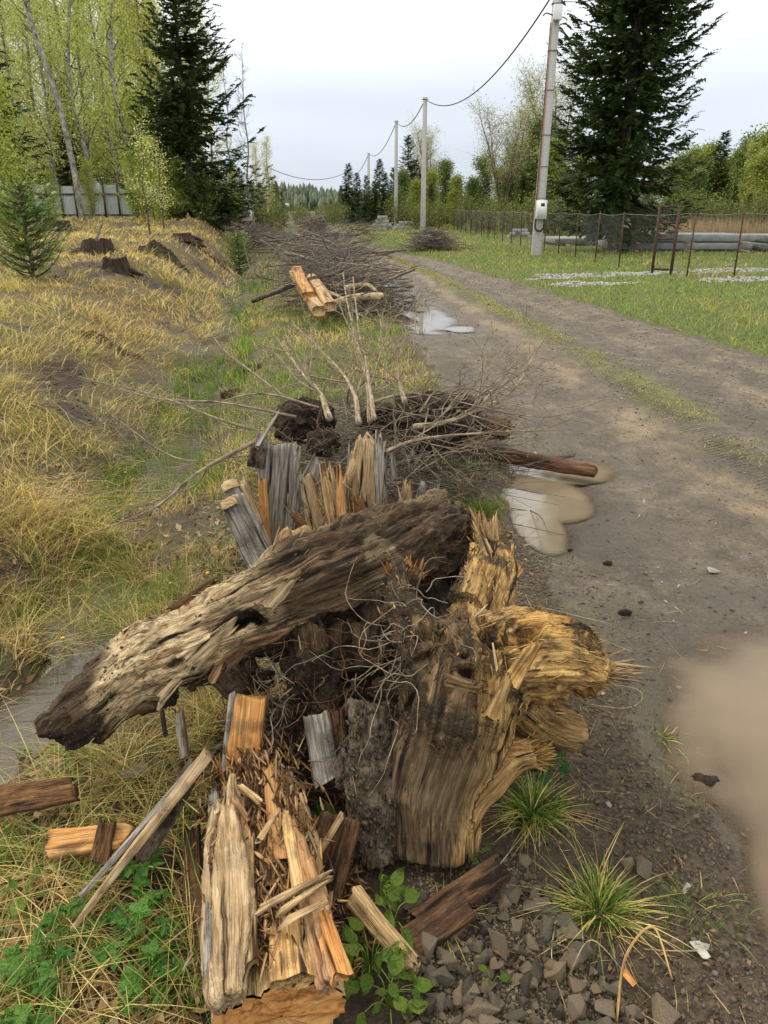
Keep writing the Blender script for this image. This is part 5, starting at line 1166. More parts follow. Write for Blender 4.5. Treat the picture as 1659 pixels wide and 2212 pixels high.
# sawn end face
ring = V[:n]; ctr = ring.mean(0); k_ = 8
EV = np.concatenate([ctr+(ring-ctr)*q for q in np.linspace(.02, 1, k_)]); EV = EV-ax*.004-ax*(.006*np.abs(fbm(EV*40, 3, 60)))[:, None]
EQ = np.concatenate([np.stack([np.arange(n)+r_*n, (np.arange(n)+1) % n+r_*n, (np.arange(n)+1) % n+(r_+1)*n, np.arange(n)+(r_+1)*n], -1) for r_ in range(k_-1)])
ef = (EV-ctr); mk('saw_cut_face', EV, EQ, mat=M['orange'], parent=hl, col=np.zeros((len(EV), 3)), fib=np.stack([(ef@wv)*1.2, np.linalg.norm(ef, axis=1)*.12, (ef@upv)*.3], -1))
up_ = np.array([0, 0, 1.])
def hp(s, a, h=0): return e0+ax*(s*Lh)+wv*a+upv*(.10+h)
for (s0, a0, s1, a1, wdt, thk_, mm, cc, h0, h1, jg, jb) in [
        (.02, -.124, .90, -.112, .035, .05, 'grey', 0, -.035, -.04, .1, .02), (.06, -.05, .72, -.035, .03, .03, 'pale', .3, .0, .0, .3, .03), (-.05, .118, .30, .085, .050, .022, 'orange', 0, -.0, .01, .10, .08),
        (-.01, .03, .25, .03, .085, .03, 'pale', .7, -.01, -.02, .25, .03), (.42, .025, .98, .028, .04, .03, 'orange', .3, -.01, .0, .3, .1), (.25, .06, .7, .05, .03, .025, 'pale', .5, 0, 0, .4, .1), (.30, .0, .62, .01, .05, .03, 'rot', .6, -.015, -.015, .5, .2),
        (.58, -.03, .72, -.07, .014, .010, 'orange', .5, .03, .035, .3, .2), (.66, .0, .80, -.06, .012, .010, 'pale', .3, .03, .03, .3, .2)]:
    shard('wood_shell' if wdt > .05 else 'core_splinter', hp(s0, a0, h0), hp(s1, a1, h1), wdt, thk_, M[mm], hl, jg, jb, n=26, rings=24, col=cc, taper=.8, face=upv, amp=.005)
body('wood_shell', [([hp(-.02, -.085, -.01), hp(.3, -.078, .004), hp(.6, -.080, -.004), hp(.88, -.066, .01)], [.030, .036, .033, .016], 1.0, (.0, .1)), ([hp(.02, -.125, -.04), hp(.5, -.118, -.035), hp(.8, -.11, -.03)], [.022, .022, .014], 1, (0, .1))], .0042, M['pale'], hl, amp=.006, fcross=60, flong=5, lump=.006, flake=.007)
body('orange_shell', [([hp(-.03, .095, -.02), hp(.2, .085, -.01), hp(.5, .07, -.01), hp(.8, .05, .0)], [.030, .026, .02, .012], .7, (.5, .2))], .0042, M['orange'], hl, amp=.006, fcross=60, flong=5, lump=.006, flake=.007)
for (s0, a0, s1, a1, hh) in [(.16, -.06, .30, .14, .05), (.14, -.02, .28, .13, .04), (.13, .0, .19, .12, .035), (.30, .13, .22, .0, .03), (.45, -.03, .62, .04, .03)]:
    shard('curved_chip', hp(s0, a0, hh), hp(s1, a1, hh+.02), .018, .009, M['pale'], hl, .25, .25, n=14, rings=14, col=.2, taper=.5, bow=-.15, face=upv, amp=.003)
nn_ = 1500; s = rng.uniform(.12, 1, nn_); a = rng.normal(.0, .05, nn_); P0 = e0+ax*(s*Lh)[:, None]+wv*a[:, None]+upv*(.075+rng.uniform(-.01, .02, nn_))[:, None]
D = ax*rng.normal(0, 1, (nn_, 1))+wv*rng.normal(0, .4, (nn_, 1))+upv*rng.normal(0, .2, (nn_, 1)); V_, Q_, _, f_, c_ = slivers(P0, D, .035*rng.uniform(.3, 1.7, nn_), .006*rng.uniform(.5, 1.6, nn_), col=np.stack([rng.uniform(0, 1, nn_), rng.uniform(0, .4, nn_), np.zeros(nn_)], -1))
n3 = 640; s3 = rng.uniform(.08, 1.05, n3); a3 = rng.normal(.005, .055, n3); P3_ = e0+ax*(s3*Lh)[:, None]+wv*a3[:, None]+upv*(.085+rng.uniform(-.01, .025, n3))[:, None]
for mm_, sel_ in (('pale', slice(0, 160)), ('rot', slice(160, 480)), ('orange', slice(480, 640))):
    k3 = len(s3[sel_]); D3 = ax*rng.choice([-1, 1], (k3, 1))+wv*rng.normal(0, .35, (k3, 1))+upv*rng.normal(0, .12, (k3, 1)); v3, q3, _, f3_, c3_ = slivers(P3_[sel_], D3, rng.uniform(.02, .09, k3), rng.uniform(.003, .010, k3), col=np.stack([rng.uniform(0, .7, k3), rng.uniform(0, .6, k3), np.zeros(k3)], -1), tip=.3)
    mk('broken_chips', v3, q3, mat=M[mm_], parent=hl, col=c3_, fib=f3_, kind='stuff')
h_ = nn_//2; mk('core_crumb', V_[:h_*16], Q_[:h_*14], mat=M['rot'], parent=hl, col=c_[:h_*16], fib=f_[:h_*16], kind='stuff')
mk('core_chip', V_[h_*16:], Q_[h_*14:]-h_*16, mat=M['orange'], parent=hl, col=c_[h_*16:], fib=f_[h_*16:], kind='stuff')
# ---- other loose pieces round the hollow log
def piece(name, a, b, wdt, thk_, mm, label, cat, jag=.1, jagb=.05, col=0, taper=.8, bow=0, n=26, rings=20, face=None, amp=.004, group=None):
    return shard(name, PZ(*a), PZ(*b), wdt, thk_, M[mm], None, jag, jagb, n=n, rings=rings, col=col, taper=taper, bow=bow, face=face, amp=amp, label=label, cat=cat, group=group)
piece('fresh_board_stub', (523, 1665, .17), (540, 1500, .34), .088, .05, 'orange', 'bright orange split board standing under the crooked log', 'board', .06, .12, 0, .95)
piece('grey_board_edge', (490, 1670, .16), (506, 1490, .34), .026, .06, 'grey', 'narrow grey board edge left of the bright orange board', 'board', .1, .1)
piece('grey_board_stub', (712, 1700, .14), (680, 1540, .28), .075, .04, 'grey', 'grey weathered board stub in the dark gap under the log', 'board', .05, .12, 0, .95)
piece('dark_board_stub', (742, 1700, .12), (728, 1530, .28), .05, .04, 'rot', 'dark brown board right beside the grey board stub', 'board', .1, .12)
lsp = [(130, 2010, .03), (470, 1615, .30)]
st1 = piece('long_split_stick', (118, 2055, .02), (462, 1612, .29), .011, .014, 'pale', 'long split stick leaning from the lower left up to the log', 'stick', .06, .05, 0, 3.0, amp=.002, rings=34)
piece('long_split_stick', (140, 1975, .03), (452, 1622, .27), .010, .012, 'grey', 'grey brown stick lying tight along the long split stick', 'stick', .1, .1, 0, 2.4, amp=.003, rings=30)
piece('dark_support_stick', (275, 1900, .05), (430, 1640, .22), .06, .03, 'bark', 'dark bark slab under the long split stick', 'bark slab', .2, .3)
piece('orange_bark_slab', (98, 1828, .07), (290, 1805, .10), .075, .025, 'orange', 'orange brown bark slab in the grass left of the long stick', 'bark slab', .15, .15, .1, .8, face=(0, -.6, 1))
piece('bark_chunk', (215, 1862, .06), (235, 1770, .14), .05, .03, 'rot', 'upright dark chunk across the orange bark slab', 'bark chunk', .2, .1, .2)
piece('dark_bark_slab', (-40, 1735, .08), (175, 1700, .12), .09, .03, 'rot', 'dark brown bark slab at the left edge below the log tip', 'bark slab', .2, .15, .3, .7, face=(0, -.6, 1))
piece('brown_plank_end', (690, 1930, .02), (735, 1760, .15), .105, .035, 'rot', 'flat brown block end between hollow log and bark covered trunk', 'block', .04, .04, .1, 1.0, face=(-.3, -1, .8), amp=.0015)
piece('pale_plank_edge', (672, 1870, .08), (742, 1755, .17), .012, .03, 'pale', 'pale edge strip along the flat brown block', 'strip', .1, .1)
piece('split_stick', (905, 2108, .03), (757, 1925, .10), .040, .025, 'pale', 'short tapering split stick lying right of the hollow log', 'stick', .15, .12, .25, 1.3, amp=.004)
piece('thin_post', (358, 1590, .12), (350, 1535, .22), .012, .010, 'darktwig', 'thin dark twig standing under the snout of the log', 'twig', .1, .1, n=10)
piece('thin_grey_board', (400, 1640, .10), (385, 1530, .24), .03, .015, 'grey', 'thin splintered grey board behind the long split stick', 'board', .25, .1, .2)
piece('half_buried_slab', (895, 2000, .02), (1090, 1868, .07), .07, .04, 'rot', 'dark wet timber slab lying under the foot of the big stump', 'slab', .1, .1, 0, .9, face=(0, -.4, 1), amp=.002)
piece('half_buried_slab', (870, 2050, .01), (1010, 1950, .05), .08, .03, 'rot', 'second dark wet slab half buried among the slate stones', 'slab', .1, .1, 0, .9, face=(0, -.4, 1), amp=.002)
piece('dark_stick_behind', (420, 1960, .03), (415, 1780, .10), .05, .03, 'rot', 'dark slat along the left flank of the hollow log', 'slat', .15, .1)
piece('dark_stick_behind', (455, 2110, .03), (425, 1900, .06), .05, .03, 'rot', 'dark slat at the lower left flank of the hollow log', 'slat', .15, .1)
# ---- peat and rotten matter under the pile
def mound(name, c, rx, ry, h, label, cat='soil heap', m='soil', seed=1, n=130, rough=.35, parent=None, base=None, stuff=None):
    c = np.asarray(c, float); a = np.linspace(0, 2*math.pi, n, endpoint=False)[None]; r = np.linspace(0, 1, n//3)[:, None]
    rn = 1+.25*fbm(np.stack([np.cos(a)*1.5+seed, np.sin(a)*1.5, a*0], -1), 3, 2)
    x = c[0]+rx*r*np.cos(a)*rn; y = c[1]+ry*r*np.sin(a)*rn
    z0 = Hf(x, y) if base is None else base
    prof = (1-r**2.4); nz = fbm(np.stack([x*9, y*9, x*0+seed], -1), 4, 3); n2 = fbm(np.stack([x*34, y*34, x*0+seed], -1), 3, 4)
    z = z0-.03+h*prof*(1+rough*nz)+.10*h*n2*(1-r**4)
    V = np.stack([x, y, z], -1).reshape(-1, 3); k = r.shape[0]; i = np.arange(k-1)[:, None]*n; j = np.arange(n)[None]; kk = (j+1) % n
    Q = np.stack([i+j, i+n+j, i+n+kk, i+kk], -1).reshape(-1, 4)
    return mk(name, V, Q, mat=M[m], parent=parent, fib=V, col=np.zeros_like(V), smooth=True, label=label if not parent else None, cat=cat if not parent else None, keep=False)
mound('peat_heap', PZ(700, 1640, .0)+[.02, .1, 0], .42, .34, .17, 'heap of dark peaty wood mould under the log and stump', seed=3)
mound('peat_heap', PZ(905, 1400, .0)+[0, .05, 0], .30, .35, .40, 'dark root soil packed between the log and the big stump', seed=5, rough=.5)
mound('peat_heap', PZ(1130, 1600, .0)+[0, .15, 0], .22, .25, .10, 'dark wet soil under the golden torn roots', seed=6, rough=.5)
mound('peat_heap', PZ(330, 1900, .0), .2, .16, .06, 'dark soil under the long split stick', seed=8, rough=.5)
nn_ = 3000; u1 = rng.uniform(380, 800, nn_); v1 = rng.uniform(1500, 2120, nn_)
P0 = np.array([PZ(a_, b_, .0) for a_, b_ in zip(u1, v1)]); P0[:, 2] = Hf(P0[:, 0], P0[:, 1])+rng.uniform(.0, .02, nn_)
ctrm = PZ(700, 1640, 0)[:2]+[.02, .1]; dd = np.hypot((P0[:, 0]-ctrm[0])/.42, (P0[:, 1]-ctrm[1])/.34); P0[:, 2] += .165*np.clip(1-dd**2.4, 0, 1)
D = rng.normal(0, 1, (nn_, 3)); D[:, 2] *= .3
V_, Q_, _, f_, c_ = slivers(P0, D, .03*rng.uniform(.3, 1.8, nn_), .006*rng.uniform(.5, 1.8, nn_), col=np.stack([rng.uniform(0, 1, nn_), rng.uniform(0, .6, nn_), np.zeros(nn_)], -1))
h_ = int(nn_*.6); mk('wood_litter', V_[:h_*16], Q_[:h_*14], mat=M['rot'], col=c_[:h_*16], fib=f_[:h_*16], kind='stuff', label='rotten brown wood crumbs spread round the hollow log', cat='wood litter', keep=True)
mk('wood_litter', V_[h_*16:], Q_[h_*14:]-h_*16, mat=M['orange'], col=c_[h_*16:], fib=f_[h_*16:], kind='stuff', label='orange wood chips spread round the hollow log', cat='wood chips', keep=True)
# ---- splintered stump cluster behind the log
sc = thing('splintered_stump', 'grey shattered stump of tall upright splinters behind the crooked log', 'stump', PZ(720, 1230, 0))
def Yp(px, py, Y): return PY(px, py, Y)
for (x0, y0, d0, x1, y1, d1, wdt, thk_, mm, cc, jg, tp, nm) in [
        (575, 1200, 2.75, 492, 1042, 2.88, .075, .07, 'grey', 0, .02, .8, 'sawn_stub'), (590, 1220, 2.8, 520, 1030, 2.92, .06, .06, 'pale', 0, .1, .6, 'splinter'),
        (590, 1200, 2.95, 608, 950, 3.02, .15, .045, 'grey', 0, .10, 1.15, 'upright_splinter'), (575, 1180, 2.9, 565, 1030, 2.95, .05, .03, 'orange', 0, .1, .6, 'splinter'), (572, 1050, 3.0, 556, 915, 3.05, .05, .03, 'grey', .1, .7, .35, 'upright_splinter'),
        (555, 1000, 2.98, 562, 960, 3.0, .07, .06, 'bark', 0, .3, 1, 'bark_plug'), (625, 1215, 2.9, 640, 1010, 3.0, .07, .04, 'grey', 0, .4, .7, 'upright_splinter'), (700, 1180, 2.9, 660, 1010, 3.0, .12, .03, 'pale', 0, .5, .6, 'upright_splinter'),
        (735, 1180, 2.85, 700, 990, 2.95, .09, .025, 'pale', .3, .5, .6, 'upright_splinter'), (745, 1170, 2.8, 728, 1000, 2.9, .05, .02, 'orange', .2, .4, .5, 'upright_splinter'), (720, 1110, 2.9, 790, 935, 3.1, .04, .012, 'pale', .2, .3, .7, 'upright_splinter'),
        (785, 1160, 3.0, 800, 930, 3.08, .13, .08, 'pale', 0, .12, 1, 'heart_block'), (822, 1150, 3.0, 822, 928, 3.06, .06, .06, 'grey', 0, .25, .8, 'upright_splinter'), (760, 1160, 3.02, 765, 950, 3.1, .06, .04, 'grey', .2, .3, .9, 'upright_splinter'),
        (795, 1190, 2.85, 770, 1060, 2.95, .10, .03, 'rot', .5, .4, .7, 'splinter'), (640, 1190, 2.62, 650, 1130, 2.66, .11, .015, 'pale', .2, .35, .9, 'broken_slab'), (600, 1200, 2.6, 618, 1135, 2.64, .07, .015, 'pale', .3, .4, .7, 'broken_slab'),
        (660, 1060, 3.15, 690, 980, 3.2, .10, .03, 'grey', 0, .4, .6, 'splinter'), (565, 950, 3.0, 605, 885, 3.2, .018, .01, 'grey', 0, .3, .6, 'splinter'), (850, 1020, 3.1, 845, 960, 3.1, .03, .02, 'grey', 0, .5, .5, 'splinter'), (690, 1190, 2.75, 630, 1100, 2.8, .05, .02, 'rot', .3, .4, .7, 'splinter')]:
    a = Yp(x0, y0, d0); b = Yp(x1, y1, d1); a = a-(b-a)*.25
    shard(nm, a, b, wdt, thk_, M[mm], sc, jg, .02, n=34, rings=24, col=cc, taper=tp, amp=.007, dirt=.22)
for (px, py, Y) in [(492, 1038, 2.88), (530, 1036, 2.70)]: pass
def cutcap(name, p, d, r, parent, m='orange'):
    d = nrm(np.asarray(d, float)); a = nrm(np.cross(d, [0, .2, 1.])); b = np.cross(d, a); k = 30; q = np.linspace(0, 6.283, k, endpoint=False)
    V = [p]; 
    for f_ in (.5, 1):
        V += [p+r*f_*(1+.08*math.sin(5*t))*(math.cos(t)*a+.7*math.sin(t)*b)-d*.01*(f_ == 1)+d*rng.uniform(0, .004) for t in q]
    V = np.array(V); T = [[0, 1+i, 1+(i+1) % k] for i in range(k)]; Q = [[1+i, 1+k+i, 1+k+(i+1) % k, 1+(i+1) % k] for i in range(k)]
    V2 = V[1+k:]-d*.03; V = np.vstack([V, V2]); Q += [[1+k+i, 1+2*k+i, 1+2*k+(i+1) % k, 1+k+(i+1) % k] for i in range(k)]
    return mk(name, V, Q, T, M[m], parent, col=np.zeros((len(V), 3)), fib=V*np.array([1, 1, .2]))
cutcap('fresh_cut_top', Yp(492, 1040, 2.86), Yp(492, 1040, 2.86)-Yp(575, 1200, 2.72), .040, sc, 'pale'); cutcap('fresh_cut_top', Yp(497, 1075, 2.70), Yp(498, 1078, 2.7)-Yp(565, 1215, 2.6), .056, sc, 'pale')
shard('sawn_stub', Yp(565, 1215, 2.6), Yp(498, 1078, 2.7), .115, .07, M['grey'], sc, .02, .02, n=34, rings=20, col=0, taper=.85, amp=.006)
P0 = Yp(740, 1110, 2.95)+rng.normal(0, 1, (180, 3))*np.array([.13, .06, .08]); V_, Q_, _, f_, c_ = slivers(P0, np.array([.0, .1, 1])+rng.normal(0, .35, (180, 3)), rng.uniform(.03, .12, 180), rng.uniform(.003, .008, 180), col=np.stack([rng.uniform(0, .4, 180), rng.uniform(0, .3, 180), np.zeros(180)], -1))
mk('thin_splinters', V_, Q_, mat=M['pale'], parent=sc, col=c_, fib=f_, kind='stuff')
body('stump_root_mass', [([Yp(560, 1260, 2.75), Yp(700, 1230, 2.9), Yp(850, 1180, 3.1)], [.12, .16, .14], 1, (0, .6)), ([Yp(790, 1180, 3.1), Yp(800, 1060, 3.15)], [.1, .07], 1, (0, .3))], .009, M['rot'], sc, amp=.02, lump=.04)
for (a, b, wdt, mm, lab) in [((1100, 1035), (880, 1035), .05, 'pale', 0)][:0]: pass
for (x0, y0, x1, y1, Y, wdt, mm, lab) in [(870, 1065, 885, 1035, 3.4, .07, 'pale', 'pale jagged chunk on the ground right of the splintered stump'), (930, 1065, 948, 1035, 3.5, .04, 'grey', 'small grey upright chip beside the pale jagged chunk'), (905, 1060, 915, 1040, 3.45, .05, 'grey', 'low grey chunk between the pale chunk and the grey chip')]:
    shard('jagged_chunk', Yp(x0, y0, Y)-[0, 0, .1], Yp(x1, y1, Y), wdt, .04, M[mm], None, .4, .1, n=22, rings=12, col=0, taper=.6, amp=.005, label=lab, cat='wood chunk')
# ------------------------------------------------------------ brush, saplings, clods, timbers
rng = np.random.default_rng(99)
def branch(name, pts, r0, r1, mm, label, cat='branch', twigs=6, tl=.5, group=None, wob=.04, n=None, col=0, sub=2, cut=True, tr=.45, parent=None):
    """one cut branch: a crooked stem with side twigs grown on it; stem and twigs are its parts"""
    pts = [np.asarray(p, float) for p in pts]
    P = spline(pts, n or 22); L = np.linalg.norm(np.diff(P, axis=0), axis=1).sum(); P = P+np.cumsum(rng.normal(0, wob*L/22/2, P.shape), 0)*np.linspace(0, 1, len(P))[:, None]
    R_ = np.linspace(r0, r1, len(P))*(1+.12*fbm(P*14, 2, 3)); V, Q, T, f = tube(P, R_, 8)
    o = thing(name, label, cat, P[0], group) if parent is None else parent
    mk('stem', V, Q, T, M[mm], o, col=np.full((len(V), 3), [col, 0, 0]), fib=f, smooth=True)
    if twigs:
        A = Acc()
        def grow(base, d, L_, r, dep):
            e_ = base+nrm(d)*L_; p = crook(base, e_, 4, .10); p[:, 2] += .10*L_*np.linspace(0, 1, len(p))**2
            A.add(*tube(p, np.linspace(r, max(r*.3, .0011), len(p)), 4, False)[:2], None, tube(p, r, 4, False)[3], (col*.6, 0, 0))
            if dep > 0:
                for q in range(rng.integers(1, 4)):
                    j = rng.integers(2, len(p)-1); grow(p[j], nrm(d)+rng.normal(0, .55, 3), L_*rng.uniform(.3, .6), r*.6, dep-1)
        for t in range(twigs):
            s = rng.uniform(.22, .98); j = int(s*(len(P)-1)); d = nrm(P[min(j+1, len(P)-1)]-P[j-1]) if j > 0 else nrm(P[1]-P[0])
            grow(P[j], d*.9+rng.normal(0, .45, 3), tl*rng.uniform(.35, 1)*(1.15-s*.5), R_[j]*tr+.0006, sub)
        A.mk('twigs', M[mm], o, kind='stuff', smooth=True)
    return o
# saplings cut and thrown over the pile, butts towards the camera
SAP = [((712, 905, 3.75), (690, 850, 4.0), (645, 800, 4.4), (600, 740, 4.9), .019, 'leftmost cut sapling with pale butt end lying on the peat clods'),
       ((775, 915, 3.7), (765, 850, 4.0), (728, 790, 4.5), (640, 700, 5.4), .016, 'cut sapling with yellow cut butt fanning out to the left'),
       ((808, 905, 3.7), (793, 800, 4.3), (775, 720, 5.0), (758, 600, 6.2), .014, 'tall upright sapling in the middle of the bundle'),
       ((798, 912, 3.75), (790, 820, 4.2), (760, 700, 5.0), (742, 590, 6.0), .012, 'second tall sapling close left of the middle one'),
       ((875, 870, 3.9), (862, 820, 4.1), (858, 780, 4.3), (850, 745, 4.6), .016, 'short pale broken branch pointing at the camera by the dark clod'),
       ((895, 922, 3.7), (960, 912, 3.8), (1030, 882, 4.0), (1075, 820, 4.3), .017, 'pale forked branch reaching right over the road edge'),
       ((1010, 893, 4.3), (1100, 850, 4.6), (1140, 790, 4.9), (1170, 740, 5.1), .010, 'thin twiggy branch rising highest over the road'),
       ((800, 990, 3.3), (900, 950, 3.5), (1050, 935, 3.7), (1200, 930, 3.9), .009, 'thin branch lying across towards the fallen log'),
       ((760, 880, 3.9), (900, 850, 4.1), (1000, 900, 4.2), (1040, 1000, 4.1), .009, 'drooping thin branch over the dark peat clod')]
for a, b, c_, d_, r, lab in SAP:
    branch('cut_sapling', [PY(*a), PY(*b), PY(*c_), PY(*d_)], r, .0035, 'twig', lab, 'sapling', twigs=17 if r > .0095 else 11, tl=.62 if r > .0095 else .42, wob=.05, sub=2, col=.35)
for i in range(34):
    px = rng.uniform(800, 1010); py = rng.uniform(850, 975); Y = rng.uniform(3.6, 4.4); a = PY(px, py, Y); b = a+rng.normal(0, 1, 3)*[.35, .28, .07]+[.08, 0, -.03]
    branch('thin_branch', [a, (a+b)/2+rng.normal(0, .07, 3), b], rng.uniform(.002, .0055), .0012, 'twig' if i % 3 else 'darktwig', 'thin bare twig tangled over the dark peat clod', twigs=6, tl=.32, group='thin twigs tangled over the clods', sub=1, wob=.12)
mass_later = 1
# long bare branches reaching out over the ditch to the left
LONG = [((870, 1075, 3.5), (640, 1045, 3.7), (420, 1000, 4.1), (100, 830, 5.0), 0), ((980, 1140, 3.4), (700, 960, 3.9), (350, 870, 4.6), (60, 720, 5.8), 0)]
LB2 = [((575, 940, 3.4), (430, 1020, 3.2), (330, 1100, 3.05), (180, 1160, 3.0), .012, 'long grey branch sloping down to the left over the ditch'),
       ((640, 900, 3.9), (480, 870, 3.9), (330, 860, 4.1), (170, 815, 4.5), .008, 'thin branch reaching left over the green ditch grass'),
       ((560, 930, 3.6), (470, 905, 3.6), (380, 870, 3.8), (240, 830, 4.2), .008, 'thin arched branch just below the ditch branch'),
       ((690, 880, 3.9), (560, 850, 4.2), (440, 885, 4.2), (330, 960, 4.0), .007, 'arching twig hanging over the ditch water'),
       ((620, 860, 4.2), (540, 800, 4.6), (470, 740, 5.2), (400, 640, 6.2), .007, 'thin twig pointing back over the green grass'),
       ((640, 960, 3.5), (520, 985, 3.4), (380, 990, 3.4), (240, 900, 3.6), .006, 'very thin twig crossing the dry ditch bank')]
for a, b, c_, d_, r, lab in LB2: branch('long_branch', [PY(*a), PY(*b), PY(*c_), PY(*d_)], r, .002, 'twig', lab, twigs=10, tl=.5, wob=.04, sub=1, col=.1)
def clod(name, c, r, label, seed, m='soil', hairs=120, sq=(1, 1, .8)):
    bm = bmesh.new(); bmesh.ops.create_icosphere(bm, subdivisions=4 if r < .12 else 5, radius=1); V = np.array([v.co[:] for v in bm.verts]); F = np.array([[v.index for v in f.verts] for f in bm.faces]); bm.free()
    d = 1+.45*fbm(V*1.5+seed, 3, seed)+.30*fbm(V*4+seed, 4, seed+1)+.12*fbm(V*14, 3, seed+2)
    W_ = V*d[:, None]*r*np.array(sq)+np.asarray(c)
    o = thing(name, label, 'root clod', (c[0], c[1], c[2]-r)); mk('clod_body', W_, T=F, mat=M[m], parent=o, smooth=True, col=np.full((len(V), 3), [.1, .1, 0]), fib=W_)
    if hairs:
        i = rng.integers(0, len(V), hairs); A = Acc()
        for k in i:
            p = W_[k]; dd = nrm(V[k]+rng.normal(0, .6, 3)); P = [p]
            for q in range(3): dd = nrm(dd+rng.normal(0, .5, 3)-[0, 0, .25]); P.append(P[-1]+dd*r*rng.uniform(.08, .25))
            V2, Q2, T2, f2_ = tube(spline(P, 7), np.linspace(.002, .0008, 7), 3, False); A.add(V2, Q2, None, f2_, (rng.uniform(0, .6), 0, 0))
        A.mk('root_hairs', M['twig'], o, kind='stuff')
    return o
clod('root_clod', PY(940, 905, 4.3), .22, 'large black peat clod with roots at the road edge behind the pile', 3, sq=(1.15, 1, .75))
clod('root_clod', PY(655, 885, 4.2)+[0, 0, -.07], .15, 'brown peat clod behind the splintered stump', 7, 'soil', sq=(1.1, .9, .8))
clod('root_clod', PY(700, 940, 3.9)-[0, 0, .05], .09, 'small brown clod under the leftmost cut sapling', 9, 'soil')
clod('root_clod', PY(1060, 920, 4.7), .085, 'orange brown torn root clod right of the black peat clod', 12, 'rot', 60, (1.5, 1, .7))
clod('root_clod', PY(820, 880, 4.6)-[0, 0, .06], .11, 'dark clod half hidden behind the sapling bundle', 14)
for (px, py, Y, r, lab) in [(545, 800, 6.6, .12, 'brown earth clod in the grass left of the sapling tips'), (510, 850, 5.6, .09, 'small earth clod by the ditch grass')]:
    clod('earth_clod', G(px, py)-[0, 0, .02], r, lab, int(px), 'soil', 60, (1.6, 1, .6))
# dark stripped log lying on the road edge
a, b = PZ(1000, 968, .07), PZ(1286, 1020, .055)
rl = thing('fallen_log', 'dark stripped log lying across the road edge by the long puddle', 'log', a)
body('log_body', [([a+[-.15, .05, .02], a, (a+b)/2, b], [.05, .055, .048, .036], 1, (0, .1))], .007, wood('wet_brown_log', (.03, .015, .008), (.12, .055, .028), (.24, .13, .07), alt=(.3, .15, .07), lng=2, crs=30, bmp=.01), rl, amp=.01, fcross=16)
branch('stub_branch', [PZ(1010, 905, .15), PZ(1050, 880, .22)], .028, .022, 'twig', 'stubby reddish branch end above the fallen log', twigs=0)
piece('fallen_chip', (1200, 990, .03), (1245, 982, .04), .03, .015, 'darktwig', 'small dark bark chip just behind the fallen log end', 'bark chip')
piece('dark_log_behind', (1000, 950, .05), (1110, 940, .08), .06, .04, 'rot', 'dark wet wood piece right of the black peat clod', 'wood piece', .2, .2, .2)
# squared timbers lying in front of the brush heap
TB = [((690, 672), (635, 592), .30, 'left weathered squared timber beside the brush heap'), ((715, 662), (672, 600), .34, 'right pale squared timber beside the brush heap'), ((668, 640), (640, 583), .42, 'upper orange squared timber lying on the other two')]
for k, (p, q, z, lab) in enumerate(TB):
    a = PZ(p[0], p[1], z); b = PZ(q[0], q[1], z+.22)
    shard('squared_timber', a, b, .17, .13, M['timber'], None, .0, .0, n=28, rings=8, col=.2+.6*(k == 2), taper=1, amp=.001, face=(0, -.3, 1), label=lab, cat='timber', group='squared timbers by the brush heap')
# brush heap: every larger branch is a thing of its own
GBH = 'branches of the long brush heap'
def heapz(px): return 0
def heap(n, y0, y1, xc, wd, hh, lab, grp, L=(.8, 2.3), rr=(.008, .022), tw=7, seed=0, pale=.25, wj=.9):
    kinds = []
    for i in range(n):
        Y = math.exp(rng.uniform(math.log(y0), math.log(y1))); x = xc(Y)+rng.normal(0, wd*.36); k = max(0, 1-((x-xc(Y))/wd)**2)
        if abs(x+1.2) < .6 and Y < 13.5 and grp == GBH: x += 1.1
        z = float(Hf(x, Y))+rng.uniform(.04, hh)*k+.03; az = rng.normal(.1, wj)*rng.choice([-1, 1])+rng.choice([0, math.pi]); l = rng.uniform(*L)
        d = np.array([math.cos(az), math.sin(az), rng.normal(.02, .16)]); a = np.array([x, Y, z])-d*l*.5; b = a+d*l
        lim = float(xl(Y))+.35; sh_ = max(0, max(a[0], b[0])-lim) if grp == GBH else 0; a[0] -= sh_; b[0] -= sh_; a[2] = max(a[2], float(Hf(a[0], a[1]))+.03); r = rng.uniform(*rr)
        mm = 'twig' if rng.random() < pale else 'darktwig'
        branch('heaped_branch', [a, (a+b)/2+rng.normal(0, .08*l, 3)*[1, 1, .5], b], r, r*.35, mm, lab, twigs=tw, tl=l*.45, group=grp, sub=1, wob=.07, n=14, col=.6 if mm == 'twig' and rng.random() < .4 else 0)
def mass(name, n, y0, y1, xc, wd, hh, label, tw_r=.004, L=.9):
    A = Acc()
    YY = np.exp(rng.uniform(math.log(y0), math.log(y1), n)); XX = np.array([xc(q) for q in YY])+rng.normal(0, wd*.42, n); KK = np.array([max(.05, 1-((a_-xc(q))/wd)**2) for a_, q in zip(XX, YY)])
    ZZ = Hf(XX, YY)+.02+rng.uniform(0, hh, n)*KK
    for i in range(n):
        Y, x, k, z = YY[i], XX[i], KK[i], ZZ[i]
        az = rng.normal(.2, .9)+rng.choice([0, math.pi]); l = L*rng.uniform(.4, 1.4); a = np.array([x, Y, z]); b = a+np.array([math.cos(az), math.sin(az), rng.normal(.05, .22)])*l
        if Y > 11 and x < 1: sh_ = max(0, max(a[0], b[0])-float(xl(Y))-.2); a[0] -= sh_; b[0] -= sh_
        p = crook(a, b, 3, .09); V, Q, T, f = tube(p, np.linspace(tw_r*rng.uniform(.6, 2), tw_r*.4, len(p))*(1+.03*Y), 3, False); A.add(V, Q, None, f, (rng.choice([0, 0, 0, .8]), 0, 0))
    return A.mk(name, M['darktwig'], kind='stuff', label=label, cat='brushwood', keep=True)
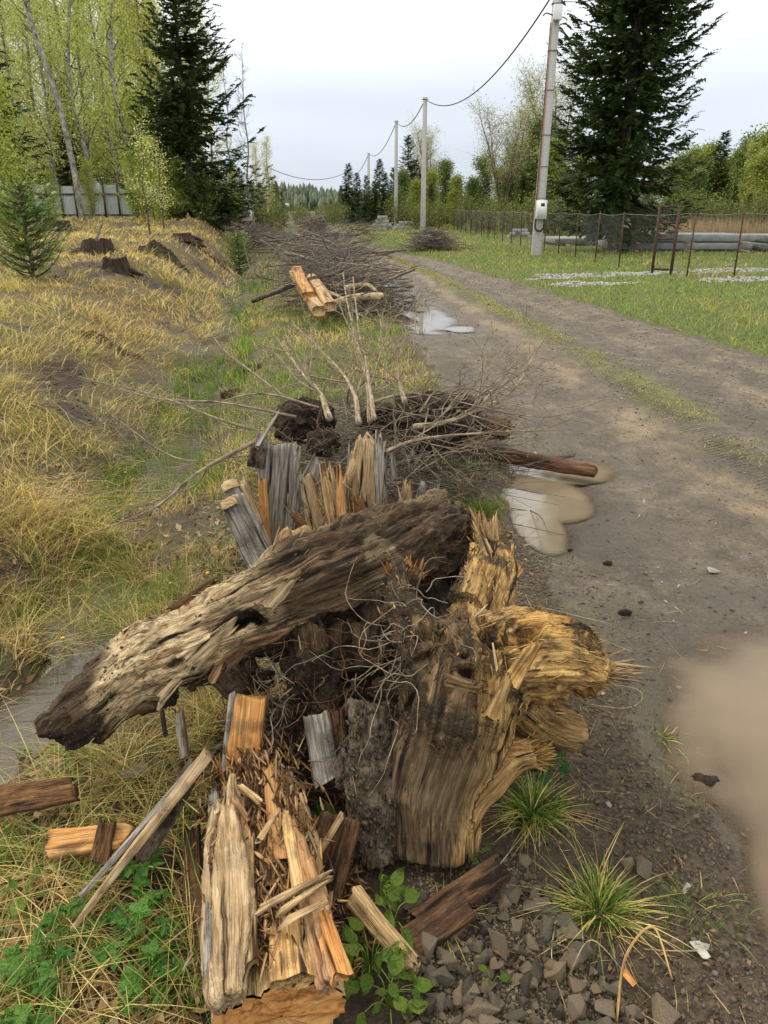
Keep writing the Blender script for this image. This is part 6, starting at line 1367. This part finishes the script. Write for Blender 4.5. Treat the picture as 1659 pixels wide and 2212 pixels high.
mass('brushwood', 700, 3.75, 4.9, lambda Y: -.02, .62, .30, 'tangled fine twigs over the peat clods behind the stump', .0022, .55)
mass('brushwood', 260, 4.9, 6.3, lambda Y: -.15, .5, .15, 'loose fine twigs on the grass beyond the peat clods', .002, .6)
hxc = lambda Y: np.interp(Y, [11, 14, 20, 34], [-.55, -.85, -1.6, -3.0])
heap(60, 11.8, 16, hxc, .85, .62, 'crooked branch in the near part of the long brush heap', GBH, rr=(.008, .026))
heap(60, 15, 30, hxc, 1.15, 1.0, 'crooked branch in the far part of the long brush heap', GBH, L=(1.2, 3), rr=(.012, .028))
mass('brushwood', 1900, 12.0, 32, hxc, .85, .9, 'fine dark brushwood filling the long brush heap', .0045)
branch('heavy_branch', [PY(545, 650, 12.3), PY(610, 625, 12.1), PY(660, 605, 12), PY(720, 592, 12.2), PY(750, 575, 12.6)], .040, .026, 'darktwig', 'heavy dark branch crossing over the squared timbers', twigs=6, tl=.8)
branch('pale_branch', [PY(720, 655, 11.6), PY(770, 642, 11.6), PY(825, 640, 11.8)], .05, .055, 'twig', 'thick pale branch at the right foot of the brush heap', twigs=3, tl=.5, col=1)
branch('pale_branch', [PY(690, 625, 12), PY(730, 640, 11.8), PY(745, 652, 11.7)], .035, .03, 'twig', 'short pale bent branch next to the squared timbers', twigs=2, tl=.4, col=1)
branch('pale_branch', [PY(745, 622, 12), PY(790, 615, 12), PY(812, 628, 11.9)], .04, .03, 'twig', 'pale branch above the thick one at the heap foot', twigs=3, tl=.4, col=1)
branch('road_branch', [PY(790, 630, 12.6), PY(850, 652, 11.9), PY(900, 672, 11.2), PY(920, 676, 11)], .018, .008, 'darktwig', 'thin branch lying out over the far puddle', twigs=5, tl=.4)
branch('road_branch', [PY(780, 600, 15.0), PY(830, 604, 14.7), PY(880, 602, 15.0)], .02, .01, 'darktwig', 'thin branch reaching over the second puddle', twigs=5, tl=.5)
for i in range(9):
    x0 = 545+i*28; a = PY(x0, 560+rng.uniform(0, 60), 13); b = PY(x0+rng.uniform(-70, 70), 490+rng.uniform(0, 40), 14)
    branch('upright_twig', [a, (a+b)/2, b], .012, .004, 'darktwig', 'bare twig sticking up from the long brush heap', twigs=6, tl=.5, group='twigs sticking up from the brush heap')
cx2 = PZ(935, 545, 0); h2 = lambda Y: cx2[0]
heap(30, cx2[1]-.6, cx2[1]+.9, h2, 1.0, .75, 'branch in the small round brush heap right of the road', 'branches of the small brush heap', L=(.7, 1.8), rr=(.008, .02), wj=1.2)
mass('brushwood', 700, cx2[1]-.8, cx2[1]+1.0, h2, 1.0, .75, 'fine brushwood of the small round heap right of the road', .005, .7)
c3 = PZ(778, 500, 0); c3 = PY(778, 500, 48); h3 = lambda Y: c3[0]
heap(16, 46, 50, h3, 1.6, 1.0, 'branch in the far brush heap before the concrete blocks', 'branches of the far brush heap', L=(1.5, 3), rr=(.02, .035), wj=1.2)
mass('brushwood', 500, 46, 50, h3, 1.7, 1.1, 'fine brushwood of the far heap before the concrete blocks', .007, 1.4)
h4 = lambda Y: -5.9-.1*(Y-34)
mass('brushwood', 600, 32, 46, h4, 1.0, .9, 'dark brushwood at the far end of the left verge', .007, 1.2)
# ---- rotten stumps and bare mounds on the left bank
def rotstump(px, py, w_, h_, label, seed, Yd=None):
    g = G(px, py); x, y, z = g; n = 40; a = np.linspace(0, 2*math.pi, n, endpoint=False)[None]; k = 16; u = np.linspace(0, 1, k)[:, None]
    r = w_/2*(1.3-.45*u**.6)*(1+.16*fbm(np.stack([np.cos(a)*2.5+u*0+seed, np.sin(a)*2.5+u*0, u*1.5+a*0], -1), 3, 3)+.07*fbm(np.stack([np.cos(a)*9+u*0, np.sin(a)*9+u*0, u*1.5+a*0+seed], -1), 2, 4))
    tz = h_*(1-.35*np.abs(fbm(np.stack([np.cos(a)*2+seed, np.sin(a)*2, a*0], -1), 3, 6)))
    V = np.stack([x+r*np.cos(a), y+r*np.sin(a), z-.05+u*tz+0*a], -1)
    inn = np.stack([x+r[-1:]*.55*np.cos(a), y+r[-1:]*.55*np.sin(a), z-.05+tz*.86-.02*rng.random((1, n))], -1); V = np.concatenate([V, inn]); k += 1
    V = V.reshape(-1, 3); V = np.vstack([V, [x, y, z+h_*.6]]); i = np.arange(k-1)[:, None]*n; j = np.arange(n)[None]; kk = (j+1) % n
    Q = np.stack([i+j, i+kk, i+n+kk, i+n+j], -1).reshape(-1, 4); T = np.stack([(k-1)*n+j[0], (k-1)*n+kk[0], np.full(n, k*n)], -1)
    o = thing('rotten_stump', label, 'stump', g); fb = np.stack([V[:, 2], V[:, 0]-x, V[:, 1]-y], -1)
    mk('stump_shell', V, Q, T, M['darkrot'], o, col=np.full((len(V), 3), [.1, .5, 0]), fib=fb, smooth=True)
    for q in range(5):
        t = rng.uniform(0, 6.28); b = np.array([x+math.cos(t)*w_*.45, y+math.sin(t)*w_*.45, z+h_*.1]); e_ = b+np.array([math.cos(t)*w_*.6, math.sin(t)*w_*.6, -.08]); V, Q, T, f = tube(crook(b, e_, 4, .1), np.linspace(w_*.13, w_*.05, 8), 7); mk('root', V, Q, T, M['darkrot'], o, fib=f, smooth=True)
rotstump(212, 548, .62, .34, 'dark rotten stump with lumpy top on the left bank', 1)
rotstump(252, 588, .40, .28, 'dark flat topped stump nearer than the lumpy one', 2)
rotstump(395, 520, .5, .2, 'low dark stump below the tall left spruce', 3)
rotstump(135, 500, .5, .3, 'far dark stump just right of the pine sapling', 4)
rotstump(100, 492, .5, .3, 'dark broken stump behind the pine sapling', 5)
rotstump(422, 528, .4, .14, 'small dark stump remnant right of the low stump', 6)
shard('pale_stake', G(205, 530)+[0, 0, 0], G(205, 530)+[.25, 0, .5], .05, .02, M['grey'], None, .4, .1, label='pale pointed splinter sticking up by the lumpy rotten stump', cat='splinter')
for (px, py, rx, ry, h_, lab, sd_) in [(350, 548, .75, .5, .20, 'bare brown earth mound below the left spruce', 3), (235, 745, .55, .35, .10, 'bare dark earth hollow on the left bank', 6), 
        (470, 570, .5, .4, .13, 'brown earth hump where the ditch begins', 10), (270, 690, .25, .2, .06, 'small dark earth mound in the dry grass', 12)]:
    g = G(px, py); mound('earth_mound', g, rx*.8, ry*.7, h_*.7, lab, 'earth mound', 'soil', seed=sd_, n=140, rough=1.1)
# ------------------------------------------------------------ stones
rng = np.random.default_rng(123)
def hull(seed, flat):
    r_ = random.Random(seed); bm = bmesh.new()
    for _ in range(13): bm.verts.new((r_.uniform(-1, 1)*.5, r_.uniform(-1, 1)*.38, r_.uniform(-1, 1)*.5*flat))
    bmesh.ops.convex_hull(bm, input=bm.verts); bmesh.ops.delete(bm, geom=[v for v in bm.verts if not v.link_faces], context='VERTS')
    bmesh.ops.bevel(bm, geom=bm.edges[:], offset=.018, segments=1, affect='EDGES')
    me = bpy.data.meshes.new('stone'); bm.to_mesh(me); bm.free(); return me
SM = [hull(i, [.3, .45, .6, .75][i % 4]) for i in range(12)]
for me in SM: me.materials.append(M['stone'])
PM = [hull(i+50, [.35, .5][i % 2]) for i in range(5)]
for me in PM: me.materials.append(M['palestone'])
def stone(px, py, s, label, group=None, pale=False, rot=None, z=0, name='stone', me=None, xy=None):
    g = G(px, py) if xy is None else onG(*xy); o = bpy.data.objects.new(name, me or (PM if pale else SM)[rng.integers(0, 5 if pale else 12)]); C.objects.link(o)
    o.location = (g[0], g[1], g[2]+s*.12+z); o.rotation_euler = rot or (rng.normal(0, .35), rng.normal(0, .35), rng.uniform(0, 6.28)); o.scale = (s, s, s); return tag(o, label, 'stone', group)
GST = 'broken slate stones of the roadside rubble'
cnt = 0
while cnt < 280:
    px, py = rng.uniform(880, 1420), rng.uniform(1860, 2260)
    if px > 1120+(py-1860)*.75: continue
    if px < 1000 and py < 1950: continue
    stone(px, py, rng.choice([.018, .022, .026, .032, .04, .06])*rng.uniform(.8, 1.2), 'angular grey brown slate stone in the roadside rubble', GST, z=rng.uniform(0, .012)); cnt += 1
for (px, py, s, lab) in [(1090, 1950, .075, 'tilted brown square slate just below the big stump'), (1180, 1975, .075, 'ochre brown slab stone near the spiky tussock'), (1235, 2030, .07, 'orange brown cracked stone below the tussock'), (1050, 2190, .10, 'large grey slate at the bottom edge of the rubble'), (945, 2130, .07, 'pale grey slab in the rubble beside the leafy plant'),
        (1210, 2120, .085, 'dark grey triangular slate in the rubble'), (980, 2090, .06, 'pale angular stone above the grey slab'), (1440, 2200, .10, 'pale grey flat stone cut off by the bottom edge'), (1390, 1880, .06, 'narrow grey slate stuck in the mud right of the rubble'), (1100, 1930, .05, 'light grey angular stone under the stump foot'), (930, 2010, .07, 'dark brown slate left of the rubble'), (1130, 2060, .06, 'rust brown slate in the middle of the rubble'), (300, 1690, .13, 'flat grey stone in the grass under the log snout')]:
    stone(px, py, s, lab)
for (px, py, s, lab) in [(1535, 1238, .075, 'large flat tan stone on the road'), (1390, 1085, .035, 'white chip on the road near the fallen log end'), (1465, 1268, .02, 'small white stone below the tan stone'), (1437, 1305, .022, 'white stone in the road left of the damp patch'), (1610, 1370, .02, 'white stone near the right edge of the road'),
        (1455, 1345, .018, 'tiny pale stone on the road below the white one'), (1430, 1260, .015, 'tiny pale stone left of the tan stone'), (1510, 2010+40, .045, 'white birch bark flake on the mud at the lower right'), (1480, 1925, .035, 'white flake near the green tuft at the lower right'), (1545, 1135, .018, 'pale pebble on the upper road'), (1600, 1205, .016, 'pale pebble at the right of the road'),
        (1380, 1120, .02, 'pale pebble beside the puddle edge'), (1320, 1055, .02, 'pale pebble above the puddle'), (1520, 1640, .02, 'pale pebble beyond the brown puddle'), (1340, 1470, .05, 'flat grey brown stone by the golden root tip'), (1300, 1500, .04, 'flat tan stone under the golden root tip'), (1355, 1875, .045, 'grey wedge stone at the mud edge'), (1465, 1490, .02, 'pale chip beside the puddle rim'), (1315, 1745, .03, 'pale stone at the rim of the dark mud'), (1120, 1250, .05, 'grey stone beside the puddle behind the stump')]:
    stone(px, py, s, lab, pale='grey' not in lab)
GRS = 'small pale stones scattered on the road'
for i in range(55):
    y = math.exp(rng.uniform(math.log(2), math.log(18))); x = rng.uniform(xl(y)+.1, xr(y)-.2)
    if pud(x, y) > 1.1: stone(0, 0, rng.uniform(.006, .014)*(1+.25*y), 'small pale stone scattered on the muddy road', GRS, pale=i % 3 == 0, xy=(x, y))
# clods of mud and dark lumps on the road
for (px, py, r, lab) in [(1523, 1695, .032, 'black bark lump lying in the brown puddle'), (1312, 1223, .016, 'dark bark chip on the road right of the stump top'), (1232, 1193, .012, 'small dark lump beside the long puddle'), (1350, 1330, .020, 'dark crumbly lump on the damp road'), (1470, 1640, .010, 'small dark crumb at the brown puddle rim')]:
    g = G(px, py, .006); clod('dark_lump', g, r, lab, int(px) % 90, hairs=0, sq=(1.3, .9, .7))
x, y = sample(90000, .75, 3.4, 1.0); q = (x > .05+.1*y) & (x < xl(y)+.25) & (pud(x, y) > 1.05); x, y = x[q][:9000:2], y[q][:9000:2]
pebbles('mud_gravel', x, y, rng.uniform(.002, .007, len(x))*rng.choice([1, 1, 1, 1.8], len(x)), M['gravel'], 'small dark gravel pressed into the muddy road edge')
px, py = rng.uniform(880, 1400, 6500), rng.uniform(1850, 2240, 6500); q = px < 1150+(py-1860)*.75; P0 = np.array([PZ(a_, b_, 0) for a_, b_ in zip(px[q], py[q])])
pebbles('rubble_gravel', P0[:, 0], P0[:, 1], rng.uniform(.002, .008, len(P0)), M['stone'], 'crushed slate filling the gaps of the rubble', flat=.5)
px, py = rng.uniform(1060, 1190, 900), rng.uniform(1200, 1330, 900); P0 = np.array([PZ(a_, b_, 0) for a_, b_ in zip(px, py)])
pebbles('grey_gravel', P0[:, 0], P0[:, 1], rng.uniform(.004, .010, len(P0)), M['stone'], 'patch of grey gravel behind the torn golden root')
# litter of straws and twigs on the mud
n = 420; x, y = sample(n*6, .8, 6, 1.0); q = (x > .0) & (pud(x, y) > .9); x, y = x[q][:n], y[q][:n]; n = len(x)
az = rng.uniform(0, 6.28, n); D = np.stack([np.cos(az), np.sin(az), rng.normal(0, .05, n)], -1)
V, Q, _, f, c_ = slivers(np.stack([x, y, Hf(x, y)+.006], -1), D, rng.uniform(.02, .10, n), rng.uniform(.001, .003, n), bend=.15, col=np.zeros((n, 3)))
mk('straw_litter', V, Q, mat=M['pale'], col=c_, fib=f, kind='stuff', label='dry straws and splinters strewn over the mud', cat='litter', keep=True)
# single straws, wires and arching stems picked out in the photo
def stem(pts, r, mm, label, name='dry_stem', cat='stem', r1=None, col=.6):
    P = spline([np.asarray(p) for p in pts], 26); V, Q, T, f = tube(P, np.linspace(r, r1 or r*.5, 26), 6)
    mk(name, V, Q, T, M[mm], col=np.full((len(V), 3), [col, 0, 0]), fib=f, smooth=True, label=label, cat=cat)
stem([G(1330, 2215, .01), G(1345, 2110, .06), G(1400, 2065, .08), G(1450, 2130, .01)], .0035, 'pale', 'pale dry leaf blade arching at the bottom right')
stem([G(1390, 2063, .01), G(1450, 2068, .015), G(1515, 2062, .01)], .0016, 'twig', 'thin pale twig lying behind the white bark flake')
stem([G(1200, 1990, .01), G(1190, 2100, .02), G(1230, 2215, .01)], .0014, 'twig', 'thin bent straw lying over the slate stones')
stem([G(1225, 2120, .01), G(1270, 2075, .06), G(1350, 2120, .02), G(1420, 2180, .01)], .0012, 'twig', 'thin wiry root arching over the rubble')
stem([G(1120, 1830, .02), G(1050, 1950, .07), G(960, 2010, .02)], .0013, 'twig', 'long pale straw crossing in front of the stump foot')
stem([G(1100, 1310, .03), G(1210, 1335, .02), G(1320, 1355, .01)], .0022, 'grey', 'thin grey stick lying on the mud right of the stump')
stem([G(1200, 1385, .04), G(1280, 1400, .04), G(1365, 1415, .01)], .0022, 'grey', 'second thin grey stick pointing at the puddle')
stem([G(1280, 1490, .03), G(1370, 1495, .015), G(1385, 1520, .01), G(1350, 1540, .01), G(1270, 1530, .01)], .0016, 'grey', 'looped thin wire lying by the golden root', 'loose_wire', 'wire')
stem([G(1420, 1370, .01), G(1480, 1440, .01), G(1580, 1530, .02), G(1659, 1590, .02), G(1760, 1660, .02)], .0008, 'wire', 'fine straight wire lying across the brown puddle', 'loose_wire', 'wire')
stem([PZ(160, 2050, .02), PZ(230, 1960, .04), PZ(300, 1880, .06)], .003, 'pale', 'dry stem lying left along the long split stick')
for i, (a, b) in enumerate([((320, 1140), (395, 1000)), ((360, 1180), (290, 1320)), ((180, 1130), (250, 1290)), ((60, 1000), (120, 1180))]):
    g = G(*a); stem([g, g+[.03, .02, .18], g+[(b[0]-a[0])*.0015, .05, .34]], .0018, 'pale', ['tall dry stalk standing over the ditch', 'dry stalk bending towards the splintered stump', 'dry stalk standing left of the ditch', 'dry stalk at the left edge of the bank'][i])
# ------------------------------------------------------------ leafy plants
def lobed(n=5, ser=.12, k=60, deep=.45):
    a = np.linspace(-math.pi*.92, math.pi*.92, k); r = (1-deep*np.abs(np.sin(a*n/2+math.pi*(n % 2 == 0)/2))**1.0)*(1+ser*np.sign(np.sin(a*n*3.7))*.5); r = r*(.75+.25*np.cos(a)); r[0] = r[-1] = .18
    V = [(0, 0, 0)]+[(r[i]*math.cos(a[i])*.5+.0, r[i]*math.sin(a[i])*.5, 0) for i in range(k)]
    V = np.array(V, float)
    mid = V.copy()*.55; mid[:, 2] = .05*np.sin(np.concatenate([[0], a])*n)*1.0; V[:, 2] = .02*np.sin(np.concatenate([[0], a])*n*2)-.16*(V[:, 0]**2+V[:, 1]**2); VV = np.vstack([V, mid[1:]])
    T = [[0, k+1+i, k+2+i] for i in range(k-1)]; Q = [[k+1+i, 1+i, 2+i, k+2+i] for i in range(k-1)]
    VV[:, 0] += .12; return VV, Q, T
def ovate(k=22, ser=.08, w_=.62):
    s = np.linspace(0, 1, k); wv = w_*.5*np.sin(math.pi*s**.75)*(1+ser*np.where(np.arange(k) % 2, 1, -1)*1.0)
    V = np.vstack([np.stack([s, wv, .06*np.sin(s*9)+.05], -1), np.stack([s, 0*s, -.10*s**2], -1), np.stack([s, -wv, .06*np.sin(s*9)+.05], -1)])
    i = np.arange(k-1); Q = np.vstack([np.stack([i, i+k, i+k+1, i+1], -1), np.stack([i+k, i+2*k, i+2*k+1, i+k+1], -1)]); return V, Q, None
def leafmat(name, c1, c2, rough=.4):
    m, t, p, o = mat(name); oi = t.nodes.new('ShaderNodeObjectInfo').outputs['Random']; pos = t.nodes.new('ShaderNodeTexCoord').outputs['Object']
    n = noise(t, pos, 8, 4, .6); c = mixc(t, oi, c1, c2); c = mixc(t, ramp(t, n, [(.35, g3(.5)), (.6, g3(0))]), c, tuple(x*.6 for x in c1))
    t.links.new(c, p.inputs['Base Color']); p.inputs['Roughness'].default_value = rough; tr = t.nodes.new('ShaderNodeBsdfTranslucent'); t.links.new(c, tr.inputs[0]); bump(t, p, n, .02)
    mx_ = t.nodes.new('ShaderNodeMixShader'); mx_.inputs[0].default_value = .3; t.links.new(p.outputs[0], mx_.inputs[1]); t.links.new(tr.outputs[0], mx_.inputs[2]); t.links.new(mx_.outputs[0], o.inputs[0]); return m
ML1 = leafmat('currant_leaf', (.065, .20, .022), (.15, .34, .045)); ML2 = leafmat('serrated_leaf', (.13, .24, .025), (.25, .34, .05)); ML3 = leafmat('clover_leaf', (.03, .13, .02), (.06, .18, .03))
def leafmesh(nm, f, m):
    V, Q, T = f; o = mk(nm, V, Q, T, m, keep=True, smooth=True); me = o.data; bpy.data.objects.remove(o); return me
LM = [leafmesh('lobed_leaf', lobed(5), ML1), leafmesh('lobed_leaf_b', lobed(3, .15, 50, .4), ML1), leafmesh('serrated_leaf', ovate(), ML2), leafmesh('round_leaf', lobed(3, 0, 40, .12), ML3)]
def plant(px, py, n, size, spread, h, kinds, label, cat='plant', name='leafy_plant', dz=0):
    g = G(px, py); g[2] += dz+.015; h *= 1.7; size *= (1.05 if kinds[0] == 2 else 1.4); o = thing(name, label, cat, g); A = Acc()
    for i in range(n):
        a = rng.uniform(0, 6.28); r = spread*math.sqrt(rng.random()); p = g+np.array([math.cos(a)*r, math.sin(a)*r, h*rng.uniform(.35, 1)*(1-.5*(r/spread)**2)])
        P = spline([g+[0, 0, -.01], (g+p)/2+[0, 0, h*.25], p], 8); V, Q, T, f = tube(P, .0012, 4, False); A.add(V, Q, None, f, (0, 0, 0))
        lf = bpy.data.objects.new('leaf', LM[kinds[rng.integers(0, len(kinds))]]); C.objects.link(lf); lf.parent = o; lf.location = p-g; s = size*rng.uniform(.55, 1.25); lf.scale = (s, s, s); lf.rotation_euler = (rng.normal(0, .35), rng.normal(.1, .4), a+rng.normal(0, .5))
    A.mk('stems', M['grass'], o, kind='stuff'); o.children[-1].data.materials.clear(); o.children[-1].data.materials.append(ML2)
    return o
for (px, py, n, s, sp_, h_, ks, lab) in [(300, 1920, 12, .042, .05, .07, (0, 1), 'uppermost lobed leaf plant right beside the long split stick'), (318, 1995, 12, .045, .05, .06, (0, 1), 'lobed leaf plant just below the uppermost one'), (305, 2075, 14, .05, .06, .06, (0, 1), 'broad lobed leaf plant left of the hollow log'), (330, 2140, 12, .045, .06, .04, (0, 1), 'low lobed leaf plant at the bottom left of the hollow log'),
        (150, 2040, 10, .042, .05, .05, (0, 1), 'small lobed plant under the lower end of the long stick'), (120, 2110, 16, .055, .07, .06, (0, 1), 'large leafy plant near the bottom left corner'), (60, 2185, 18, .06, .08, .05, (0, 1), 'dense leafy plant in the bottom left corner'), (215, 2070, 12, .045, .06, .05, (0, 1), 'leafy plant between the stick end and the broad plant'),
        (820, 1960, 9, .042, .04, .06, (2,), 'serrated leaf seedling above the split stick'), (845, 2020, 8, .045, .05, .05, (2,), 'serrated leaf sprig right of the split stick'), (800, 2120, 22, .045, .07, .06, (2,), 'dense serrated leaf plant between hollow log and rubble'), (840, 2185, 16, .045, .06, .04, (2,), 'serrated leaf plant at the bottom edge below the split stick'),
        (1185, 1675, 16, .035, .05, .05, (3,), 'dark green round leaved plant under the golden root'), (1000, 1870, 8, .026, .05, .04, (2,), 'small brownish serrated sprig at the foot of the stump'), (45, 1660, 8, .03, .04, .05, (1,), 'small leafy sprig at the very tip of the log'), (170, 1655, 9, .028, .04, .04, (1,), 'small light green plant under the log tip'), (980, 990, 16, .06, .14, .06, (0,), 'low green weed patch beside the fallen log'),
        (690, 1790, 5, .05, .03, .05, (2,), 'narrow green sprig in the gap right of the hollow log'), (1060, 2085+60, 4, .03, .03, .03, (2,), 'tiny green sprig between the slate stones'), (60, 1985, 7, .045, .05, .05, (2,), 'small green sprout at the left edge in the dry grass')]:
    plant(px, py, n, s, sp_, h_, ks, lab)
o = shard('bark_flake', G(1495, 2040, .012), G(1525, 2085, .016), .028, .002, M['palestone'], None, .1, .1, n=16, rings=8, taper=.7, amp=.001, face=(0, 0, 1), label='white birch bark flake lying on the mud at the bottom right', cat='bark flake')
o = shard('bark_flake', G(1340, 2115, .02), G(1370, 2150, .02), .02, .003, M['orange'], None, .1, .1, n=16, rings=8, taper=.7, amp=.001, face=(0, 0, 1), label='small orange wood flake among the slate stones', cat='wood flake')
n = 50; x, y = sample(n*5, 2.5, 9, 1.0); q = (x < xl(y)-.1) & (x > dcx(y)-2); x, y = x[q][:26], y[q][:26]
for i in range(len(x)):
    g = onG(x[i], y[i]); o = thing('dandelion', 'tiny yellow flower in the bank grass', 'flower', g, 'tiny yellow flowers in the bank grass'); h_ = rng.uniform(.08, .2)
    V, Q, T, f = tube(np.array([g, g+[.01, 0, h_]]), .0012, 4); mk('stalk', V, Q, T, ML2, o)
    a = np.linspace(0, 6.28, 9)[:-1]; V = np.array([[0, 0, .006]]+[[.011*math.cos(t), .011*math.sin(t), 0] for t in a]); T = [[0, 1+k, 1+(k+1) % 8] for k in range(8)]; V = np.vstack([V, [[0, 0, -.004]]]); T += [[9, 1+(k+1) % 8, 1+k] for k in range(8)]
    if i == 0: MY = plain('yellow_petals', (.7, .5, .02), .6)
    mk('flower_head', V+g+[.01, 0, h_], T=T, mat=MY, parent=o)
# dead leaves and bark crumbs lying in the grass
def litter(n, x0, x1, y0, y1, s, name, label, cols, m='leaf', zz=.008):
    px, py = rng.uniform(x0, x1, n), rng.uniform(y0, y1, n); P0 = np.array([PZ(a_, b_, 0) for a_, b_ in zip(px, py)]); P0[:, 2] = Hf(P0[:, 0], P0[:, 1])+rng.uniform(0, zz*2, n)
    a = rng.uniform(0, 6.28, n); A1 = np.stack([np.cos(a), np.sin(a), rng.normal(0, .3, n)], -1); B1 = np.stack([-np.sin(a), np.cos(a), rng.normal(0, .3, n)], -1); S_ = (s*rng.uniform(.4, 1.3, n))[:, None]
    c0 = P0-A1*S_; c1 = P0+B1*S_*.5+[0, 0, .004]; c2 = P0+A1*S_; c3 = P0-B1*S_*.45; V = np.stack([c0, c1, c2, c3], 1).reshape(-1, 3); T = (np.array([[0, 3, 1], [1, 3, 2]])[None]+np.arange(n)[:, None, None]*4).reshape(-1, 3)
    mk(name, V, T=T, mat=M[m], col=np.repeat(pick(np.array(cols), n), 4, axis=0), kind='stuff', label=label, cat='litter', keep=True)
BR = [[.16, .08, .03], [.30, .18, .08], [.07, .035, .015], [.4, .28, .14]]
litter(1500, -40, 470, 1560, 2240, .022, 'leaf_litter', 'brown dead leaves in the grass at the lower left', BR)
litter(1800, -100, 560, 900, 1500, .03, 'leaf_litter', 'brown dead leaves caught in the ditch bank grass', BR)
litter(900, 420, 1150, 980, 1260, .02, 'leaf_litter', 'brown leaves and bark bits between the stumps', BR)
litter(1500, 1000, 1650, 1500, 2240, .008, 'bark_crumbs', 'dark bark crumbs strewn on the muddy edge', [[.03, .02, .012], [.06, .04, .02], [.2, .13, .06]])

x, y = sample(18000, 2.2, 24, 1.0); q = (x < dcx(y)-.05) & (patch(x, y)+.3*f2(x, y, 3, 2, 6) > .25); x, y = x[q], y[q]
pebbles('soil_crumbs', x, y, rng.uniform(.004, .014, len(x))*(1+.10*y), stonem('soil_crumb', (.022, .014, .009), (.06, .038, .022), (.13, .09, .05)), 'crumbled dark soil lying bare on the left bank')
x, y = sample(5000, 2.5, 12, 1.0); q = (x < xl(y)-.1) & (x > dcx(y)-3.5); x, y = x[q], y[q]; n = len(x)
az = rng.uniform(0, 6.28, n); D = np.stack([np.cos(az), np.sin(az), rng.normal(0, .1, n)], -1)
V, Q, _, f, c_ = slivers(np.stack([x, y, Hf(x, y)+.01], -1), D, rng.uniform(.05, .22, n)*(1+.05*y), rng.uniform(.0015, .0035, n)*(1+.1*y), bend=.2, col=np.zeros((n, 3)))
mk('straw_litter', V, Q, mat=M['pale'], col=c_, fib=f, kind='stuff', label='flattened dead stalks lying over ditch and bank', cat='litter', keep=True)
